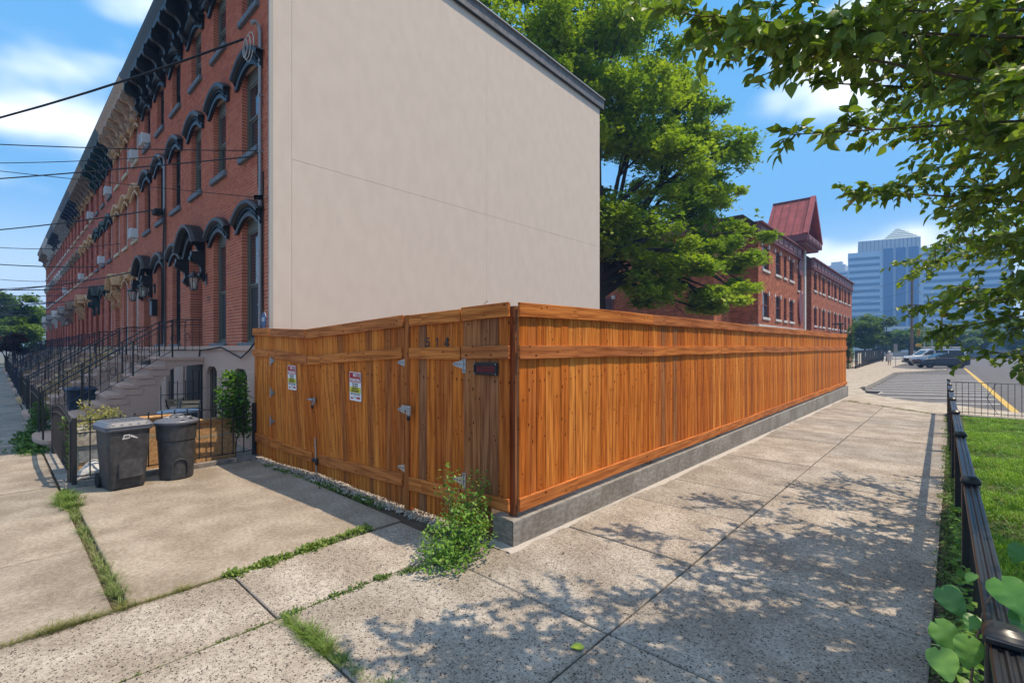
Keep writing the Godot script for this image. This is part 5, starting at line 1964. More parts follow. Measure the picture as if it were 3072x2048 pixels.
func facade_pipes() -> void:
	var t := thing("conduit_pipe", "grey electrical conduit running up the first facade beside the stucco corner", "pipe", W(XF - 0.05, 0, 9.98))
	var g := MB.new()
	g.rod(Vector3(0, 2.15, 0), Vector3(0, 8.2, 0), 0.03, 8)
	g.tube(PackedVector3Array([Vector3(0, 8.18, 0), Vector3(-0.01, 8.32, 0), Vector3(-0.08, 8.40, 0), Vector3(-0.16, 8.34, 0)]), 0.034, 0.045, 8)
	obj("pipe", g, M.conduit, t)
	for y in [2.9, 3.9, 4.85, 5.9, 7.0, 7.9]:
		g = MB.new()
		g.box(Vector3(0.01, y, 0), Vector3(0.085, 0.03, 0.085))
		obj("strap", g, M.steel_grey, t)
	g = MB.new()
	g.tube(PackedVector3Array([W(0.03, 5.5, -0.07), W(0.02, 4.6, -0.075), W(0.025, 3.4, -0.06), W(0.02, 2.3, -0.09)]), 0.014, 0.014, 5)
	g.tube(PackedVector3Array([W(-0.02, 5.95, 0.06), W(0.0, 5.3, 0.11), W(0.02, 4.9, 0.06), W(0.03, 4.2, 0.05), W(0.0, 3.0, 0.06)]), 0.009, 0.009, 5)
	obj("cable", g, M.cable, t)
	g = MB.new()
	for k in 3:
		var lp := PackedVector3Array()
		for m in 13:
			var an := TAU * m / 12.0
			lp.append(W(-0.1 - k * 0.02, 8.02 + sin(an) * (0.28 - k * 0.05), 0.28 + k * 0.06 + cos(an) * (0.24 - k * 0.06)))
		g.tube(lp, 0.008, 0.008, 5, false)
	obj("cable_loop", g, M.cable_white, t)
	t = thing("conduit_pipe", "grey electrical conduit on the second house's facade", "pipe", W(XF - 0.05, 0, 17.75))
	g = MB.new()
	g.rod(Vector3(0, 2.0, 0), Vector3(0, 7.75, 0), 0.035, 8)
	g.tube(PackedVector3Array([Vector3(0, 7.73, 0), Vector3(-0.02, 7.86, 0), Vector3(-0.1, 7.9, 0), Vector3(-0.16, 7.84, 0)]), 0.04, 0.05, 8)
	obj("pipe", g, M.conduit, t)
	g = MB.new()
	g.tube(PackedVector3Array([W(-0.02, 6.3, -0.08), W(-0.05, 5.0, -0.1), W(-0.03, 3.4, -0.06), W(-0.06, 2.2, -0.1)]), 0.02, 0.02, 5)
	g.cut(W(-0.16, 6.2, 0.1), Vector3(0.22, 0.16, 0.4), 0.03)
	obj("splice", g, M.cable, t)
	t = thing("bullet_camera", "small white camera on the brick near the stucco corner", "camera", W(XF - 0.1, 4.95, 9.78))
	g = MB.new()
	g.lathe(Vector3.ZERO, [Vector2(0, -0.02), Vector2(0.045, -0.02), Vector2(0.045, 0.12), Vector2(0, 0.12)], 12, Basis(Vector3(0, 0, 1), Vector3(-0.8, -0.2, 0.5).normalized(), Vector3(-0.5, 0, -0.8)).orthonormalized())
	obj("housing", g, M.white_paint, t)
	g = MB.new()
	g.rod(Vector3(0, 0, 0), Vector3(0.1, 0.02, -0.02), 0.012, 6)
	obj("mount", g, M.white_paint, t)
	var o := MB.new()
	o.tube(PackedVector3Array([W(XF - 0.07, 1.7, 14.1), W(XF - 0.08, 2.0, 13.9), W(XF - 0.12, 2.03, 13.0), W(XF - 0.1, 2.08, 12.2), W(XF - 0.12, 1.95, 11.4), W(XF - 0.1, 1.85, 10.9), W(XF - 0.12, 2.0, 10.4), W(XF - 0.08, 2.2, 10.1)]), 0.016, 0.016, 6)
	tag(obj("loose_cable", o, M.cable), "loose black cable drooping along the first house's brownstone base", "cable")
	# service wires to the avenue's poles
	wire("thick twisted black service wire rising to the first house's top floor", W(XF - 0.12, 8.38, 10.7), W(-6.0, 7.6, 28.0), 0.55, 0.024)
	wire("thin black wire to the sill of the first house's middle window, upper of the pair", W(XF - 0.1, 5.92, 10.05), W(-5.0, 7.1, 21.0), 0.15, 0.011)
	wire("thin black wire to the second house's conduit", W(XF - 0.12, 7.9, 17.75), W(-5.0, 7.75, 26.0), 0.25, 0.012)
	wire("black wire crossing to the first house's conduit, lower of the pair", W(XF - 0.1, 5.85, 10.2), W(-5.0, 6.1, 24.0), 0.1, 0.014)
	wire("thin wire ending at the white camera by the stucco corner", W(XF - 0.1, 4.97, 9.9), W(-5.0, 6.1, 18.0), 0.05, 0.007)
	wire("black wire ending at the splice on the second house's conduit", W(XF - 0.2, 6.25, 17.6), W(-5.0, 6.6, 34.0), 0.3, 0.02)
	rng.seed = 391
	for k in 14:
		var i := 2 + k % 7
		var y := rng.randf_range(5.8, 6.4) if k < 7 else rng.randf_range(4.6, 5.2)
		wire("thin wire over the avenue reaching the %s house of the row, %s of its pair" % [ORD[i], "upper" if k < 7 else "lower"], W(XF - 0.1, y, ROW0 + LOT * i + rng.randf_range(0.5, 5.0)), W(-5.0, y + rng.randf_range(0.2, 2.4), ROW0 + LOT * i + rng.randf_range(14.0, 30.0)), rng.randf_range(0.2, 0.8), rng.randf_range(0.014, 0.026), "thin wires over the avenue")


# ---------------------------------------------------------------- bins and areaway things

func loft(g: MB, rings: Array, cap0 := true, cap1 := true) -> void:
	# rings: PackedVector3Arrays of equal size, counter-clockwise seen from the last ring's side
	for i in rings.size() - 1:
		var p: PackedVector3Array = rings[i]
		var q: PackedVector3Array = rings[i + 1]
		for k in p.size():
			var m := (k + 1) % p.size()
			g.quad(p[k], p[m], q[m], q[k])
	for e in [[0, cap0], [rings.size() - 1, cap1]]:
		if e[1]:
			var p: PackedVector3Array = rings[e[0]]
			var c := Vector3.ZERO
			for v in p:
				c += v
			c /= p.size()
			for k in p.size():
				var m := (k + 1) % p.size()
				if e[0] == 0:
					g.tri(c, p[m], p[k])
				else:
					g.tri(c, p[k], p[m])


func rrect(w: float, d: float, r: float, y: float, at := Vector3.ZERO, n := 3) -> PackedVector3Array:
	var o := PackedVector3Array()
	for c in 4:
		for k in n + 1:
			var a := PI / 2 * (c + k / float(n))
			var cx := (w / 2 - r) * (1 if c == 0 or c == 3 else -1)
			var cz := (d / 2 - r) * (1 if c < 2 else -1)
			o.append(at + Vector3(cx + cos(a) * r, y, -(cz + sin(a) * r)))
	return o


func make_bins() -> void:
	var t := thing("trash_bin", "square grey wheeled trash bin with ribbed lid and a torn label", "trash bin", W(1.30, 0, 9.08), "trash bins by the areaway fence")
	t.rotation.y = deg_to_rad(8)
	var g := MB.new()
	loft(g, [rrect(0.42, 0.42, 0.05, 0.02), rrect(0.44, 0.45, 0.05, 0.12), rrect(0.50, 0.53, 0.05, 0.62), rrect(0.52, 0.56, 0.06, 0.88)])
	g.cut(Vector3(0.02, 0.42, 0.243), Vector3(0.3, 0.5, 0.02), 0.01, Basis(Vector3(1, 0, 0), -0.115))
	obj("body", g, M.bin, t)
	g = MB.new()
	loft(g, [rrect(0.56, 0.60, 0.06, 0.86), rrect(0.58, 0.62, 0.06, 0.885), rrect(0.56, 0.60, 0.06, 0.91)])
	obj("rim", g, M.bin_lid, t)
	g = MB.new()
	loft(g, [rrect(0.59, 0.63, 0.06, 0.912), rrect(0.59, 0.63, 0.06, 0.93), rrect(0.50, 0.52, 0.05, 0.985), rrect(0.44, 0.44, 0.04, 0.995)])
	for k in 5:
		g.bar(Vector3(-0.2 + k * 0.1, 0.99, 0.2), Vector3(-0.2 + k * 0.1, 0.99, -0.2), 0.035, 0.02)
		g.bar(Vector3(-0.2 + k * 0.1, 0.99, 0.2), Vector3(-0.2 + k * 0.1, 0.94, 0.3), 0.035, 0.02)
	obj("lid", g, M.bin_lid, t)
	g = MB.new()
	g.rod(Vector3(-0.26, 0.86, -0.34), Vector3(0.26, 0.86, -0.34), 0.018, 8)
	g.bar(Vector3(-0.24, 0.86, -0.26), Vector3(-0.24, 0.86, -0.34), 0.03, 0.03)
	g.bar(Vector3(0.24, 0.86, -0.26), Vector3(0.24, 0.86, -0.34), 0.03, 0.03)
	obj("handle", g, M.bin, t)
	for s in [-0.22, 0.22]:
		g = MB.new()
		g.lathe(Vector3(s - 0.025, 0.1, -0.24), [Vector2(0, 0), Vector2(0.1, 0), Vector2(0.1, 0.05), Vector2(0, 0.05)], 16, Basis(Vector3(0, 0, 1), Vector3(1, 0, 0), Vector3(0, 1, 0)))
		obj("wheel", g, M.rubber, t)
	g = MB.new()
	g.quad(Vector3(-0.09, 0.735, 0.2745), Vector3(0.0, 0.745, 0.2752), Vector3(0.0, 0.805, 0.2785), Vector3(-0.07, 0.805, 0.2785))
	g.quad(Vector3(0.0, 0.77, 0.2775), Vector3(0.09, 0.73, 0.275), Vector3(0.09, 0.75, 0.276), Vector3(0.01, 0.80, 0.279))
	obj("torn_label", g, M.bag_white, t)
	g = MB.new()
	g.box(Vector3(-0.035, 0.775, 0.2785), Vector3(0.055, 0.02, 0.001), Basis(Vector3(1, 0, 0), -0.06))
	obj("label_print", g, M.ink, t)
	t = thing("trash_bin", "round dark grey trash barrel with white litter on its lid", "trash bin", W(1.97, 0, 9.10), "trash bins by the areaway fence")
	g = MB.new()
	g.lathe(Vector3.ZERO, [Vector2(0, 0.0), Vector2(0.21, 0.0), Vector2(0.225, 0.03), Vector2(0.235, 0.3), Vector2(0.25, 0.58), Vector2(0.245, 0.6), Vector2(0.262, 0.62), Vector2(0.275, 0.88), Vector2(0.0, 0.88)], 28)
	g.tube(PackedVector3Array([Vector3(-0.1, 0.12, 0.228), Vector3(-0.1, 0.26, 0.232), Vector3(-0.06, 0.31, 0.238), Vector3(0.0, 0.33, 0.244), Vector3(0.06, 0.31, 0.238), Vector3(0.1, 0.26, 0.232), Vector3(0.1, 0.12, 0.228)]), 0.012, 0.012, 6)
	obj("body", g, M.bin, t)
	g = MB.new()
	g.lathe(Vector3.ZERO, [Vector2(0.295, 0.87), Vector2(0.30, 0.9), Vector2(0.28, 0.92), Vector2(0.24, 0.925), Vector2(0.12, 0.965), Vector2(0.0, 0.975)], 28)
	g.tube(PackedVector3Array([Vector3(-0.1, 0.955, 0), Vector3(-0.07, 0.995, 0), Vector3(0.07, 0.995, 0), Vector3(0.1, 0.955, 0)]), 0.014, 0.014, 6)
	obj("lid", g, M.bin_lid, t)
	rng.seed = 9
	g = MB.new()
	for k in 26:
		var a := rng.randf() * TAU
		var r := rng.randf_range(0.05, 0.24)
		var c := Vector3(cos(a) * r, 0.975 - r * 0.2 + 0.012, sin(a) * r)
		var s := rng.randf_range(0.02, 0.06)
		var b := rng.randf() * TAU
		g.quad(c + Vector3(cos(b), 0, sin(b)) * s, c + Vector3(-sin(b), rng.randf() * 0.3, cos(b)) * s * 0.6, c - Vector3(cos(b), -0.2, sin(b)) * s, c - Vector3(-sin(b), 0, cos(b)) * s * 0.6)
	var lit := obj("litter", g, M.bag_white, t)
	lit.set_meta("kind", "stuff")
	# second house's blue bin between the stoops
	t = thing("trash_bin", "dark blue wheeled bin standing behind the first stoop railing", "trash bin", W(1.5, 0, 16.4), "trash bins by the areaway fence")
	g = MB.new()
	loft(g, [rrect(0.44, 0.46, 0.05, 0.02), rrect(0.54, 0.60, 0.06, 0.98)])
	obj("body", g, M.bin_blue, t)
	g = MB.new()
	loft(g, [rrect(0.6, 0.68, 0.06, 0.985), rrect(0.6, 0.68, 0.06, 1.02), rrect(0.5, 0.56, 0.05, 1.07)])
	obj("lid", g, M.bin_blue, t)
	# cardboard boxes
	box_of_card("large cardboard box with torn flaps behind the areaway fence", W(2.72, 0, 10.05), Vector3(0.66, 0.66, 0.34), 4.0)
	box_of_card("flat cardboard carton lying beside the round table", W(1.95, 0.0, 10.25), Vector3(0.55, 0.78, 0.4), -3.0)
	# planter with dry and green plants
	t = thing("planter_box", "tall zinc planter with a cream rim beside the iron corner post", "planter", W(1.12, 0.0, 10.5))
	g = MB.new()
	loft(g, [rrect(0.46, 0.8, 0.02, 0.25), rrect(0.5, 0.86, 0.02, 0.52)])
	obj("body", g, M.zinc_planter, t)
	g = MB.new()
	loft(g, [rrect(0.54, 0.9, 0.02, 0.52), rrect(0.56, 0.92, 0.02, 0.74)])
	obj("rim", g, M.cream_planter, t)
	g = MB.new()
	g.box(Vector3(0, 0.125, 0), Vector3(0.44, 0.25, 0.76))
	obj("stand", g, M.ochre_stone, t)
	bush("potted_plant", "half dry yellow and green plants in the zinc planter", W(1.12, 0.74, 10.5), [[Vector3(0.1, 0.16, -0.1), 0.24, 0.2, 300], [Vector3(0.18, 0.14, 0.25), 0.2, 0.2, 300], [Vector3(-0.12, 0.1, 0.3), 0.22, 0.16, 220], [Vector3(-0.1, 0.28, -0.2), 0.12, 0.2, 90]], Color(0.16, 0.18, 0.03), Color(0.45, 0.40, 0.14), 0.04, 71, "plant")
	bush("climbing_ivy", "leafy green creeper climbing the fence end over the areaway window", W(3.04, 0.0, 9.98), [[Vector3(0, 1.1, 0), 0.30, 0.36, 760], [Vector3(0.04, 0.8, 0.0), 0.31, 0.34, 640], [Vector3(0.04, 1.46, -0.05), 0.24, 0.16, 280], [Vector3(0.14, 0.55, 0.03), 0.24, 0.26, 300]], Color(0.05, 0.13, 0.02), Color(0.18, 0.33, 0.045), 0.075, 72, "creeper")
	bush("railing_vine", "green vine on the bowed iron fence by the corner post", W(0.80, 0.0, 9.9), [[Vector3(0, 0.5, 0), 0.07, 0.42, 170], [Vector3(-0.02, 0.85, -0.3), 0.1, 0.14, 90]], Color(0.05, 0.13, 0.02), Color(0.2, 0.3, 0.05), 0.05, 73, "vine")
	bush("areaway_shrub", "green shrub pushing through the railing at the first stoop's foot", W(0.72, 0.0, 15.4), [[Vector3(0, 0.45, 0), 0.22, 0.4, 420], [Vector3(0, 0.2, -0.6), 0.25, 0.25, 300]], Color(0.05, 0.13, 0.02), Color(0.16, 0.28, 0.05), 0.07, 74, "shrub")
	# round table and chairs
	t = thing("round_table", "round pale blue topped table in the first areaway", "table", W(2.62, 0, 11.9))
	g = MB.new()
	g.lathe(Vector3.ZERO, [Vector2(0, 0.72), Vector2(0.36, 0.72), Vector2(0.375, 0.73), Vector2(0.375, 0.745), Vector2(0.36, 0.755), Vector2(0, 0.755)], 32)
	obj("top", g, M.table_blue, t)
	g = MB.new()
	g.lathe(Vector3.ZERO, [Vector2(0.03, 0.04), Vector2(0.03, 0.72)], 10)
	obj("column", g, M.black_iron, t)
	for k in 3:
		var a := TAU * k / 3.0
		g = MB.new()
		g.tube(PackedVector3Array([Vector3(0, 0.16, 0), Vector3(cos(a) * 0.16, 0.1, sin(a) * 0.16), Vector3(cos(a) * 0.3, 0.02, sin(a) * 0.3)]), 0.018, 0.014, 6)
		obj("foot", g, M.black_iron, t)
	chair("tan backed folding chair behind the round table", W(2.95, 0, 12.7), -30.0, M.pine_raw)
	chair("folding chair with a pale seat leaning in the shade under the stoop", W(2.95, 0, 13.3), 15.0, M.tan_wicker)
	t = thing("bag", "white plastic bag lying on the areaway floor by the corner post", "bag", W(1.05, 0.02, 9.85))
	g = MB.new()
	rng.seed = 12
	var rings := []
	for k in 5:
		var r := PackedVector3Array()
		var rr: float = [0.12, 0.2, 0.19, 0.11, 0.03][k]
		for m in 10:
			var a := TAU * m / 10.0
			r.append(Vector3(cos(a), 0, -sin(a)) * rr * rng.randf_range(0.8, 1.15) + Vector3(0, [0.0, 0.06, 0.16, 0.24, 0.3][k], 0))
		rings.append(r)
	loft(g, rings)
	obj("sack", g, M.bag_white, t)


func box_of_card(label: String, at: Vector3, s: Vector3, turn: float) -> void:
	var t := thing("cardboard_box", label, "box", at, "cardboard boxes in the first areaway")
	t.rotation.y = deg_to_rad(turn)
	var g := MB.new()
	var k := 0.006
	g.box(Vector3(0, s.y / 2, s.z / 2), Vector3(s.x, s.y, k))
	g.box(Vector3(0, s.y / 2, -s.z / 2), Vector3(s.x, s.y, k))
	g.box(Vector3(s.x / 2, s.y / 2, 0), Vector3(k, s.y, s.z))
	g.box(Vector3(-s.x / 2, s.y / 2, 0), Vector3(k, s.y, s.z))
	g.box(Vector3(0, 0.006, 0), Vector3(s.x, k, s.z))
	obj("body", g, M.cardboard, t)
	for m in 3:
		g = MB.new()
		var q := Basis(Vector3(1, 0, 0), [0.5, -0.7, 0.3][m])
		g.box(Vector3(0, s.y, [s.z, -s.z, s.z][m] / 2) + q * Vector3(0, 0.05, 0), Vector3(s.x * [0.96, 0.9, 0.4][m], 0.12, k), q)
		obj("flap", g, M.cardboard, t)
	g = MB.new()
	g.box(Vector3(0, s.y * 0.72, s.z / 2 + 0.005), Vector3(s.x * 0.9, 0.05, 0.002))
	obj("tape", g, M.tan_wicker, t)


func chair(label: String, at: Vector3, turn: float, m: Material) -> void:
	var t := thing("folding_chair", label, "chair", at, "folding chairs in the first areaway")
	t.rotation.y = deg_to_rad(turn)
	var g := MB.new()
	for k in 4:
		g.cut(Vector3(0, 0.45, -0.15 + k * 0.1), Vector3(0.38, 0.018, 0.085), 0.004)
	obj("seat", g, m, t)
	for y in [0.72, 0.82]:
		g = MB.new()
		g.cut(Vector3(0, y, -0.24), Vector3(0.4, 0.07, 0.018), 0.004)
		obj("backrest", g, m, t)
	for s in [-0.19, 0.19]:
		g = MB.new()
		g.bar(Vector3(s, 0.0, 0.22), Vector3(s, 0.87, -0.25), 0.025, 0.012)
		obj("leg", g, M.black_iron, t)
		g = MB.new()
		g.bar(Vector3(s * 0.9, 0.0, -0.22), Vector3(s * 0.9, 0.46, 0.18), 0.025, 0.012)
		obj("leg", g, M.black_iron, t)


# ---------------------------------------------------------------- black railing round the lawn

func rail_b(a: float) -> float:
	return -0.165 + 0.0145 * a


func make_railing() -> void:
	var posts := [-2.9, -0.25, 2.40, 5.05, 7.70, 10.35, 13.0, 15.65, 18.2, 20.4]
	for i in posts.size() - 1:
		var a0: float = posts[i]
		var a1: float = posts[i + 1]
		var t := thing("lawn_railing", "black iron railing bay along the lawn, %s" % ["behind the viewer", "beside the viewer", "nearest in view, with the vine", "second in view", "third in view", "fourth in view", "fifth in view", "sixth in view", "last before the corner"][i], "railing", W(a0, 0, rail_b(a0)), "black railing bays along the lawn")
		var d := W(a1, 0, rail_b(a1)) - W(a0, 0, rail_b(a0))
		var l := d.length()
		var x := d / l
		var z := x.cross(Vector3.UP)
		var q := Basis(x, Vector3.UP, z)
		var g := MB.new()
		# moulded channel cap
		var prof := [Vector2(-0.042, 0.985), Vector2(-0.042, 1.012), Vector2(-0.036, 1.018), Vector2(-0.024, 1.018), Vector2(-0.018, 1.012), Vector2(-0.009, 1.012), Vector2(-0.003, 1.022), Vector2(0.003, 1.022), Vector2(0.009, 1.012), Vector2(0.018, 1.012), Vector2(0.024, 1.018), Vector2(0.036, 1.018), Vector2(0.042, 1.012), Vector2(0.042, 0.985)]
		for k in prof.size() - 1:
			g.quad(z * prof[k].x + Vector3(0, prof[k].y, 0), z * prof[k + 1].x + Vector3(0, prof[k + 1].y, 0), z * prof[k + 1].x + Vector3(0, prof[k + 1].y, 0) + d, z * prof[k].x + Vector3(0, prof[k].y, 0) + d)
		g.quad(z * -0.042 + Vector3(0, 0.985, 0), z * 0.042 + Vector3(0, 0.985, 0), z * 0.042 + Vector3(0, 0.985, 0) + d, z * -0.042 + Vector3(0, 0.985, 0) + d)
		obj("top_rail", g, M.black_iron, t)
		g = MB.new()
		g.bar(Vector3(0, 0.12, 0), d + Vector3(0, 0.12, 0), 0.035, 0.02)
		obj("bottom_rail", g, M.black_iron, t)
		var pk := MB.new()
		pk.box(Vector3(0, 0.49, 0), Vector3(0.013, 0.98, 0.013))
		var pm := pk.done()
		for k in range(1, int(l / 0.12)):
			var o := obj("picket", pm, M.black_iron, t)
			o.position = x * k * 0.12
		post_with_cap(t, Vector3.ZERO, 0.1, 1.035, q)
		if i == posts.size() - 2:
			post_with_cap(t, d, 0.075, 1.06, q)
	# far side of the lawn
	var t := thing("lawn_railing", "thin black railing closing the far end of the lawn before the parking lot", "railing", W(20.4, 0, 0.1), "black railing bays along the lawn")
	var e := W(0.2, 0, -8.2)
	var g := MB.new()
	g.bar(Vector3(0, 1.0, 0), e + Vector3(0, 0.98, 0), 0.03, 0.014)
	obj("top_rail", g, M.black_iron, t)
	g = MB.new()
	g.bar(Vector3(0, 0.08, 0), e + Vector3(0, 0.08, 0), 0.03, 0.014)
	obj("bottom_rail", g, M.black_iron, t)
	for k in range(1, 58):
		g = MB.new()
		g.box(e * (k / 58.0) + Vector3(0, 0.5, 0), Vector3(0.013, 0.98, 0.013))
		obj("picket", g, M.black_iron, t)
	g = MB.new()
	g.bar(e * 0.13 + Vector3(0, 0.06, 0), e * 0.10 + Vector3(0, 0.55, 0), 0.012, 0.012)
	g.bar(e * 0.10 + Vector3(0, 0.55, 0), e * 0.125 + Vector3(0, 1.0, 0), 0.012, 0.012)
	obj("bent_bar", g, M.black_iron, t)


func post_with_cap(t: Node3D, at: Vector3, w: float, h: float, q: Basis) -> void:
	var g := MB.new()
	g.cut(at + Vector3(0, (h - 0.02) / 2, 0), Vector3(w, h - 0.02, w), 0.006, q)
	var p := obj("post", g, M.black_iron, t)
	g = MB.new()
	g.cut(at + Vector3(0, h + 0.002, 0), Vector3(w + 0.016, 0.03, w + 0.016), 0.008, q)
	g.lathe(at + Vector3(0, h + 0.016, 0), [Vector2(w * 0.75, 0), Vector2(w * 0.62, 0.014), Vector2(w * 0.4, 0.03), Vector2(0, 0.034)], 4, q.rotated(Vector3.UP, PI / 4))
	obj("cap", g, M.black_iron, p)


func make_vine() -> void:
	# vine with large leaves twining on the nearest railing bay; every leaf can be told apart
	var t := thing("railing_creeper", "vine with large heart shaped green leaves on the nearest railing bay", "vine", W(2.5, 0, -0.13))
	rng.seed = 81
	var g := MB.new()
	var st := [[W(2.55, 0.0, -0.08), W(2.6, 0.4, -0.03), W(2.62, 0.75, -0.05), W(2.72, 1.0, -0.09), W(2.78, 1.08, -0.16), W(2.74, 1.12, -0.26)], [W(2.9, 0.0, -0.1), W(2.86, 0.5, -0.22), W(2.74, 0.95, -0.30), W(2.62, 1.08, -0.27), W(2.66, 1.2, -0.22)], [W(2.45, 0.0, 0.02), W(2.46, 0.3, 0.04), W(2.55, 0.55, 0.02)]]
	for s in st:
		var c := Curve3D.new()
		for k in s.size():
			var dir: Vector3 = (s[mini(k + 1, s.size() - 1)] - s[maxi(k - 1, 0)]) * 0.2
			c.add_point(s[k] - t.position, -dir, dir)
		g.tube(c.tessellate(3, 6), 0.005, 0.003, 6)
	obj("stem", g, M.twig, t)
	var lm := heart_leaf()
	# A, y, B, length
	var leaves := [[2.58, 0.90, 0.01, 0.13], [2.72, 0.99, 0.0, 0.12], [2.57, 0.99, -0.05, 0.10], [2.58, 1.13, -0.16, 0.14], [2.55, 1.04, -0.20, 0.13], [2.9, 1.05, -0.05, 0.08], [3.0, 1.16, -0.2, 0.10], [2.94, 1.24, -0.24, 0.08], [2.46, 0.85, 0.03, 0.13], [2.43, 0.93, -0.04, 0.12], [2.66, 0.86, 0.03, 0.11], [2.5, 0.98, -0.24, 0.13], [2.78, 0.8, 0.04, 0.1], [2.9, 0.72, 0.03, 0.1], [3.05, 0.9, 0.0, 0.09], [2.75, 1.1, -0.3, 0.12]]
	for l in leaves:
		var o := obj("leaf", lm, M["vine_leaf_%d" % (rng.randi() % 3)], t)
		var p := W(l[0], l[1], l[2])
		var nrm := ((Vector3(0, 2.05, 0) - p).normalized() * 0.6 + Vector3(rng.randfn() * 0.35, 0.55, rng.randfn() * 0.35)).normalized()
		var dir := Vector3(rng.randf_range(-1.0, 0.3), -0.8, rng.randf_range(-0.3, 0.8))
		dir = (dir - nrm * dir.dot(nrm)).normalized()
		var k: float = l[3] * rng.randf_range(0.6, 0.95)
		o.transform = Transform3D(Basis(dir.cross(nrm) * k, dir * k, nrm * k), p - dir * k * 0.5 - t.position)
	var where := []
	var cols := []
	for k in 420:
		var a := 2.7 + pow(rng.randf(), 1.3) * 5.5
		where.append(Transform3D(Basis.from_euler(Vector3(rng.randf_range(-1.6, -0.5), rng.randf() * TAU, 0)).scaled(Vector3.ONE * rng.randf_range(0.03, 0.075)), W(a, rng.randf_range(0.02, 0.62) * (1.0 - (a - 2.7) / 8.0), rail_b(a) + rng.randf_range(0.0, 0.07)) - t.position))
		cols.append(Color(0.08, 0.19, 0.025).lerp(Color(0.20, 0.33, 0.05), rng.randf()))
	var f := scatter("small_leaves", leaf_mesh(0.86, 0.22, 0.25), M.leaf, where, cols, t)
	f.set_meta("kind", "stuff")
	t = thing("fallen_leaf", "single yellow green leaf lying on the pavement", "leaf", W(2.74, 0.014, 1.86))
	var o := obj("blade", leaf_mesh(0.8, 0.12, 0.05), M.fallen_leaf, t)
	o.transform = Transform3D(Basis.from_euler(Vector3(-1.5, 0.9, 0)).scaled(Vector3.ONE * 0.10), Vector3.ZERO)


# ---------------------------------------------------------------- trees

func tree(called: String, label: String, at: Vector3, h: float, trunk_r: float, lobes: Array, sprays: int, size: float, lo: Color, hi: Color, sd: int, bark := "bark_dark", lobed := true, group := "") -> Node3D:
	# lobes: [centre, radius x/z, radius y]; each is a limb's clump of foliage
	var t := thing(called, label, "tree", at, group)
	rng.seed = sd
	var g := MB.new()
	var fork := Vector3(rng.randf_range(-0.02, 0.02) * h, h * 0.26, rng.randf_range(-0.02, 0.02) * h)
	g.tube(PackedVector3Array([Vector3(0, -0.1, 0), Vector3(0, h * 0.08, 0), fork * Vector3(0.6, 0.6, 0.6), fork, fork + Vector3(0, h * 0.25, 0)]), trunk_r, trunk_r * 0.45, 9)
	for l in lobes:
		var c: Vector3 = l[0]
		var s := fork * rng.randf_range(0.7, 1.0) + Vector3(0, rng.randf() * h * 0.14, 0)
		var m := s.lerp(c, 0.5) + Vector3(rng.randf_range(-0.03, 0.03), rng.randf_range(0.0, 0.06), rng.randf_range(-0.03, 0.03)) * h
		g.tube(PackedVector3Array([s, s.lerp(m, 0.5) + Vector3(0, 0.01 * h, 0), m, m.lerp(c, 0.6), c]), trunk_r * 0.36, trunk_r * 0.08, 6)
		for k in 3:
			var e: Vector3 = c + Vector3(rng.randf_range(-1, 1) * l[1], rng.randf_range(-0.6, 0.6) * l[2], rng.randf_range(-1, 1) * l[1]) * 0.75
			g.tube(PackedVector3Array([m, m.lerp(e, 0.55) + Vector3(0, 0.01 * h, 0), e]), trunk_r * 0.16, trunk_r * 0.03, 5)
	obj("trunk", g, M[bark], t)
	var total := 0.0
	for l in lobes:
		total += l[1] * l[1] + l[1] * l[2]
	var where := []
	var cols := []
	for l in lobes:
		var n := int(sprays * (l[1] * l[1] + l[1] * l[2]) / total)
		# sub-clumps make the outline uneven
		var subs := []
		for k in maxi(5, int(n / 55.0)):
			var d := Vector3(rng.randfn(), rng.randfn() * 0.9 + 0.12, rng.randfn()).normalized() * pow(rng.randf(), 0.33)
			subs.append([l[0] + Vector3(d.x * l[1], d.y * l[2], d.z * l[1]), rng.randf_range(0.16, 0.34), rng.randf()])
		for k in n:
			var s: Array = subs[rng.randi() % subs.size()]
			var d := Vector3(rng.randfn(), rng.randfn() * 0.6, rng.randfn()) * 0.55
			var p: Vector3 = s[0] + Vector3(d.x * l[1], d.y * l[2], d.z * l[1]) * s[1]
			var sc := size * rng.randf_range(0.7, 1.3)
			where.append(Transform3D(Basis.from_euler(Vector3(rng.randf_range(-0.5, 0.5), rng.randf() * TAU, rng.randf_range(-0.5, 0.5))).scaled(Vector3.ONE * sc), p))
			cols.append(lo.lerp(hi, clampf(s[2] * 0.75 + rng.randf() * 0.35, 0.0, 1.0)))
	var f := scatter("crown", spray_mesh(7, 0.8, 0.68, sd + 1, lobed), M.leaf_far, where, cols, t)
	f.set_meta("kind", "stuff")
	return t


func round_lobes(n: int, r: float, y0: float, y1: float, sd: int, share := 0.55) -> Array:
	rng.seed = sd
	var o := []
	for k in n:
		var u := (k + 0.5) / n
		var a := k * 2.4 + rng.randf_range(-0.3, 0.3)
		var rr := r * (1.0 - share) * sqrt(maxf(0.05, sin(PI * lerpf(0.12, 0.95, u)))) * rng.randf_range(0.7, 1.1)
		o.append([Vector3(cos(a) * rr, lerpf(y0, y1, u), sin(a) * rr), r * share * rng.randf_range(0.8, 1.1), (y1 - y0) * 0.24])
	return o


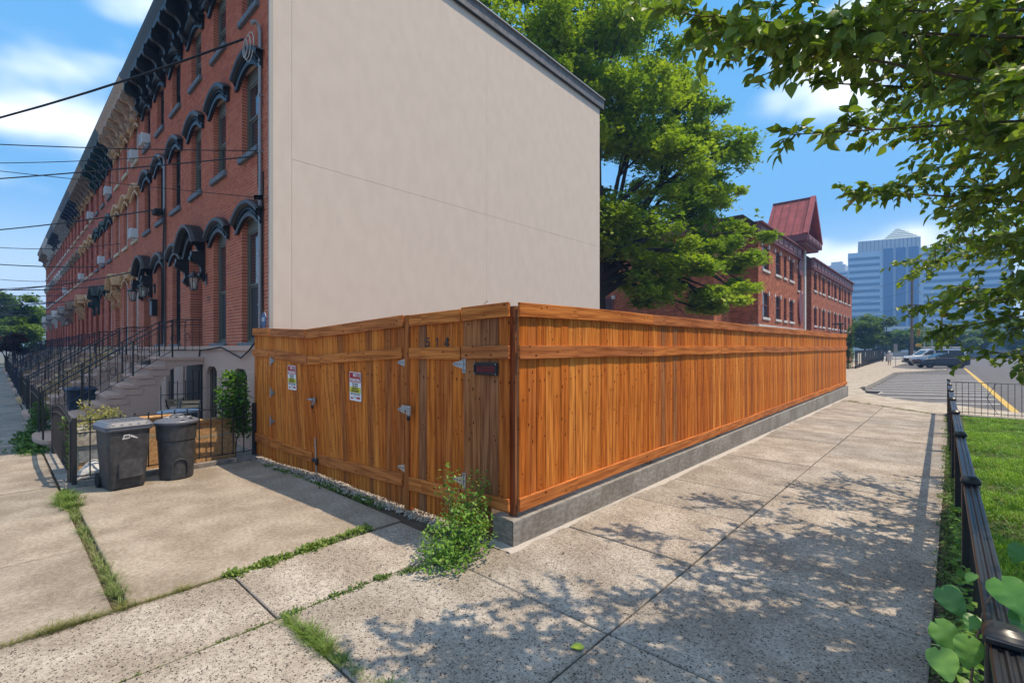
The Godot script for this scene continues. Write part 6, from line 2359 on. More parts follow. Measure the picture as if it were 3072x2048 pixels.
func make_maple() -> void:
	var at := W(19.2, 0, 12.0)
	var q := func(a: float, y: float, b: float, r: float, ry: float) -> Array: return [W(a, y, b) - at, r, ry]
	var lobes := [
		q.call(22.5, 5.6, 10.0, 2.6, 1.5), q.call(25.0, 6.6, 9.2, 2.2, 1.5), q.call(21.0, 7.6, 11.0, 2.8, 1.8), q.call(25.5, 9.4, 9.6, 2.6, 1.9),
		q.call(22.0, 10.6, 11.2, 3.0, 2.2), q.call(25.8, 12.4, 10.0, 2.6, 2.0), q.call(22.6, 14.0, 11.6, 3.2, 2.4), q.call(25.6, 15.0, 10.6, 2.4, 2.0),
		q.call(19.4, 12.6, 13.0, 3.0, 2.4), q.call(18.8, 16.6, 13.4, 3.2, 2.6), q.call(22.6, 17.8, 12.2, 3.0, 2.2), q.call(15.6, 16.0, 14.6, 2.8, 2.4),
		q.call(15.4, 12.6, 14.2, 2.6, 2.2), q.call(20.0, 20.0, 13.0, 2.8, 1.8), q.call(16.6, 19.4, 14.4, 2.6, 1.8), q.call(12.8, 17.5, 15.4, 2.4, 2.0),
		q.call(24.4, 4.4, 8.6, 1.6, 0.9), q.call(27.4, 8.0, 8.6, 1.5, 0.9), q.call(27.8, 10.8, 9.0, 1.3, 0.9), q.call(27.6, 13.2, 9.4, 1.2, 0.9), q.call(26.6, 5.2, 8.6, 1.1, 0.7), q.call(20.6, 4.9, 10.4, 1.5, 1.0), q.call(21.6, 6.2, 10.2, 2.2, 1.2), q.call(23.4, 4.0, 9.2, 1.5, 0.7), q.call(27.2, 6.6, 8.4, 1.0, 0.6)]
	tree("maple_tree", "tall leafy maple rising behind the stucco house and the cedar fence", at, 19.0, 0.42, lobes, 21000, 0.27, Color(0.15, 0.27, 0.04), Color(0.50, 0.60, 0.085), 501)


func make_back_trees() -> void:
	var far := "trees at the end of the side street"
	tree("street_tree", "round green tree beyond the black school fence, left of the wooden pole", W(96.0, 0, 10.8), 8.2, 0.2, round_lobes(7, 4.6, 2.2, 6.6, 1), 2600, 0.55, Color(0.045, 0.10, 0.02), Color(0.13, 0.20, 0.04), 511, "bark_dark", false, far)
	var specs := [[120.0, 6.4, 6.2, 3.6, "low green tree just right of the round tree"], [132.0, 4.0, 7.2, 4.2, "green tree directly behind the wooden utility pole"], [140.0, 0.0, 8.0, 4.6, "green tree behind the traffic signal"], [150.0, -5.0, 8.4, 5.0, "green tree above the parked white van"], [158.0, -11.0, 9.6, 5.4, "tall green tree right of the parked white van"], [170.0, -18.0, 10.5, 6.0, "green tree at the right edge beyond the parking lot"], [165.0, 14.0, 7.4, 4.6, "green tree farthest behind the school fence"]]
	for i in specs.size():
		var s: Array = specs[i]
		tree("street_tree", s[4], W(s[0], 0, s[1]), s[2], 0.2, round_lobes(6, s[3], 1.8, s[2] - 1.2, 10 + i), 1500, 0.75, Color(0.05, 0.11, 0.02), Color(0.15, 0.22, 0.045), 520 + i, "bark_dark", false, far)
	var lft := "trees closing the avenue beyond the row"
	tree("street_tree", "tall green street tree past the last row house", W(1.6, 0, 80.0), 9.6, 0.22, round_lobes(8, 4.2, 2.6, 8.0, 30), 2600, 0.5, Color(0.05, 0.12, 0.02), Color(0.16, 0.25, 0.045), 541, "bark_dark", false, lft)
	tree("street_tree", "second green street tree past the row, at the picture's left edge", W(-0.6, 0, 92.0), 9.0, 0.22, round_lobes(7, 4.6, 2.4, 7.4, 31), 1800, 0.6, Color(0.05, 0.12, 0.02), Color(0.16, 0.25, 0.045), 542, "bark_dark", false, lft)
	tree("street_tree", "third green street tree far down the avenue", W(4.0, 0, 100.0), 8.6, 0.22, round_lobes(7, 5.0, 2.4, 7.0, 33), 1800, 0.6, Color(0.05, 0.12, 0.02), Color(0.16, 0.25, 0.045), 544, "bark_dark", false, lft)
	tree("purple_tree", "small dark purple leaved tree before the last row house", W(0.7, 0, 58.0), 3.9, 0.09, round_lobes(6, 1.7, 1.5, 3.2, 32), 900, 0.24, Color(0.045, 0.02, 0.02), Color(0.09, 0.035, 0.035), 543, "bark_dark", false)


func make_near_tree() -> void:
	# the tree on the lawn, trunk right of the frame, whose boughs hang into the picture
	var at := W(7.9, -0.03, -3.3)
	var t := thing("lawn_tree", "broad leaved tree on the lawn whose boughs hang over the pavement", "tree", at)
	rng.seed = 601
	var root := W(7.9, 0, -3.3)
	var wood := MB.new()
	wood.tube(PackedVector3Array([Vector3(0, -0.05, 0), Vector3(0.02, 0.6, 0), Vector3(-0.05, 1.6, 0.05), Vector3(-0.1, 2.6, 0.1), Vector3(-0.05, 4.0, 0.0), Vector3(0.1, 5.8, -0.1)]), 0.17, 0.07, 10)
	# boughs: tip (A, y, B), girth of its leafy part, number of twigs
	var boughs := [
		[3.31, 4.42, 1.42, 0.22, 26], [3.27, 4.16, 1.16, 0.24, 30], [3.30, 4.02, 0.90, 0.24, 32], [3.36, 3.98, 0.62, 0.26, 32], [3.5, 4.05, 0.40, 0.28, 30], [3.1, 4.5, 0.9, 0.3, 30], [2.9, 4.5, 1.3, 0.3, 22], [3.2, 4.3, 1.3, 0.22, 24],
		[4.08, 3.66, 0.90, 0.10, 10], [3.85, 3.90, 0.74, 0.12, 9], [4.7, 3.85, 0.62, 0.14, 12], [5.37, 3.50, 0.68, 0.14, 14], [5.9, 3.62, 0.44, 0.2, 16], [5.4, 3.9, 0.2, 0.22, 20], [4.6, 4.1, 0.15, 0.3, 26],
		[4.35, 3.95, 0.25, 0.25, 22], [6.4, 4.7, 0.0, 0.36, 24], [6.9, 3.5, -0.1, 0.26, 20], [6.9, 4.0, 0.2, 0.3, 20], [6.85, 2.52, 0.27, 0.16, 14], [7.15, 2.24, 0.20, 0.18, 16], [7.5, 2.0, -0.3, 0.24, 18], [7.2, 2.7, -0.1, 0.28, 24], [6.6, 3.1, -0.4, 0.32, 26], [7.0, 2.3, -0.55, 0.28, 22],
		[3.9, 3.3, -0.45, 0.18, 12], [3.6, 3.5, -0.28, 0.16, 12], [4.6, 3.4, -0.6, 0.3, 22], [5.2, 3.1, -0.75, 0.3, 24], [5.9, 2.7, -0.85, 0.3, 22], [6.4, 2.2, -1.0, 0.3, 18], [4.2, 4.2, -0.4, 0.35, 26], [5.4, 4.0, -0.5, 0.4, 28],
		[5.6, 3.4, -0.15, 0.34, 30], [6.3, 2.7, -0.6, 0.3, 24], [4.9, 3.6, -0.2, 0.34, 28], [5.0, 4.4, -0.3, 0.4, 30], [6.0, 4.0, -0.1, 0.4, 30], [7.0, 3.2, -0.5, 0.36, 30], [7.6, 2.6, -0.2, 0.32, 26], [6.8, 4.6, -0.3, 0.42, 30], [4.3, 3.7, -0.1, 0.26, 22], [4.0, 4.6, 0.1, 0.34, 26], [5.8, 2.5, -1.1, 0.3, 22], [7.0, 1.95, -0.75, 0.26, 20],
		[8.4, 3.2, 0.2, 0.4, 24], [9.2, 3.6, 0.0, 0.45, 26], [10.2, 4.0, -0.2, 0.45, 24], [10.8, 3.4, -1.0, 0.45, 20], [8.0, 5.2, 0.4, 0.5, 26], [6.4, 5.6, 0.6, 0.5, 26], [4.6, 5.6, 0.6, 0.5, 26], [3.2, 5.4, 0.2, 0.5, 26], [9.6, 5.4, -0.4, 0.5, 24], [7.4, 6.6, -1.0, 0.6, 24], [5.4, 6.4, -1.2, 0.6, 24], [9.4, 6.6, -2.2, 0.6, 20], [4.0, 5.0, -1.6, 0.5, 20], [6.0, 5.4, -4.6, 0.6, 16], [9.0, 4.8, -5.0, 0.6, 16], [11.0, 4.6, -3.2, 0.6, 16], [4.6, 4.2, -4.0, 0.6, 14]]
	var where := []
	var cols := []
	var twigs := MB.new()
	for b in boughs:
		var tip := W(b[0], b[1], b[2]) - at
		var s := Vector3(-0.05, clampf(1.9 + (b[1] - 2.0) * 0.55, 1.9, 4.6), 0.05)
		var m1 := s.lerp(tip, 0.35) + Vector3(rng.randf_range(-0.35, 0.35), rng.randf_range(0.1, 0.7), rng.randf_range(-0.35, 0.35))
		var m2 := s.lerp(tip, 0.72) + Vector3(rng.randf_range(-0.18, 0.18), rng.randf_range(0.0, 0.4), rng.randf_range(-0.18, 0.18))
		var c := Curve3D.new()
		c.add_point(s, Vector3.ZERO, (m1 - s) * 0.3)
		c.add_point(m1, (s - m2) * 0.15, (m2 - s) * 0.15)
		c.add_point(m2, (m1 - tip) * 0.15, (tip - m1) * 0.15)
		c.add_point(tip, (m2 - tip) * 0.3, Vector3.ZERO)
		wood.tube(c.tessellate(3, 8), 0.026, 0.004, 6)
		var len := c.get_baked_length()
		for k in b[4] + 3:
			var u := 1.0 - pow(rng.randf(), 1.5) * 0.42
			if k < 3:
				u = 1.0 - k * 0.03
			var p := c.sample_baked(len * u)
			var fwd := (c.sample_baked(minf(len, len * u + 0.05)) - c.sample_baked(len * u - 0.05)).normalized()
			var dir := (fwd * 0.7 + Vector3(rng.randfn(), rng.randfn() * 0.5, rng.randfn()) * 0.65).normalized()
			var tl: float = b[3] * rng.randf_range(0.6, 1.2) + 0.08
			var e: Vector3 = p + dir * tl - Vector3(0, tl * 0.28, 0)
			var mid := p.lerp(e, 0.55) + Vector3(0, tl * 0.10, 0)
			twigs.tube(PackedVector3Array([p, mid, e]), 0.0045, 0.002, 4)
			var n := int(7 + tl * 22)
			var hue := rng.randf()
			for j in n:
				var w := (j + rng.randf()) / n
				var lp := p.lerp(mid, w * 2.0) if w < 0.5 else mid.lerp(e, w * 2.0 - 1.0)
				var side := Vector3(rng.randfn(), rng.randfn() * 0.75 - 0.15, rng.randfn()) * 0.85
				var ld := (dir * 0.7 + side).normalized()
				ld.y -= rng.randf_range(-0.1, 0.5)
				ld = ld.normalized()
				var nrm := (Vector3.UP + Vector3(rng.randfn(), rng.randfn() * 0.3, rng.randfn()) * 0.75)
				var x := ld.cross(nrm).normalized()
				var z := x.cross(ld)
				var sc := rng.randf_range(0.04, 0.085) + pow(rng.randf(), 2.0) * 0.05
				where.append(Transform3D(Basis(x * sc, ld * sc, z * sc), lp))
				cols.append(Color(0.08, 0.155, 0.035).lerp(Color(0.29, 0.38, 0.075), clampf(hue * 0.6 + rng.randf() * 0.5, 0, 1)) if rng.randf() > 0.012 else Color(0.40, 0.30, 0.05))
	obj("trunk", wood, M.bark, t)
	var tw := obj("twigs", twigs, M.twig, t)
	tw.set_meta("kind", "stuff")
	var f := scatter("crown", leaf_mesh(0.6, 0.28, 0.22), M.leaf, where, cols, t)
	f.set_meta("kind", "stuff")


# ---------------------------------------------------------------- school, towers, far things

func school_window(root: Node3D, a0: float, a1: float, y0: float, y1: float, b: float, slim: bool) -> void:
	var c := (a0 + a1) / 2
	var w := a1 - a0
	var g := MB.new()
	var k := 0.09
	var zz := b + 0.16
	g.box(W(a0 + k / 2, (y0 + y1) / 2, zz), Vector3(k, y1 - y0, 0.1))
	g.box(W(a1 - k / 2, (y0 + y1) / 2, zz), Vector3(k, y1 - y0, 0.1))
	g.box(W(c, y0 + k / 2, zz), Vector3(w - k * 2, k, 0.1))
	g.box(W(c, y1 - k / 2, zz), Vector3(w - k * 2, k, 0.1))
	g.box(W(c, (y0 + y1) / 2, zz), Vector3(w - k * 2, 0.06, 0.08))
	var part := obj("window", g, M.maroon, root)
	g = MB.new()
	g.box(W(c, (y0 + y1) / 2, b + 0.19), Vector3(w - k * 2, y1 - y0 - k * 2, 0.02))
	obj("pane", g, M.car_glass if not slim else M.maroon, part)
	g = MB.new()
	g.box(W(c, y0 - 0.09, b + 0.02), Vector3(w + 0.3, 0.18, 0.2))
	obj("sill", g, M.limestone, part)
	if not slim:
		for s in [a0 - 0.08, a1 + 0.08]:
			g = MB.new()
			g.box(W(s, y1 - 0.02, b + 0.04), Vector3(0.26, 0.3, 0.12))
			obj("corner_stone", g, M.limestone, part)


func wall_south(ops: Array, a0: float, a1: float, y0: float, y1: float, b: float) -> MB:
	# wall facing the camera side (towards -B) with openings [a0, a1, y0, y1]
	var g := MB.new()
	var xs := [a0, a1]
	var ys := [y0, y1]
	for o in ops:
		xs.append(o[0]); xs.append(o[1]); ys.append(o[2]); ys.append(o[3])
	xs.sort(); ys.sort()
	for i in xs.size() - 1:
		for j in ys.size() - 1:
			if xs[i + 1] - xs[i] < 1e-4 or ys[j + 1] - ys[j] < 1e-4:
				continue
			var cx: float = (xs[i] + xs[i + 1]) / 2
			var cy: float = (ys[j] + ys[j + 1]) / 2
			var hole := false
			for o in ops:
				if cx > o[0] and cx < o[1] and cy > o[2] and cy < o[3]:
					hole = true
			if not hole:
				g.quad(W(xs[i], ys[j], b), W(xs[i + 1], ys[j], b), W(xs[i + 1], ys[j + 1], b), W(xs[i], ys[j + 1], b))
	for o in ops:
		var d := b + 0.22
		g.quad(W(o[0], o[2], b), W(o[0], o[3], b), W(o[0], o[3], d), W(o[0], o[2], d))
		g.quad(W(o[1], o[2], d), W(o[1], o[3], d), W(o[1], o[3], b), W(o[1], o[2], b))
		g.quad(W(o[0], o[3], b), W(o[1], o[3], b), W(o[1], o[3], d), W(o[0], o[3], d))
		g.quad(W(o[0], o[2], d), W(o[1], o[2], d), W(o[1], o[2], b), W(o[0], o[2], b))
	return g


func panel_cornice(root: Node3D, a0: float, a1: float, b: float, y: float, h: float, step: float) -> void:
	var g := MB.new()
	g.box(W((a0 + a1) / 2, y + h / 2, b + 0.3), Vector3(a1 - a0 + 0.3, h, 0.86))
	g.box(W((a0 + a1) / 2, y + h + 0.06, b + 0.2), Vector3(a1 - a0 + 0.6, 0.12, 1.1))
	g.box(W((a0 + a1) / 2, y - 0.05, b + 0.25), Vector3(a1 - a0 + 0.4, 0.10, 0.98))
	var c := obj("cornice", g, M.maroon, root)
	var n := int((a1 - a0) / step)
	for k in n:
		g = MB.new()
		g.cut(W(a0 + (k + 0.5) * (a1 - a0) / n, y + h * 0.5, b - 0.15), Vector3(step * 0.78, h * 0.62, 0.06), 0.02)
		obj("cornice_panel", g, M.maroon_panel, c)


func make_school() -> void:
	var b := 10.6
	var t := thing("school_building", "long red brick school with maroon panelled cornice and a steep gabled tower", "building", W(38.2, 0, b))
	var keep := t.position
	t.position = Vector3.ZERO
	var w1 := [[39.27, 40.96], [42.86, 44.37], [45.38, 46.25], [47.27, 48.74]]
	var w2 := [[57.19, 58.59], [59.77, 60.49], [61.5, 62.79], [64.62, 65.89], [66.87, 67.54], [68.57, 70.12], [71.67, 73.19], [74.14, 74.7], [75.76, 77.19], [78.75, 80.28]]
	var ops1 := []
	var ops2 := []
	for r in [[8.05, 9.95], [4.42, 6.32]]:
		for w in w1:
			ops1.append([w[0], w[1], r[0], r[1]])
		for w in w2:
			ops2.append([w[0], w[1], r[0], r[1]])
	ops1.append([50.24, 51.79, 7.4, 9.6])
	var g := wall_south(ops1, 38.2, 52.6, 0.0, 10.4, b)
	g.quad(W(38.2, 0, 12.56), W(38.2, 0, b), W(38.2, 10.4, b), W(38.2, 10.4, 12.56))
	g.quad(W(34.7, 0, 12.56), W(38.2, 0, 12.56), W(38.2, 10.4, 12.56), W(34.7, 10.4, 12.56))
	g.quad(W(34.7, 0, 34.0), W(34.7, 0, 12.56), W(34.7, 10.4, 12.56), W(34.7, 10.4, 34.0))
	g.quad(W(56.05, 0, 14.0), W(56.05, 0, b), W(56.05, 10.0, b), W(56.05, 10.0, 14.0))
	g.quad(W(52.6, 0, 12.4), W(56.05, 0, 12.4), W(56.05, 12.0, 12.4), W(52.6, 12.0, 12.4))
	g.quad(W(52.6, 0, b), W(52.6, 0, 12.4), W(52.6, 12.0, 12.4), W(52.6, 12.0, b))
	obj("wall", g, M.school_brick, t)
	g = wall_south(ops2, 56.05, 82.0, 0.0, 10.1, b)
	obj("wall", g, M.school_brick, t)
	for o in ops1:
		school_window(t, o[0], o[1], o[2], o[3], b, o[1] - o[0] < 1.0)
	for o in ops2:
		school_window(t, o[0], o[1], o[2], o[3], b, o[1] - o[0] < 1.0)
	# window at the far left of the west wall
	g = MB.new()
	g.box(W(34.66, 5.0, 21.6), Vector3(0.12, 2.6, 1.9))
	var win := obj("window", g, M.maroon, t)
	for k in 2:
		g = MB.new()
		g.box(W(34.59, 5.0, 21.15 + k * 0.9), Vector3(0.03, 2.3, 0.76))
		obj("pane", g, M.car_glass, win)
	g = MB.new()
	g.box(W(34.58, 6.25, 20.6), Vector3(0.1, 0.3, 0.3))
	obj("corner_stone", g, M.limestone, win)
	# base band
	g = MB.new()
	g.box(W(45.4, 3.72, b - 0.03), Vector3(14.6, 0.26, 0.1))
	g.box(W(38.17, 3.72, 11.6), Vector3(0.1, 0.26, 2.0))
	g.box(W(69.0, 3.5, b - 0.03), Vector3(26.0, 0.4, 0.1))
	obj("base_band", g, M.limestone, t)
	panel_cornice(t, 38.2, 51.0, b, 10.4, 0.85, 1.55)
	panel_cornice(t, 56.05, 82.0, b, 10.15, 0.9, 1.75)
	g = MB.new()
	g.box(W(38.2, 10.85, 11.7), Vector3(0.8, 0.95, 2.4))
	g.box(W(36.4, 10.85, 12.6), Vector3(3.6, 0.95, 0.7))
	g.box(W(34.7, 10.85, 23.0), Vector3(0.7, 0.95, 21.0))
	g.box(W(56.0, 10.6, 12.2), Vector3(0.7, 0.95, 3.4))
	obj("parapet", g, M.maroon, t)
	g = MB.new()
	g.quad(W(34.7, 11.2, b), W(82, 11.0, b), W(82, 11.0, 34), W(34.7, 11.2, 34))
	obj("roof", g, M.roof_dark, t)
	# pilaster by the tower
	g = MB.new()
	g.box(W(53.2, 6.1, b + 0.2), Vector3(0.6, 12.2, 0.5))
	obj("pilaster", g, M.limestone, t)
	# arched window heads on the tower
	for y in [9.6, 5.9]:
		g = MB.new()
		g.lathe(W(51.0, y, b - 0.02), [Vector2(0.0, 0.0), Vector2(0.78, 0.0), Vector2(0.78, 0.12), Vector2(0.0, 0.12)], 20, Basis(Vector3(1, 0, 0), Vector3(0, 0, 1), Vector3(0, -1, 0)), 1.0, 1.0 if y > 8 else 2.0)
		obj("arch_head", g, M.maroon, t)
	# gabled tower roof
	var p := W(0, 0, 9.9)
	g = MB.new()
	var e := [W(49.3, 12.35, 9.9), W(55.5, 12.35, 9.9), W(52.4, 16.25, 9.9), W(49.3, 12.35, 13.2), W(55.5, 12.35, 13.2), W(52.4, 16.25, 13.2)]
	g.quad(e[0], e[2], e[5], e[3])
	g.quad(e[2], e[1], e[4], e[5])
	g.tri(e[4], e[3], e[5])
	var roof := obj("tower_roof", g, M.red_metal, t)
	for k in 5:
		# standing seams and lapped sheets
		g = MB.new()
		var u := (k + 0.5) / 5.0
		g.bar(e[0].lerp(e[3], u) + Vector3(-0.03, 0.03, 0), e[2].lerp(e[5], u) + Vector3(-0.03, 0.03, 0), 0.04, 0.05)
		obj("seam", g, M.maroon, roof)
	g = MB.new()
	g.bar(e[2] + Vector3(0, 0.04, 0.1), e[5] + Vector3(0, 0.04, 0), 0.18, 0.1)
	obj("ridge_cap", g, M.maroon, roof)
	g = MB.new()
	g.bar(W(49.2, 12.3, 9.75), W(52.4, 16.3, 9.75), 0.3, 0.4, Vector3(0, 0, 1))
	g.bar(W(55.6, 12.3, 9.75), W(52.4, 16.3, 9.75), 0.3, 0.4, Vector3(0, 0, 1))
	obj("bargeboard", g, M.red_metal, roof)
	g = MB.new()
	g.tri(W(50.3, 12.4, 10.5), W(54.5, 12.4, 10.5), W(52.4, 15.1, 10.5))
	obj("gable_wall", g, M.grey_paint, t)
	g = MB.new()
	for k in 6:
		var a := PI * k / 6.0
		g.bar(W(52.4 + cos(a) * 0.7, 13.3 + sin(a) * 0.7, 10.4), W(52.4 - cos(a) * 0.7, 13.3 - sin(a) * 0.7, 10.4), 0.06, 0.05, Vector3(0, 0, 1))
	var ring := PackedVector3Array()
	for k in 21:
		var a := TAU * k / 20.0
		ring.append(W(52.4 + cos(a) * 0.72, 13.3 + sin(a) * 0.72, 10.4))
	g.tube(ring, 0.05, 0.05, 5, false)
	obj("wheel_ornament", g, M.white_paint, t)
	g = MB.new()
	g.box(W(52.4, 12.05, 11.3), Vector3(6.4, 0.6, 3.4))
	g.box(W(52.4, 11.65, 11.3), Vector3(5.8, 0.3, 2.9))
	obj("tower_cornice", g, M.maroon, t)
	for k in 4:
		g = MB.new()
		g.cut(W(50.1 + k * 1.53, 12.05, 9.57), Vector3(1.2, 0.36, 0.06), 0.02)
		obj("cornice_panel", g, M.maroon_panel, t)
	t.position = keep
	for o in t.get_children():
		o.position -= keep
	# low flat roof in front of it, over the fence
	t = thing("entrance_canopy", "low flat maroon edged canopy before the school's second wing", "canopy", W(55.0, 0, 9.4))
	g = MB.new()
	g.box(Vector3(0, 3.42, 0), Vector3(9.0, 0.22, 2.6))
	obj("roof_edge", g, M.maroon, t)
	for s in [-4.2, 4.2]:
		g = MB.new()
		g.box(Vector3(s, 1.66, 1.0), Vector3(0.25, 3.3, 0.25))
		obj("column", g, M.limestone, t)
	# black fence round the school
	t = thing("school_fence", "black iron fence along the school pavement with small banners", "fence", W(59.4, 0, 7.35))
	var q := W(107.0, 0, 9.2) - W(59.4, 0, 7.35)
	rail_run(t, Vector3.ZERO, q, 1.85, 96)
	rail_run(t, Vector3.ZERO, W(-1.2, 0, 4.0), 1.85, 14)
	g = MB.new()
	g.bar(q * 0.04 + Vector3(0, 1.2, 0), q * 0.98 + Vector3(0, 1.2, 0), 0.01, 1.0)
	obj("screen", g, M.black_paint, t)
	for k in 5:
		g = MB.new()
		var u: float = [0.02, 0.06, 0.2, 0.5, 0.85][k]
		g.bar(q * u + Vector3(0, [1.0, 1.0, 1.35, 1.35, 1.35][k], 0.1), q * (u + [0.02, 0.03, 0.006, 0.006, 0.012][k]) + Vector3(0, [1.0, 1.0, 1.35, 1.35, 1.35][k], 0.1), 0.02, [1.1, 1.1, 0.5, 0.5, 0.6][k])
		obj("banner", g, M.white_paint if k != 1 else M.banner, t)
	for k in 3:
		t = thing("gate_pole", "tall black pole at the far end of the school fence, %s of three" % ["leftmost", "middle", "rightmost"][k], "pole", W(94.0 + k * 1.6, 0, 8.7 - k * 0.35), "tall black poles by the school fence")
		g = MB.new()
		g.lathe(Vector3.ZERO, [Vector2(0.12, 0), Vector2(0.1, 0.2), Vector2(0.075, 0.3), Vector2(0.06, 5.6), Vector2(0, 5.65)], 8)
		obj("shaft", g, M.black_paint, t)
	bush("fence_creeper", "green creeper on the black school fence beyond the cedar fence end", W(58.6, 0, 7.9), [[Vector3(0, 1.6, 0), 0.5, 1.7, 500], [Vector3(0, 3.2, 0.2), 0.35, 1.2, 260], [Vector3(0.2, 0.6, -0.6), 0.4, 0.7, 200]], Color(0.04, 0.1, 0.02), Color(0.14, 0.24, 0.04), 0.22, 75, "creeper")
	t = thing("street_lamp", "black T shaped lamp post showing above the cedar fence end", "lamp", W(43.23, 0, 6.27))
	g = MB.new()
	g.lathe(Vector3.ZERO, [Vector2(0.08, 0), Vector2(0.06, 0.3), Vector2(0.05, 3.85), Vector2(0, 3.86)], 8)
	obj("pole", g, M.black_paint, t)
	g = MB.new()
	g.cut(Vector3(0, 3.9, 0), Vector3(0.5, 0.08, 0.5), 0.02)
	g.cut(Vector3(0.3, 3.88, -0.3), Vector3(0.5, 0.09, 0.5), 0.02, Basis(Vector3.UP, 0.8))
	obj("head", g, M.black_paint, t)


func rail_run(t: Node3D, p: Vector3, q: Vector3, h: float, n: int) -> void:
	for y in [0.15, 0.62, h - 0.35, h - 0.1]:
		var g := MB.new()
		g.bar(p + Vector3(0, y, 0), q + Vector3(0, y, 0), 0.04, 0.04)
		obj("rail", g, M.black_paint, t)
	for k in n + 1:
		var g := MB.new()
		var w := 0.09 if k % 8 == 0 else 0.03
		g.box(p.lerp(q, k / float(n)) + Vector3(0, h / 2, 0), Vector3(w, h, w))
		obj("post" if k % 8 == 0 else "picket", g, M.black_paint, t)


func make_towers() -> void:
	var t := thing("office_tower", "wide pale blue office tower with dark window bands and a pyramid roof", "building", W(363.2, 0, 49.0))
	var x := (W(383.3, 0, -24.3) - W(363.2, 0, 49.0))
	var l := x.length()
	x = x / l
	var z := x.cross(Vector3.UP)          # outward, towards the camera
	if z.dot(-t.position) < 0.0:
		z = -z
	t.basis = Basis(x, Vector3.UP, x.cross(Vector3.UP))
	var f := -1.0 if (t.basis.z).dot(z) < 0.0 else 1.0   # sign of local z that faces the viewer
	var H := 61.5
	var g := MB.new()
	var away := (t.position.normalized() * 30.0) * t.basis   # the flank runs straight away from the street
	g.prism(PackedVector2Array([Vector2(0, 0), Vector2(l, 0), Vector2(l, H), Vector2(0, H)]), Vector3.ZERO, Vector3(1, 0, 0), Vector3.UP, away)
	obj("block", g, M.tower_pale, t)
	var s0 := 0.225 * l
	var s1 := 0.465 * l
	for k in 14:
		var y := H - 4.0 - k * 4.0
		g = MB.new()
		g.box(Vector3(s0 / 2 - 0.2, y, f * 0.05), Vector3(s0 - 1.6, 1.75, 0.3))
		obj("window_band", g, M.tower_band, t)
		g = MB.new()
		g.box(Vector3((s1 + l) / 2 + 0.4, y, f * 0.05), Vector3(l - s1 - 2.6, 1.75, 0.3))
		obj("window_band", g, M.tower_band, t)
	for k in 3:
		g = MB.new()
		var w := (s1 - s0) / 3.0
		g.box(Vector3(s0 + w * (k + 0.5), H / 2 + 0.6, f * 0.4), Vector3(w - 1.6, H + 1.0, 1.4))
		var gl := obj("glass_bay", g, M.tower_glass, t)
		for m in 6:
			g = MB.new()
			g.box(Vector3(s0 + w * k + 0.8 + (w - 1.6) * (m + 0.5) / 6.0, H / 2 + 0.6, f * 1.12), Vector3(0.16, H + 0.8, 0.1))
			obj("mullion", g, M.tower_band, gl)
	g = MB.new()
	g.prism(PackedVector2Array([Vector2(0.075 * l, H), Vector2(0.475 * l, H), Vector2(0.475 * l, H + 7.2), Vector2(0.075 * l, H + 7.2)]), Vector3(0, 0, -f * 2), Vector3(1, 0, 0), Vector3.UP, away * 0.7)
	var ph := obj("penthouse", g, M.tower_metal, t)
	for k in 16:
		g = MB.new()
		g.box(Vector3(0.078 * l + k * 0.0263 * l, H + 3.6, -f * 1.9), Vector3(0.22, 7.0, 0.3))
		obj("rib", g, M.tower_band, ph)
	g = MB.new()
	var c := Vector3(0.36 * l, H + 16.0, -f * 14)
	var e := [Vector3(0.24 * l, H + 7.25, -f * 3), Vector3(0.48 * l, H + 7.25, -f * 3), Vector3(0.48 * l, H + 7.25, -f * 25), Vector3(0.24 * l, H + 7.25, -f * 25)]
	for k in 4:
		g.tri(e[k], e[(k + 1) % 4], c)
	var py := obj("pyramid_roof", g, M.pyramid, t)
	for k in 5:
		var u := (k + 1) / 6.0
		g = MB.new()
		g.bar(e[0].lerp(c, u) + Vector3(0, 0, f * 0.1), e[1].lerp(c, u) + Vector3(0, 0, f * 0.1), 0.25, 0.3)
		obj("roof_band", g, M.tower_band, py)
	t = thing("apartment_tower", "pale stepped apartment tower far off beside the office tower", "building", W(502.0, 0, 76.0))
	g = MB.new()
	g.box(Vector3(0, 34, 0), Vector3(22, 68, 22))
	g.box(Vector3(2, 71, 0), Vector3(14, 7, 14))
	g.box(Vector3(4, 76, 0), Vector3(8, 4, 8))
	obj("block", g, M.tower_metal, t)
	for k in 18:
		g = MB.new()
		g.box(Vector3(-11.05, 8 + k * 3.4, 0), Vector3(0.2, 1.5, 19))
		obj("window_band", g, M.tower_band, t)
	# low white office link and the far wall
	t = thing("low_building", "long low grey building beyond the parking lot", "building", W(190.0, 0, -14.0))
	g = MB.new()
	g.box(Vector3(0, 2.4, 0), Vector3(14, 4.8, 26))
	obj("wall", g, M.far_wall, t)
	g = MB.new()
	g.box(Vector3(-7.1, 2.6, 0), Vector3(0.3, 1.2, 24))
	obj("window_band", g, M.tower_band, t)
	g = MB.new()
	g.box(Vector3(0, 4.95, 0), Vector3(15, 0.3, 27))
	obj("roof_edge", g, M.tower_metal, t)
	t = thing("podium_building", "pale concrete podium below the office tower behind the trees", "building", W(300.0, 0, 14.0))
	g = MB.new()
	g.box(Vector3(0, 6.2, 0), Vector3(20, 12.4, 46))
	obj("wall", g, M.limestone, t)
	for k in 10:
		g = MB.new()
		g.box(Vector3(-10.05, 11.0, -20 + k * 4.4), Vector3(0.2, 0.9, 1.6))
		obj("window", g, M.tower_band, t)
	var low := MB.new()
	low.bar(W(150.3, 0.45, 14.0), W(152.0, 0.45, -60.0), 0.3, 1.4)
	tag(obj("retaining_wall", low, M.far_wall), "long low grey retaining wall across the far side of the parking lot", "wall")
	var hill := MB.new()
	rng.seed = 4
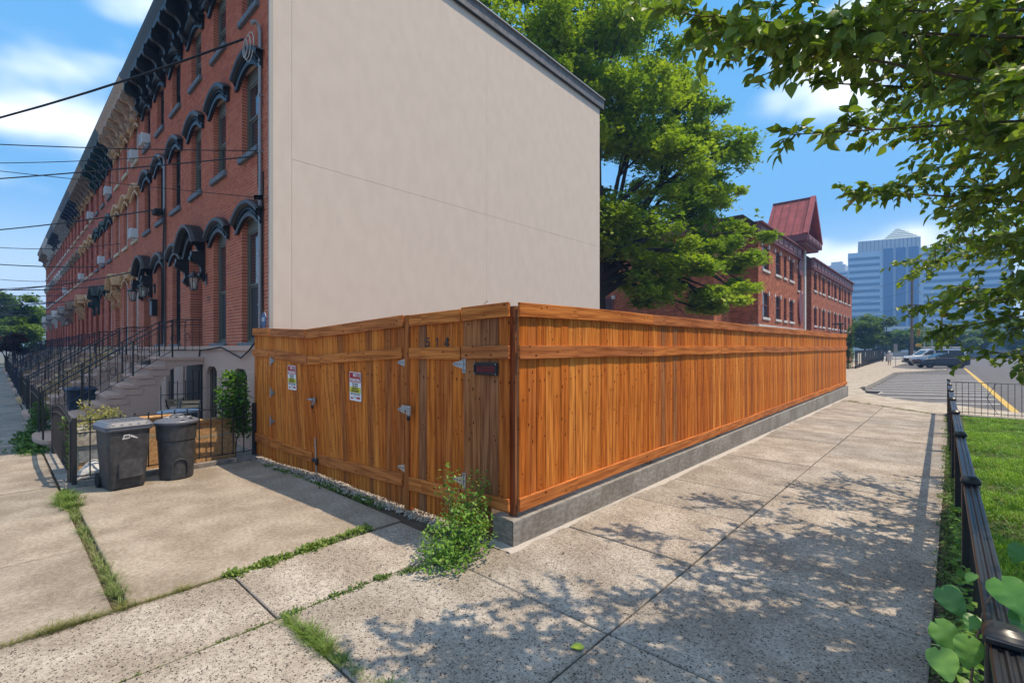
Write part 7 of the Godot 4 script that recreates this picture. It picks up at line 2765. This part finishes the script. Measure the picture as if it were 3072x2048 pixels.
	var last := Vector3.ZERO
	for k in 30:
		var p := W(520.0 + sin(k * 0.7) * 20, 12.0 + sin(k * 1.3) * 3.0 + rng.randf() * 3.0, 160 - k * 16.0)
		if k:
			hill.quad(Vector3(last.x - 60, -1, last.z), Vector3(p.x - 60, -1, p.z), p, last)
			hill.quad(last, p, Vector3(p.x + 60, -1, p.z), Vector3(last.x + 60, -1, last.z))
		last = p
	struct("hills", hill, M.far_green)


func make_poles() -> void:
	var t := thing("utility_pole", "tall brown wooden utility pole behind the parked white van", "pole", W(93.7, 0, 4.7))
	var g := MB.new()
	g.tube(PackedVector3Array([Vector3(0, -0.1, 0), Vector3(0.03, 7, 0), Vector3(-0.05, 14.2, 0.05)]), 0.19, 0.12, 10)
	obj("shaft", g, M.pole_wood, t)
	for y in [12.6, 10.6, 8.6]:
		g = MB.new()
		g.bar(Vector3(0, y, 0), Vector3(0.5, y - 0.15, 0.9), 0.06, 0.06)
		g.lathe(Vector3(0.5, y - 0.12, 0.9), [Vector2(0.05, 0), Vector2(0.07, 0.08), Vector2(0.03, 0.16), Vector2(0, 0.17)], 8)
		obj("bracket_arm", g, M.steel_grey, t)
	for k in 3:
		var y: float = [12.7, 10.7, 8.4][k]
		wire("thin line strung from the wooden utility pole, %s" % ["highest", "middle", "lowest"][k], W(93.4, y, 4.4), W(150.0, y + 0.5, 40.0), 0.8, 0.02)
	var g2 := MB.new()
	g2.tube(sagging(W(93.7, 12.0, 4.7), W(97.0, 2.5, -1.2), 0.1), 0.015, 0.015, 4)
	tag(obj("guy_wire", g2, M.steel_grey), "slanting guy wire of the wooden utility pole", "wire")
	t = thing("utility_pole", "shorter dark wooden pole between the trees behind the van", "pole", W(134.5, 0, 1.9))
	g = MB.new()
	g.tube(PackedVector3Array([Vector3(0, -0.1, 0), Vector3(0, 9.0, 0)]), 0.22, 0.16, 8)
	obj("shaft", g, M.pole_wood, t)
	t = thing("traffic_signal", "yellow traffic signal head on a grey steel pole", "traffic light", W(112.1, 0, 3.9))
	g = MB.new()
	g.lathe(Vector3.ZERO, [Vector2(0.2, 0), Vector2(0.18, 0.3), Vector2(0.11, 0.5), Vector2(0.09, 6.0), Vector2(0, 6.05)], 10)
	g.rod(Vector3(0, 5.2, 0), Vector3(0, 5.2, -0.6), 0.05, 6)
	obj("pole", g, M.steel_grey, t)
	g = MB.new()
	g.cut(Vector3(-0.05, 4.9, -0.75), Vector3(0.4, 1.15, 0.4), 0.05)
	obj("head", g, M.signal_yellow, t)
	for k in 3:
		g = MB.new()
		g.lathe(Vector3(-0.25, 5.25 - k * 0.36, -0.75), [Vector2(0.15, 0), Vector2(0.15, 0.16), Vector2(0.13, 0.16), Vector2(0.13, 0.02), Vector2(0, 0.02)], 12, Basis(Vector3(0, 0, 1), Vector3(-1, 0, 0), Vector3(0, -1, 0)))
		obj("lens_hood", g, M.signal_yellow, t)
	g = MB.new()
	g.cut(Vector3(0, 2.6, -0.8), Vector3(0.3, 0.5, 0.8), 0.04)
	obj("pedestrian_head", g, M.signal_yellow, t)
	t = thing("light_pole", "slim grey steel light pole right of the traffic signal", "pole", W(113.0, 0, 2.9))
	g = MB.new()
	g.tube(PackedVector3Array([Vector3(0, 0, 0), Vector3(0, 8.0, 0), Vector3(0, 11.8, 0)]), 0.12, 0.06, 8)
	obj("shaft", g, M.steel_grey, t)
	g = MB.new()
	g.box(Vector3(0, 9.3, 0), Vector3(0.1, 0.7, 0.5))
	obj("sign_plate", g, M.white_paint, t)
	g = MB.new()
	g.lathe(Vector3(0, 11.8, 0), [Vector2(0.05, 0), Vector2(0.12, 0.1), Vector2(0.12, 0.3), Vector2(0, 0.4)], 8)
	obj("beacon", g, M.white_paint, t)
	t = thing("parking_sign", "parking sign on a thin post beside the walking person", "sign", W(70.4, 0, 4.95))
	g = MB.new()
	g.box(Vector3(0, 1.25, 0), Vector3(0.06, 2.5, 0.05))
	obj("post", g, M.steel_grey, t)
	g = MB.new()
	g.cut(Vector3(-0.05, 2.05, 0), Vector3(0.02, 1.0, 0.36), 0.006)
	obj("panel", g, M.grey_paint, t)
	t = thing("hook_wire", "bent metal wire hook sticking up over the corner panel", "wire", W(3.95, 2.45, 4.05))
	g = MB.new()
	g.tube(PackedVector3Array([Vector3(0, 0, 0.05), Vector3(0, 0.13, 0.05), Vector3(0, 0.16, 0.0), Vector3(0, 0.13, -0.05), Vector3(0, 0.0, -0.05)]), 0.004, 0.004, 5)
	obj("hook", g, M.galvanised, t)


# ---------------------------------------------------------------- vehicles

func wheel(t: Node3D, x: float, z: float, r: float, s: float) -> void:
	var g := MB.new()
	var q := Basis(Vector3(1, 0, 0), Vector3(0, 0, s), Vector3(0, -s, 0))
	g.lathe(Vector3(x, r, z), [Vector2(0.0, -0.12), Vector2(r * 0.9, -0.12), Vector2(r, -0.09), Vector2(r, 0.09), Vector2(r * 0.92, 0.11), Vector2(r * 0.66, 0.11), Vector2(r * 0.64, 0.05)], 24, q)
	var ty := obj("wheel", g, M.rubber, t)
	g = MB.new()
	g.lathe(Vector3(x, r, z), [Vector2(r * 0.66, 0.10), Vector2(r * 0.6, 0.105), Vector2(r * 0.58, 0.06), Vector2(0, 0.06)], 24, q)
	for k in 5:
		var a := TAU * k / 5.0
		g.bar(Vector3(x, r, z + s * 0.09), Vector3(x + cos(a) * r * 0.6, r + sin(a) * r * 0.6, z + s * 0.09), 0.05, 0.03, Vector3(0, 0, 1))
	obj("rim", g, M.alloy, ty)


func shell(g: MB, prof: PackedVector2Array, layers: Array) -> void:
	# closed side profile, repeated at the given half widths: [z, shrink towards centre, lift]
	var c := Vector2.ZERO
	for p in prof:
		c += p
	c /= prof.size()
	var rings := []
	for l in layers:
		var r := PackedVector3Array()
		for p in prof:
			var k: Vector2 = c + (p - c) * l[1]
			r.append(Vector3(k.x, k.y, l[0]))
		rings.append(r)
	loft(g, rings)


func make_vehicles() -> void:
	var head := Basis(Vector3(-0.5, 0, -0.866), Vector3.UP, Vector3(0.866, 0, -0.5))   # local x forward, z to the car's right
	var t := thing("parked_suv", "dark blue crossover parked nose in at the end of the striped bay", "car", W(70.9, -0.09, 1.15))
	t.basis = head
	var body := PackedVector2Array()
	for p in [[-2.3, 0.35], [-1.85, 0.28], [1.9, 0.28], [2.25, 0.4], [2.33, 0.7], [2.2, 0.92], [1.6, 1.03], [0.9, 1.08], [-1.6, 1.12], [-2.15, 1.08], [-2.33, 0.85]]:
		body.append(Vector2(p[0], p[1]))
	var g := MB.new()
	shell(g, body, [[-0.93, 0.93], [-0.9, 0.985], [-0.82, 1.0], [0.82, 1.0], [0.9, 0.985], [0.93, 0.93]])
	obj("body", g, M.car_blue, t)
	var roof := PackedVector2Array()
	for p in [[-2.2, 1.08], [0.95, 1.06], [0.15, 1.56], [-0.4, 1.63], [-1.3, 1.6], [-1.95, 1.4]]:
		roof.append(Vector2(p[0], p[1]))
	g = MB.new()
	shell(g, roof, [[-0.80, 1.0], [-0.66, 0.99], [0.66, 0.99], [0.80, 1.0]])
	obj("cabin", g, M.car_blue, t)
	for s in [-1.0, 1.0]:
		for w in [[[-0.35, 1.13], [0.75, 1.12], [0.12, 1.49], [-0.32, 1.53]], [[-1.3, 1.15], [-0.43, 1.13], [-0.40, 1.53], [-1.28, 1.5]], [[-1.85, 1.2], [-1.38, 1.16], [-1.36, 1.49], [-1.62, 1.43]]]:
			g = MB.new()
			var pp := PackedVector2Array()
			for v in w:
				pp.append(Vector2(v[0], v[1]))
			g.prism(pp, Vector3(0, 0, s * 0.803), Vector3(1, 0, 0), Vector3.UP, Vector3(0, 0, s * 0.006))
			obj("window", g, M.car_glass, t)
		g = MB.new()
		g.cut(Vector3(0.75, 1.12, s * 0.98), Vector3(0.16, 0.13, 0.16), 0.03)
		obj("mirror", g, M.car_blue, t)
		g = MB.new()
		g.cut(Vector3(2.17, 0.78, s * 0.68), Vector3(0.16, 0.1, 0.34), 0.02)
		obj("headlight", g, M.headlight, t)
		g = MB.new()
		g.cut(Vector3(-2.2, 0.95, s * 0.68), Vector3(0.16, 0.12, 0.34), 0.02)
		obj("tail_light", g, M.tail_red, t)
		g = MB.new()
		g.box(Vector3(0, 0.38, s * 0.925), Vector3(3.2, 0.16, 0.03))
		obj("sill_trim", g, M.car_trim, t)
		for x in [1.42, -1.42]:
			wheel(t, x, s * 0.8, 0.36, s)
			g = MB.new()
			var arch := PackedVector3Array()
			for k in 9:
				var a := PI * k / 8.0
				arch.append(Vector3(x + cos(a) * 0.42, 0.36 + sin(a) * 0.42, s * 0.93))
			g.tube(arch, 0.035, 0.035, 5)
			obj("wheel_arch", g, M.car_trim, t)
	g = MB.new()
	g.prism(PackedVector2Array([Vector2(-0.62, 0), Vector2(0.62, 0), Vector2(0.54, 0.78), Vector2(-0.54, 0.78)]), Vector3(0.90, 1.12, 0), Vector3(0, 0, 1), Vector3(-0.85, 0.52, 0).normalized(), Vector3(0.008, 0.014, 0))
	obj("windscreen", g, M.car_glass, t)
	g = MB.new()
	g.cut(Vector3(2.28, 0.62, 0), Vector3(0.12, 0.26, 0.95), 0.03)
	obj("grille", g, M.car_trim, t)
	# white passenger van with a roof rack
	t = thing("parked_van", "white passenger van with ladder rack parked behind the dark crossover", "van", W(79.0, -0.09, 1.9))
	t.basis = head
	body = PackedVector2Array()
	for p in [[-2.9, 0.45], [-2.5, 0.35], [2.4, 0.35], [2.85, 0.5], [2.92, 0.95], [2.7, 1.18], [1.75, 1.3], [-2.9, 1.3], [-2.98, 0.9]]:
		body.append(Vector2(p[0], p[1]))
	g = MB.new()
	shell(g, body, [[-1.0, 0.95], [-0.97, 0.99], [-0.9, 1.0], [0.9, 1.0], [0.97, 0.99], [1.0, 0.95]])
	obj("body", g, M.car_white, t)
	roof = PackedVector2Array()
	for p in [[-2.93, 1.28], [1.8, 1.28], [0.95, 1.98], [0.6, 2.1], [-2.6, 2.1], [-2.9, 1.9]]:
		roof.append(Vector2(p[0], p[1]))
	g = MB.new()
	shell(g, roof, [[-0.93, 1.0], [-0.84, 0.99], [0.84, 0.99], [0.93, 1.0]])
	obj("cabin", g, M.car_white, t)
	for s in [-1.0, 1.0]:
		for w in [[[0.45, 1.38], [1.5, 1.36], [0.92, 1.86], [0.45, 1.92]], [[-1.0, 1.4], [0.3, 1.4], [0.3, 1.92], [-1.0, 1.92]], [[-2.7, 1.4], [-1.1, 1.4], [-1.1, 1.92], [-2.6, 1.9]]]:
			g = MB.new()
			var pp := PackedVector2Array()
			for v in w:
				pp.append(Vector2(v[0], v[1]))
			g.prism(pp, Vector3(0, 0, s * 0.933), Vector3(1, 0, 0), Vector3.UP, Vector3(0, 0, s * 0.006))
			obj("window", g, M.car_glass, t)
		g = MB.new()
		g.cut(Vector3(2.8, 1.0, s * 0.72), Vector3(0.16, 0.2, 0.34), 0.03)
		obj("headlight", g, M.headlight, t)
		g = MB.new()
		g.cut(Vector3(1.35, 1.45, s * 1.08), Vector3(0.14, 0.28, 0.16), 0.03)
		obj("mirror", g, M.car_trim, t)
		for x in [1.9, -1.8]:
			wheel(t, x, s * 0.86, 0.38, s)
		g = MB.new()
		g.rod(Vector3(-2.6, 2.28, s * 0.66), Vector3(1.0, 2.28, s * 0.66), 0.035, 6)
		obj("rack_rail", g, M.steel_grey, t)
	for k in 4:
		g = MB.new()
		g.box(Vector3(-2.4 + k * 1.05, 2.2, 0), Vector3(0.06, 0.18, 1.36))
		obj("rack_bar", g, M.steel_grey, t)
	g = MB.new()
	g.prism(PackedVector2Array([Vector2(-0.74, 0), Vector2(0.74, 0), Vector2(0.64, 0.82), Vector2(-0.64, 0.82)]), Vector3(1.72, 1.36, 0), Vector3(0, 0, 1), Vector3(-0.77, 0.63, 0).normalized(), Vector3(0.01, 0.012, 0))
	obj("windscreen", g, M.car_glass, t)
	g = MB.new()
	g.cut(Vector3(2.88, 0.78, 0), Vector3(0.12, 0.36, 1.1), 0.03)
	obj("grille", g, M.car_trim, t)
	g = MB.new()
	g.cut(Vector3(2.93, 0.5, 0), Vector3(0.14, 0.2, 1.8), 0.03)
	obj("bumper", g, M.car_trim, t)
	# roofs of cars behind the school fence
	for k in 2:
		t = thing("parked_car", ["white car roof showing over the black fence, nearer the school", "silver car roof showing over the black fence, farther right"][k], "car", W(68.0 + k * 4.0, 0, 11.0 + k * 0.2), "cars behind the school fence")
		g = MB.new()
		var bp := PackedVector2Array([Vector2(-2.1, 0.4), Vector2(2.1, 0.4), Vector2(2.15, 0.85), Vector2(1.2, 1.05), Vector2(-1.9, 1.1), Vector2(-2.15, 0.9)])
		shell(g, bp, [[-0.88, 0.95], [-0.8, 1.0], [0.8, 1.0], [0.88, 0.95]])
		var rp := PackedVector2Array([Vector2(-1.8, 1.05), Vector2(0.9, 1.05), Vector2(0.3, 1.9), Vector2(-1.3, 1.9)])
		shell(g, rp, [[-0.8, 1.0], [-0.66, 0.98], [0.66, 0.98], [0.8, 1.0]])
		obj("body", g, M.car_white, t)
		for s in [-1.0, 1.0]:
			for x in [1.3, -1.3]:
				wheel(t, x, s * 0.76, 0.33, s)
			g = MB.new()
			g.prism(PackedVector2Array([Vector2(-1.5, 1.15), Vector2(0.7, 1.15), Vector2(0.25, 1.75), Vector2(-1.2, 1.75)]), Vector3(0, 0, s * 0.803), Vector3(1, 0, 0), Vector3.UP, Vector3(0, 0, s * 0.006))
			obj("window", g, M.car_glass, t)


# ---------------------------------------------------------------- the walker

func sdf_body(bones: Array, cell: float, lo: Vector3, hi: Vector3) -> ArrayMesh:
	# surface nets round tapered capsules [a, b, ra, rb], joined by a smooth minimum
	var n := Vector3i(((hi - lo) / cell).ceil()) + Vector3i.ONE
	var f := PackedFloat32Array()
	f.resize(n.x * n.y * n.z)
	for k in n.z:
		for j in n.y:
			for i in n.x:
				var p := lo + Vector3(i, j, k) * cell
				var d := 1.0
				for b in bones:
					var ab: Vector3 = b[1] - b[0]
					var h := clampf((p - b[0]).dot(ab) / ab.length_squared(), 0.0, 1.0)
					var e: float = p.distance_to(b[0] + ab * h) - lerpf(b[2], b[3], h)
					var s := clampf(0.5 + 0.5 * (d - e) / 0.03, 0.0, 1.0)
					d = lerpf(d, e, s) - 0.03 * s * (1.0 - s)
				f[(k * n.y + j) * n.x + i] = d
	var id := {}
	var pts := PackedVector3Array()
	var at := func(i: int, j: int, k: int) -> int: return (k * n.y + j) * n.x + i
	for k in n.z - 1:
		for j in n.y - 1:
			for i in n.x - 1:
				var sum := Vector3.ZERO
				var m := 0
				for e in [[0, 0, 0, 1, 0, 0], [0, 1, 0, 1, 1, 0], [0, 0, 1, 1, 0, 1], [0, 1, 1, 1, 1, 1], [0, 0, 0, 0, 1, 0], [1, 0, 0, 1, 1, 0], [0, 0, 1, 0, 1, 1], [1, 0, 1, 1, 1, 1], [0, 0, 0, 0, 0, 1], [1, 0, 0, 1, 0, 1], [0, 1, 0, 0, 1, 1], [1, 1, 0, 1, 1, 1]]:
					var a: float = f[at.call(i + e[0], j + e[1], k + e[2])]
					var b: float = f[at.call(i + e[3], j + e[4], k + e[5])]
					if (a < 0.0) != (b < 0.0):
						sum += Vector3(e[0], e[1], e[2]).lerp(Vector3(e[3], e[4], e[5]), a / (a - b))
						m += 1
				if m:
					id[at.call(i, j, k)] = pts.size()
					pts.append(lo + (Vector3(i, j, k) + sum / m) * cell)
	var g := MB.new()
	for k in range(1, n.z - 1):
		for j in range(1, n.y - 1):
			for i in range(1, n.x - 1):
				var a: float = f[at.call(i, j, k)]
				for ax in 3:
					var o: Vector3i = [Vector3i(1, 0, 0), Vector3i(0, 1, 0), Vector3i(0, 0, 1)][ax]
					var b: float = f[at.call(i + o.x, j + o.y, k + o.z)]
					if (a < 0.0) == (b < 0.0):
						continue
					var u: Vector3i = [Vector3i(0, 1, 0), Vector3i(0, 0, 1), Vector3i(1, 0, 0)][ax]
					var v: Vector3i = [Vector3i(0, 0, 1), Vector3i(1, 0, 0), Vector3i(0, 1, 0)][ax]
					var q := []
					for w in [Vector3i.ZERO, -u, -u - v, -v]:
						q.append(pts[id[at.call(i + w.x, j + w.y, k + w.z)]])
					if a < 0.0:
						g.quad(q[0], q[1], q[2], q[3])
					else:
						g.quad(q[0], q[3], q[2], q[1])
	return g.done()


func make_person() -> void:
	# walks towards the viewer; local z points to the viewer
	var t := thing("person", "person in a cream tunic and white head covering walking along the school pavement", "person", W(73.9, 0.0, 5.8))
	t.rotation.y = deg_to_rad(-90)
	var hip := 0.92
	var bones := [
		[Vector3(0, 1.02, 0), Vector3(0, 1.36, 0), 0.145, 0.15], [Vector3(-0.15, 1.42, 0), Vector3(0.15, 1.42, 0), 0.07, 0.07], [Vector3(0, 1.45, 0), Vector3(0, 1.55, 0.01), 0.055, 0.05],
		[Vector3(0, 1.60, 0.015), Vector3(0, 1.68, 0.01), 0.078, 0.088],
		[Vector3(0.10, hip, 0), Vector3(0.10, 0.50, 0.05), 0.09, 0.06], [Vector3(0.10, 0.50, 0.05), Vector3(0.10, 0.09, 0.02), 0.056, 0.038], [Vector3(0.10, 0.05, 0.0), Vector3(0.11, 0.04, 0.17), 0.04, 0.032],
		[Vector3(-0.10, hip, 0), Vector3(-0.10, 0.50, -0.02), 0.09, 0.06], [Vector3(-0.10, 0.50, -0.02), Vector3(-0.10, 0.10, -0.14), 0.056, 0.038], [Vector3(-0.10, 0.07, -0.16), Vector3(-0.11, 0.04, 0.0), 0.04, 0.032],
		[Vector3(0.2, 1.40, 0), Vector3(0.27, 1.12, -0.03), 0.05, 0.042], [Vector3(0.27, 1.12, -0.03), Vector3(0.30, 0.88, 0.05), 0.04, 0.03], [Vector3(0.30, 0.87, 0.05), Vector3(0.30, 0.76, 0.07), 0.034, 0.022], [Vector3(0.29, 0.85, 0.07), Vector3(0.27, 0.79, 0.1), 0.016, 0.012],
		[Vector3(-0.2, 1.40, 0), Vector3(-0.27, 1.12, 0.0), 0.05, 0.042], [Vector3(-0.27, 1.12, 0.0), Vector3(-0.30, 0.88, 0.08), 0.04, 0.03], [Vector3(-0.30, 0.87, 0.08), Vector3(-0.30, 0.76, 0.1), 0.034, 0.022], [Vector3(-0.29, 0.85, 0.1), Vector3(-0.27, 0.79, 0.13), 0.016, 0.012]]
	obj("body", sdf_body(bones, 0.028, Vector3(-0.40, -0.03, -0.27), Vector3(0.40, 1.82, 0.27)), M.skin, t)
	var g := MB.new()
	var rings := []
	for k in 9:
		var y: float = [0.60, 0.72, 0.9, 1.05, 1.2, 1.33, 1.42, 1.48, 1.50][k]
		var w: float = [0.235, 0.225, 0.21, 0.19, 0.195, 0.21, 0.2, 0.12, 0.075][k]
		var d: float = [0.19, 0.18, 0.165, 0.155, 0.165, 0.17, 0.14, 0.1, 0.075][k]
		var r := PackedVector3Array()
		for m in 16:
			var a := TAU * m / 16.0
			var ripple := 1.0 + (0.05 * sin(a * 5.0) if k < 3 else 0.0)
			r.append(Vector3(cos(a) * w * ripple, y, -sin(a) * d * ripple))
		rings.append(r)
	loft(g, rings, true, true)
	for s in [-1.0, 1.0]:
		g.tube(PackedVector3Array([Vector3(s * 0.17, 1.42, 0), Vector3(s * 0.25, 1.25, -0.01), Vector3(s * 0.29, 1.06, 0.0)]), 0.085, 0.075, 10)
	obj("tunic", g, M.cloth_tan, t)
	g = MB.new()
	g.lathe(Vector3(0, 1.66, -0.012), [Vector2(0.12, -0.14), Vector2(0.115, -0.02), Vector2(0.11, 0.06), Vector2(0.07, 0.125), Vector2(0, 0.14)], 14)
	g.lathe(Vector3(0, 1.70, 0.0), [Vector2(0.1, 0.0), Vector2(0.17, -0.015), Vector2(0.1, 0.012)], 14)
	obj("head_covering", g, M.cloth_white, t)


# ---------------------------------------------------------------- everything, in order

func _ready() -> void:
	make_view()
	make_materials()
	mat("far_green", L(0.06, 0.10, 0.05), 1.0)
	mat("fallen_leaf", L(0.45, 0.52, 0.06), 0.5, null, Vector3.ONE, {"backlight_enabled": true, "backlight": Color(0.3, 0.35, 0.1)})
	for i in 3:
		mat("vine_leaf_%d" % i, [L(0.04, 0.13, 0.035), L(0.12, 0.25, 0.05), L(0.06, 0.17, 0.03)][i], 0.4, null, Vector3.ONE, {"backlight_enabled": true, "backlight": Color(0.35, 0.5, 0.15)})
	make_ground()
	make_row()
	make_school()
	make_towers()
	make_side_fence()
	make_front_fence()
	make_railing()
	make_maple()
	make_back_trees()
	make_near_tree()
	make_vehicles()
	make_person()
	make_poles()
	make_bins()
	make_lawn()
	make_weeds()
	make_vine()
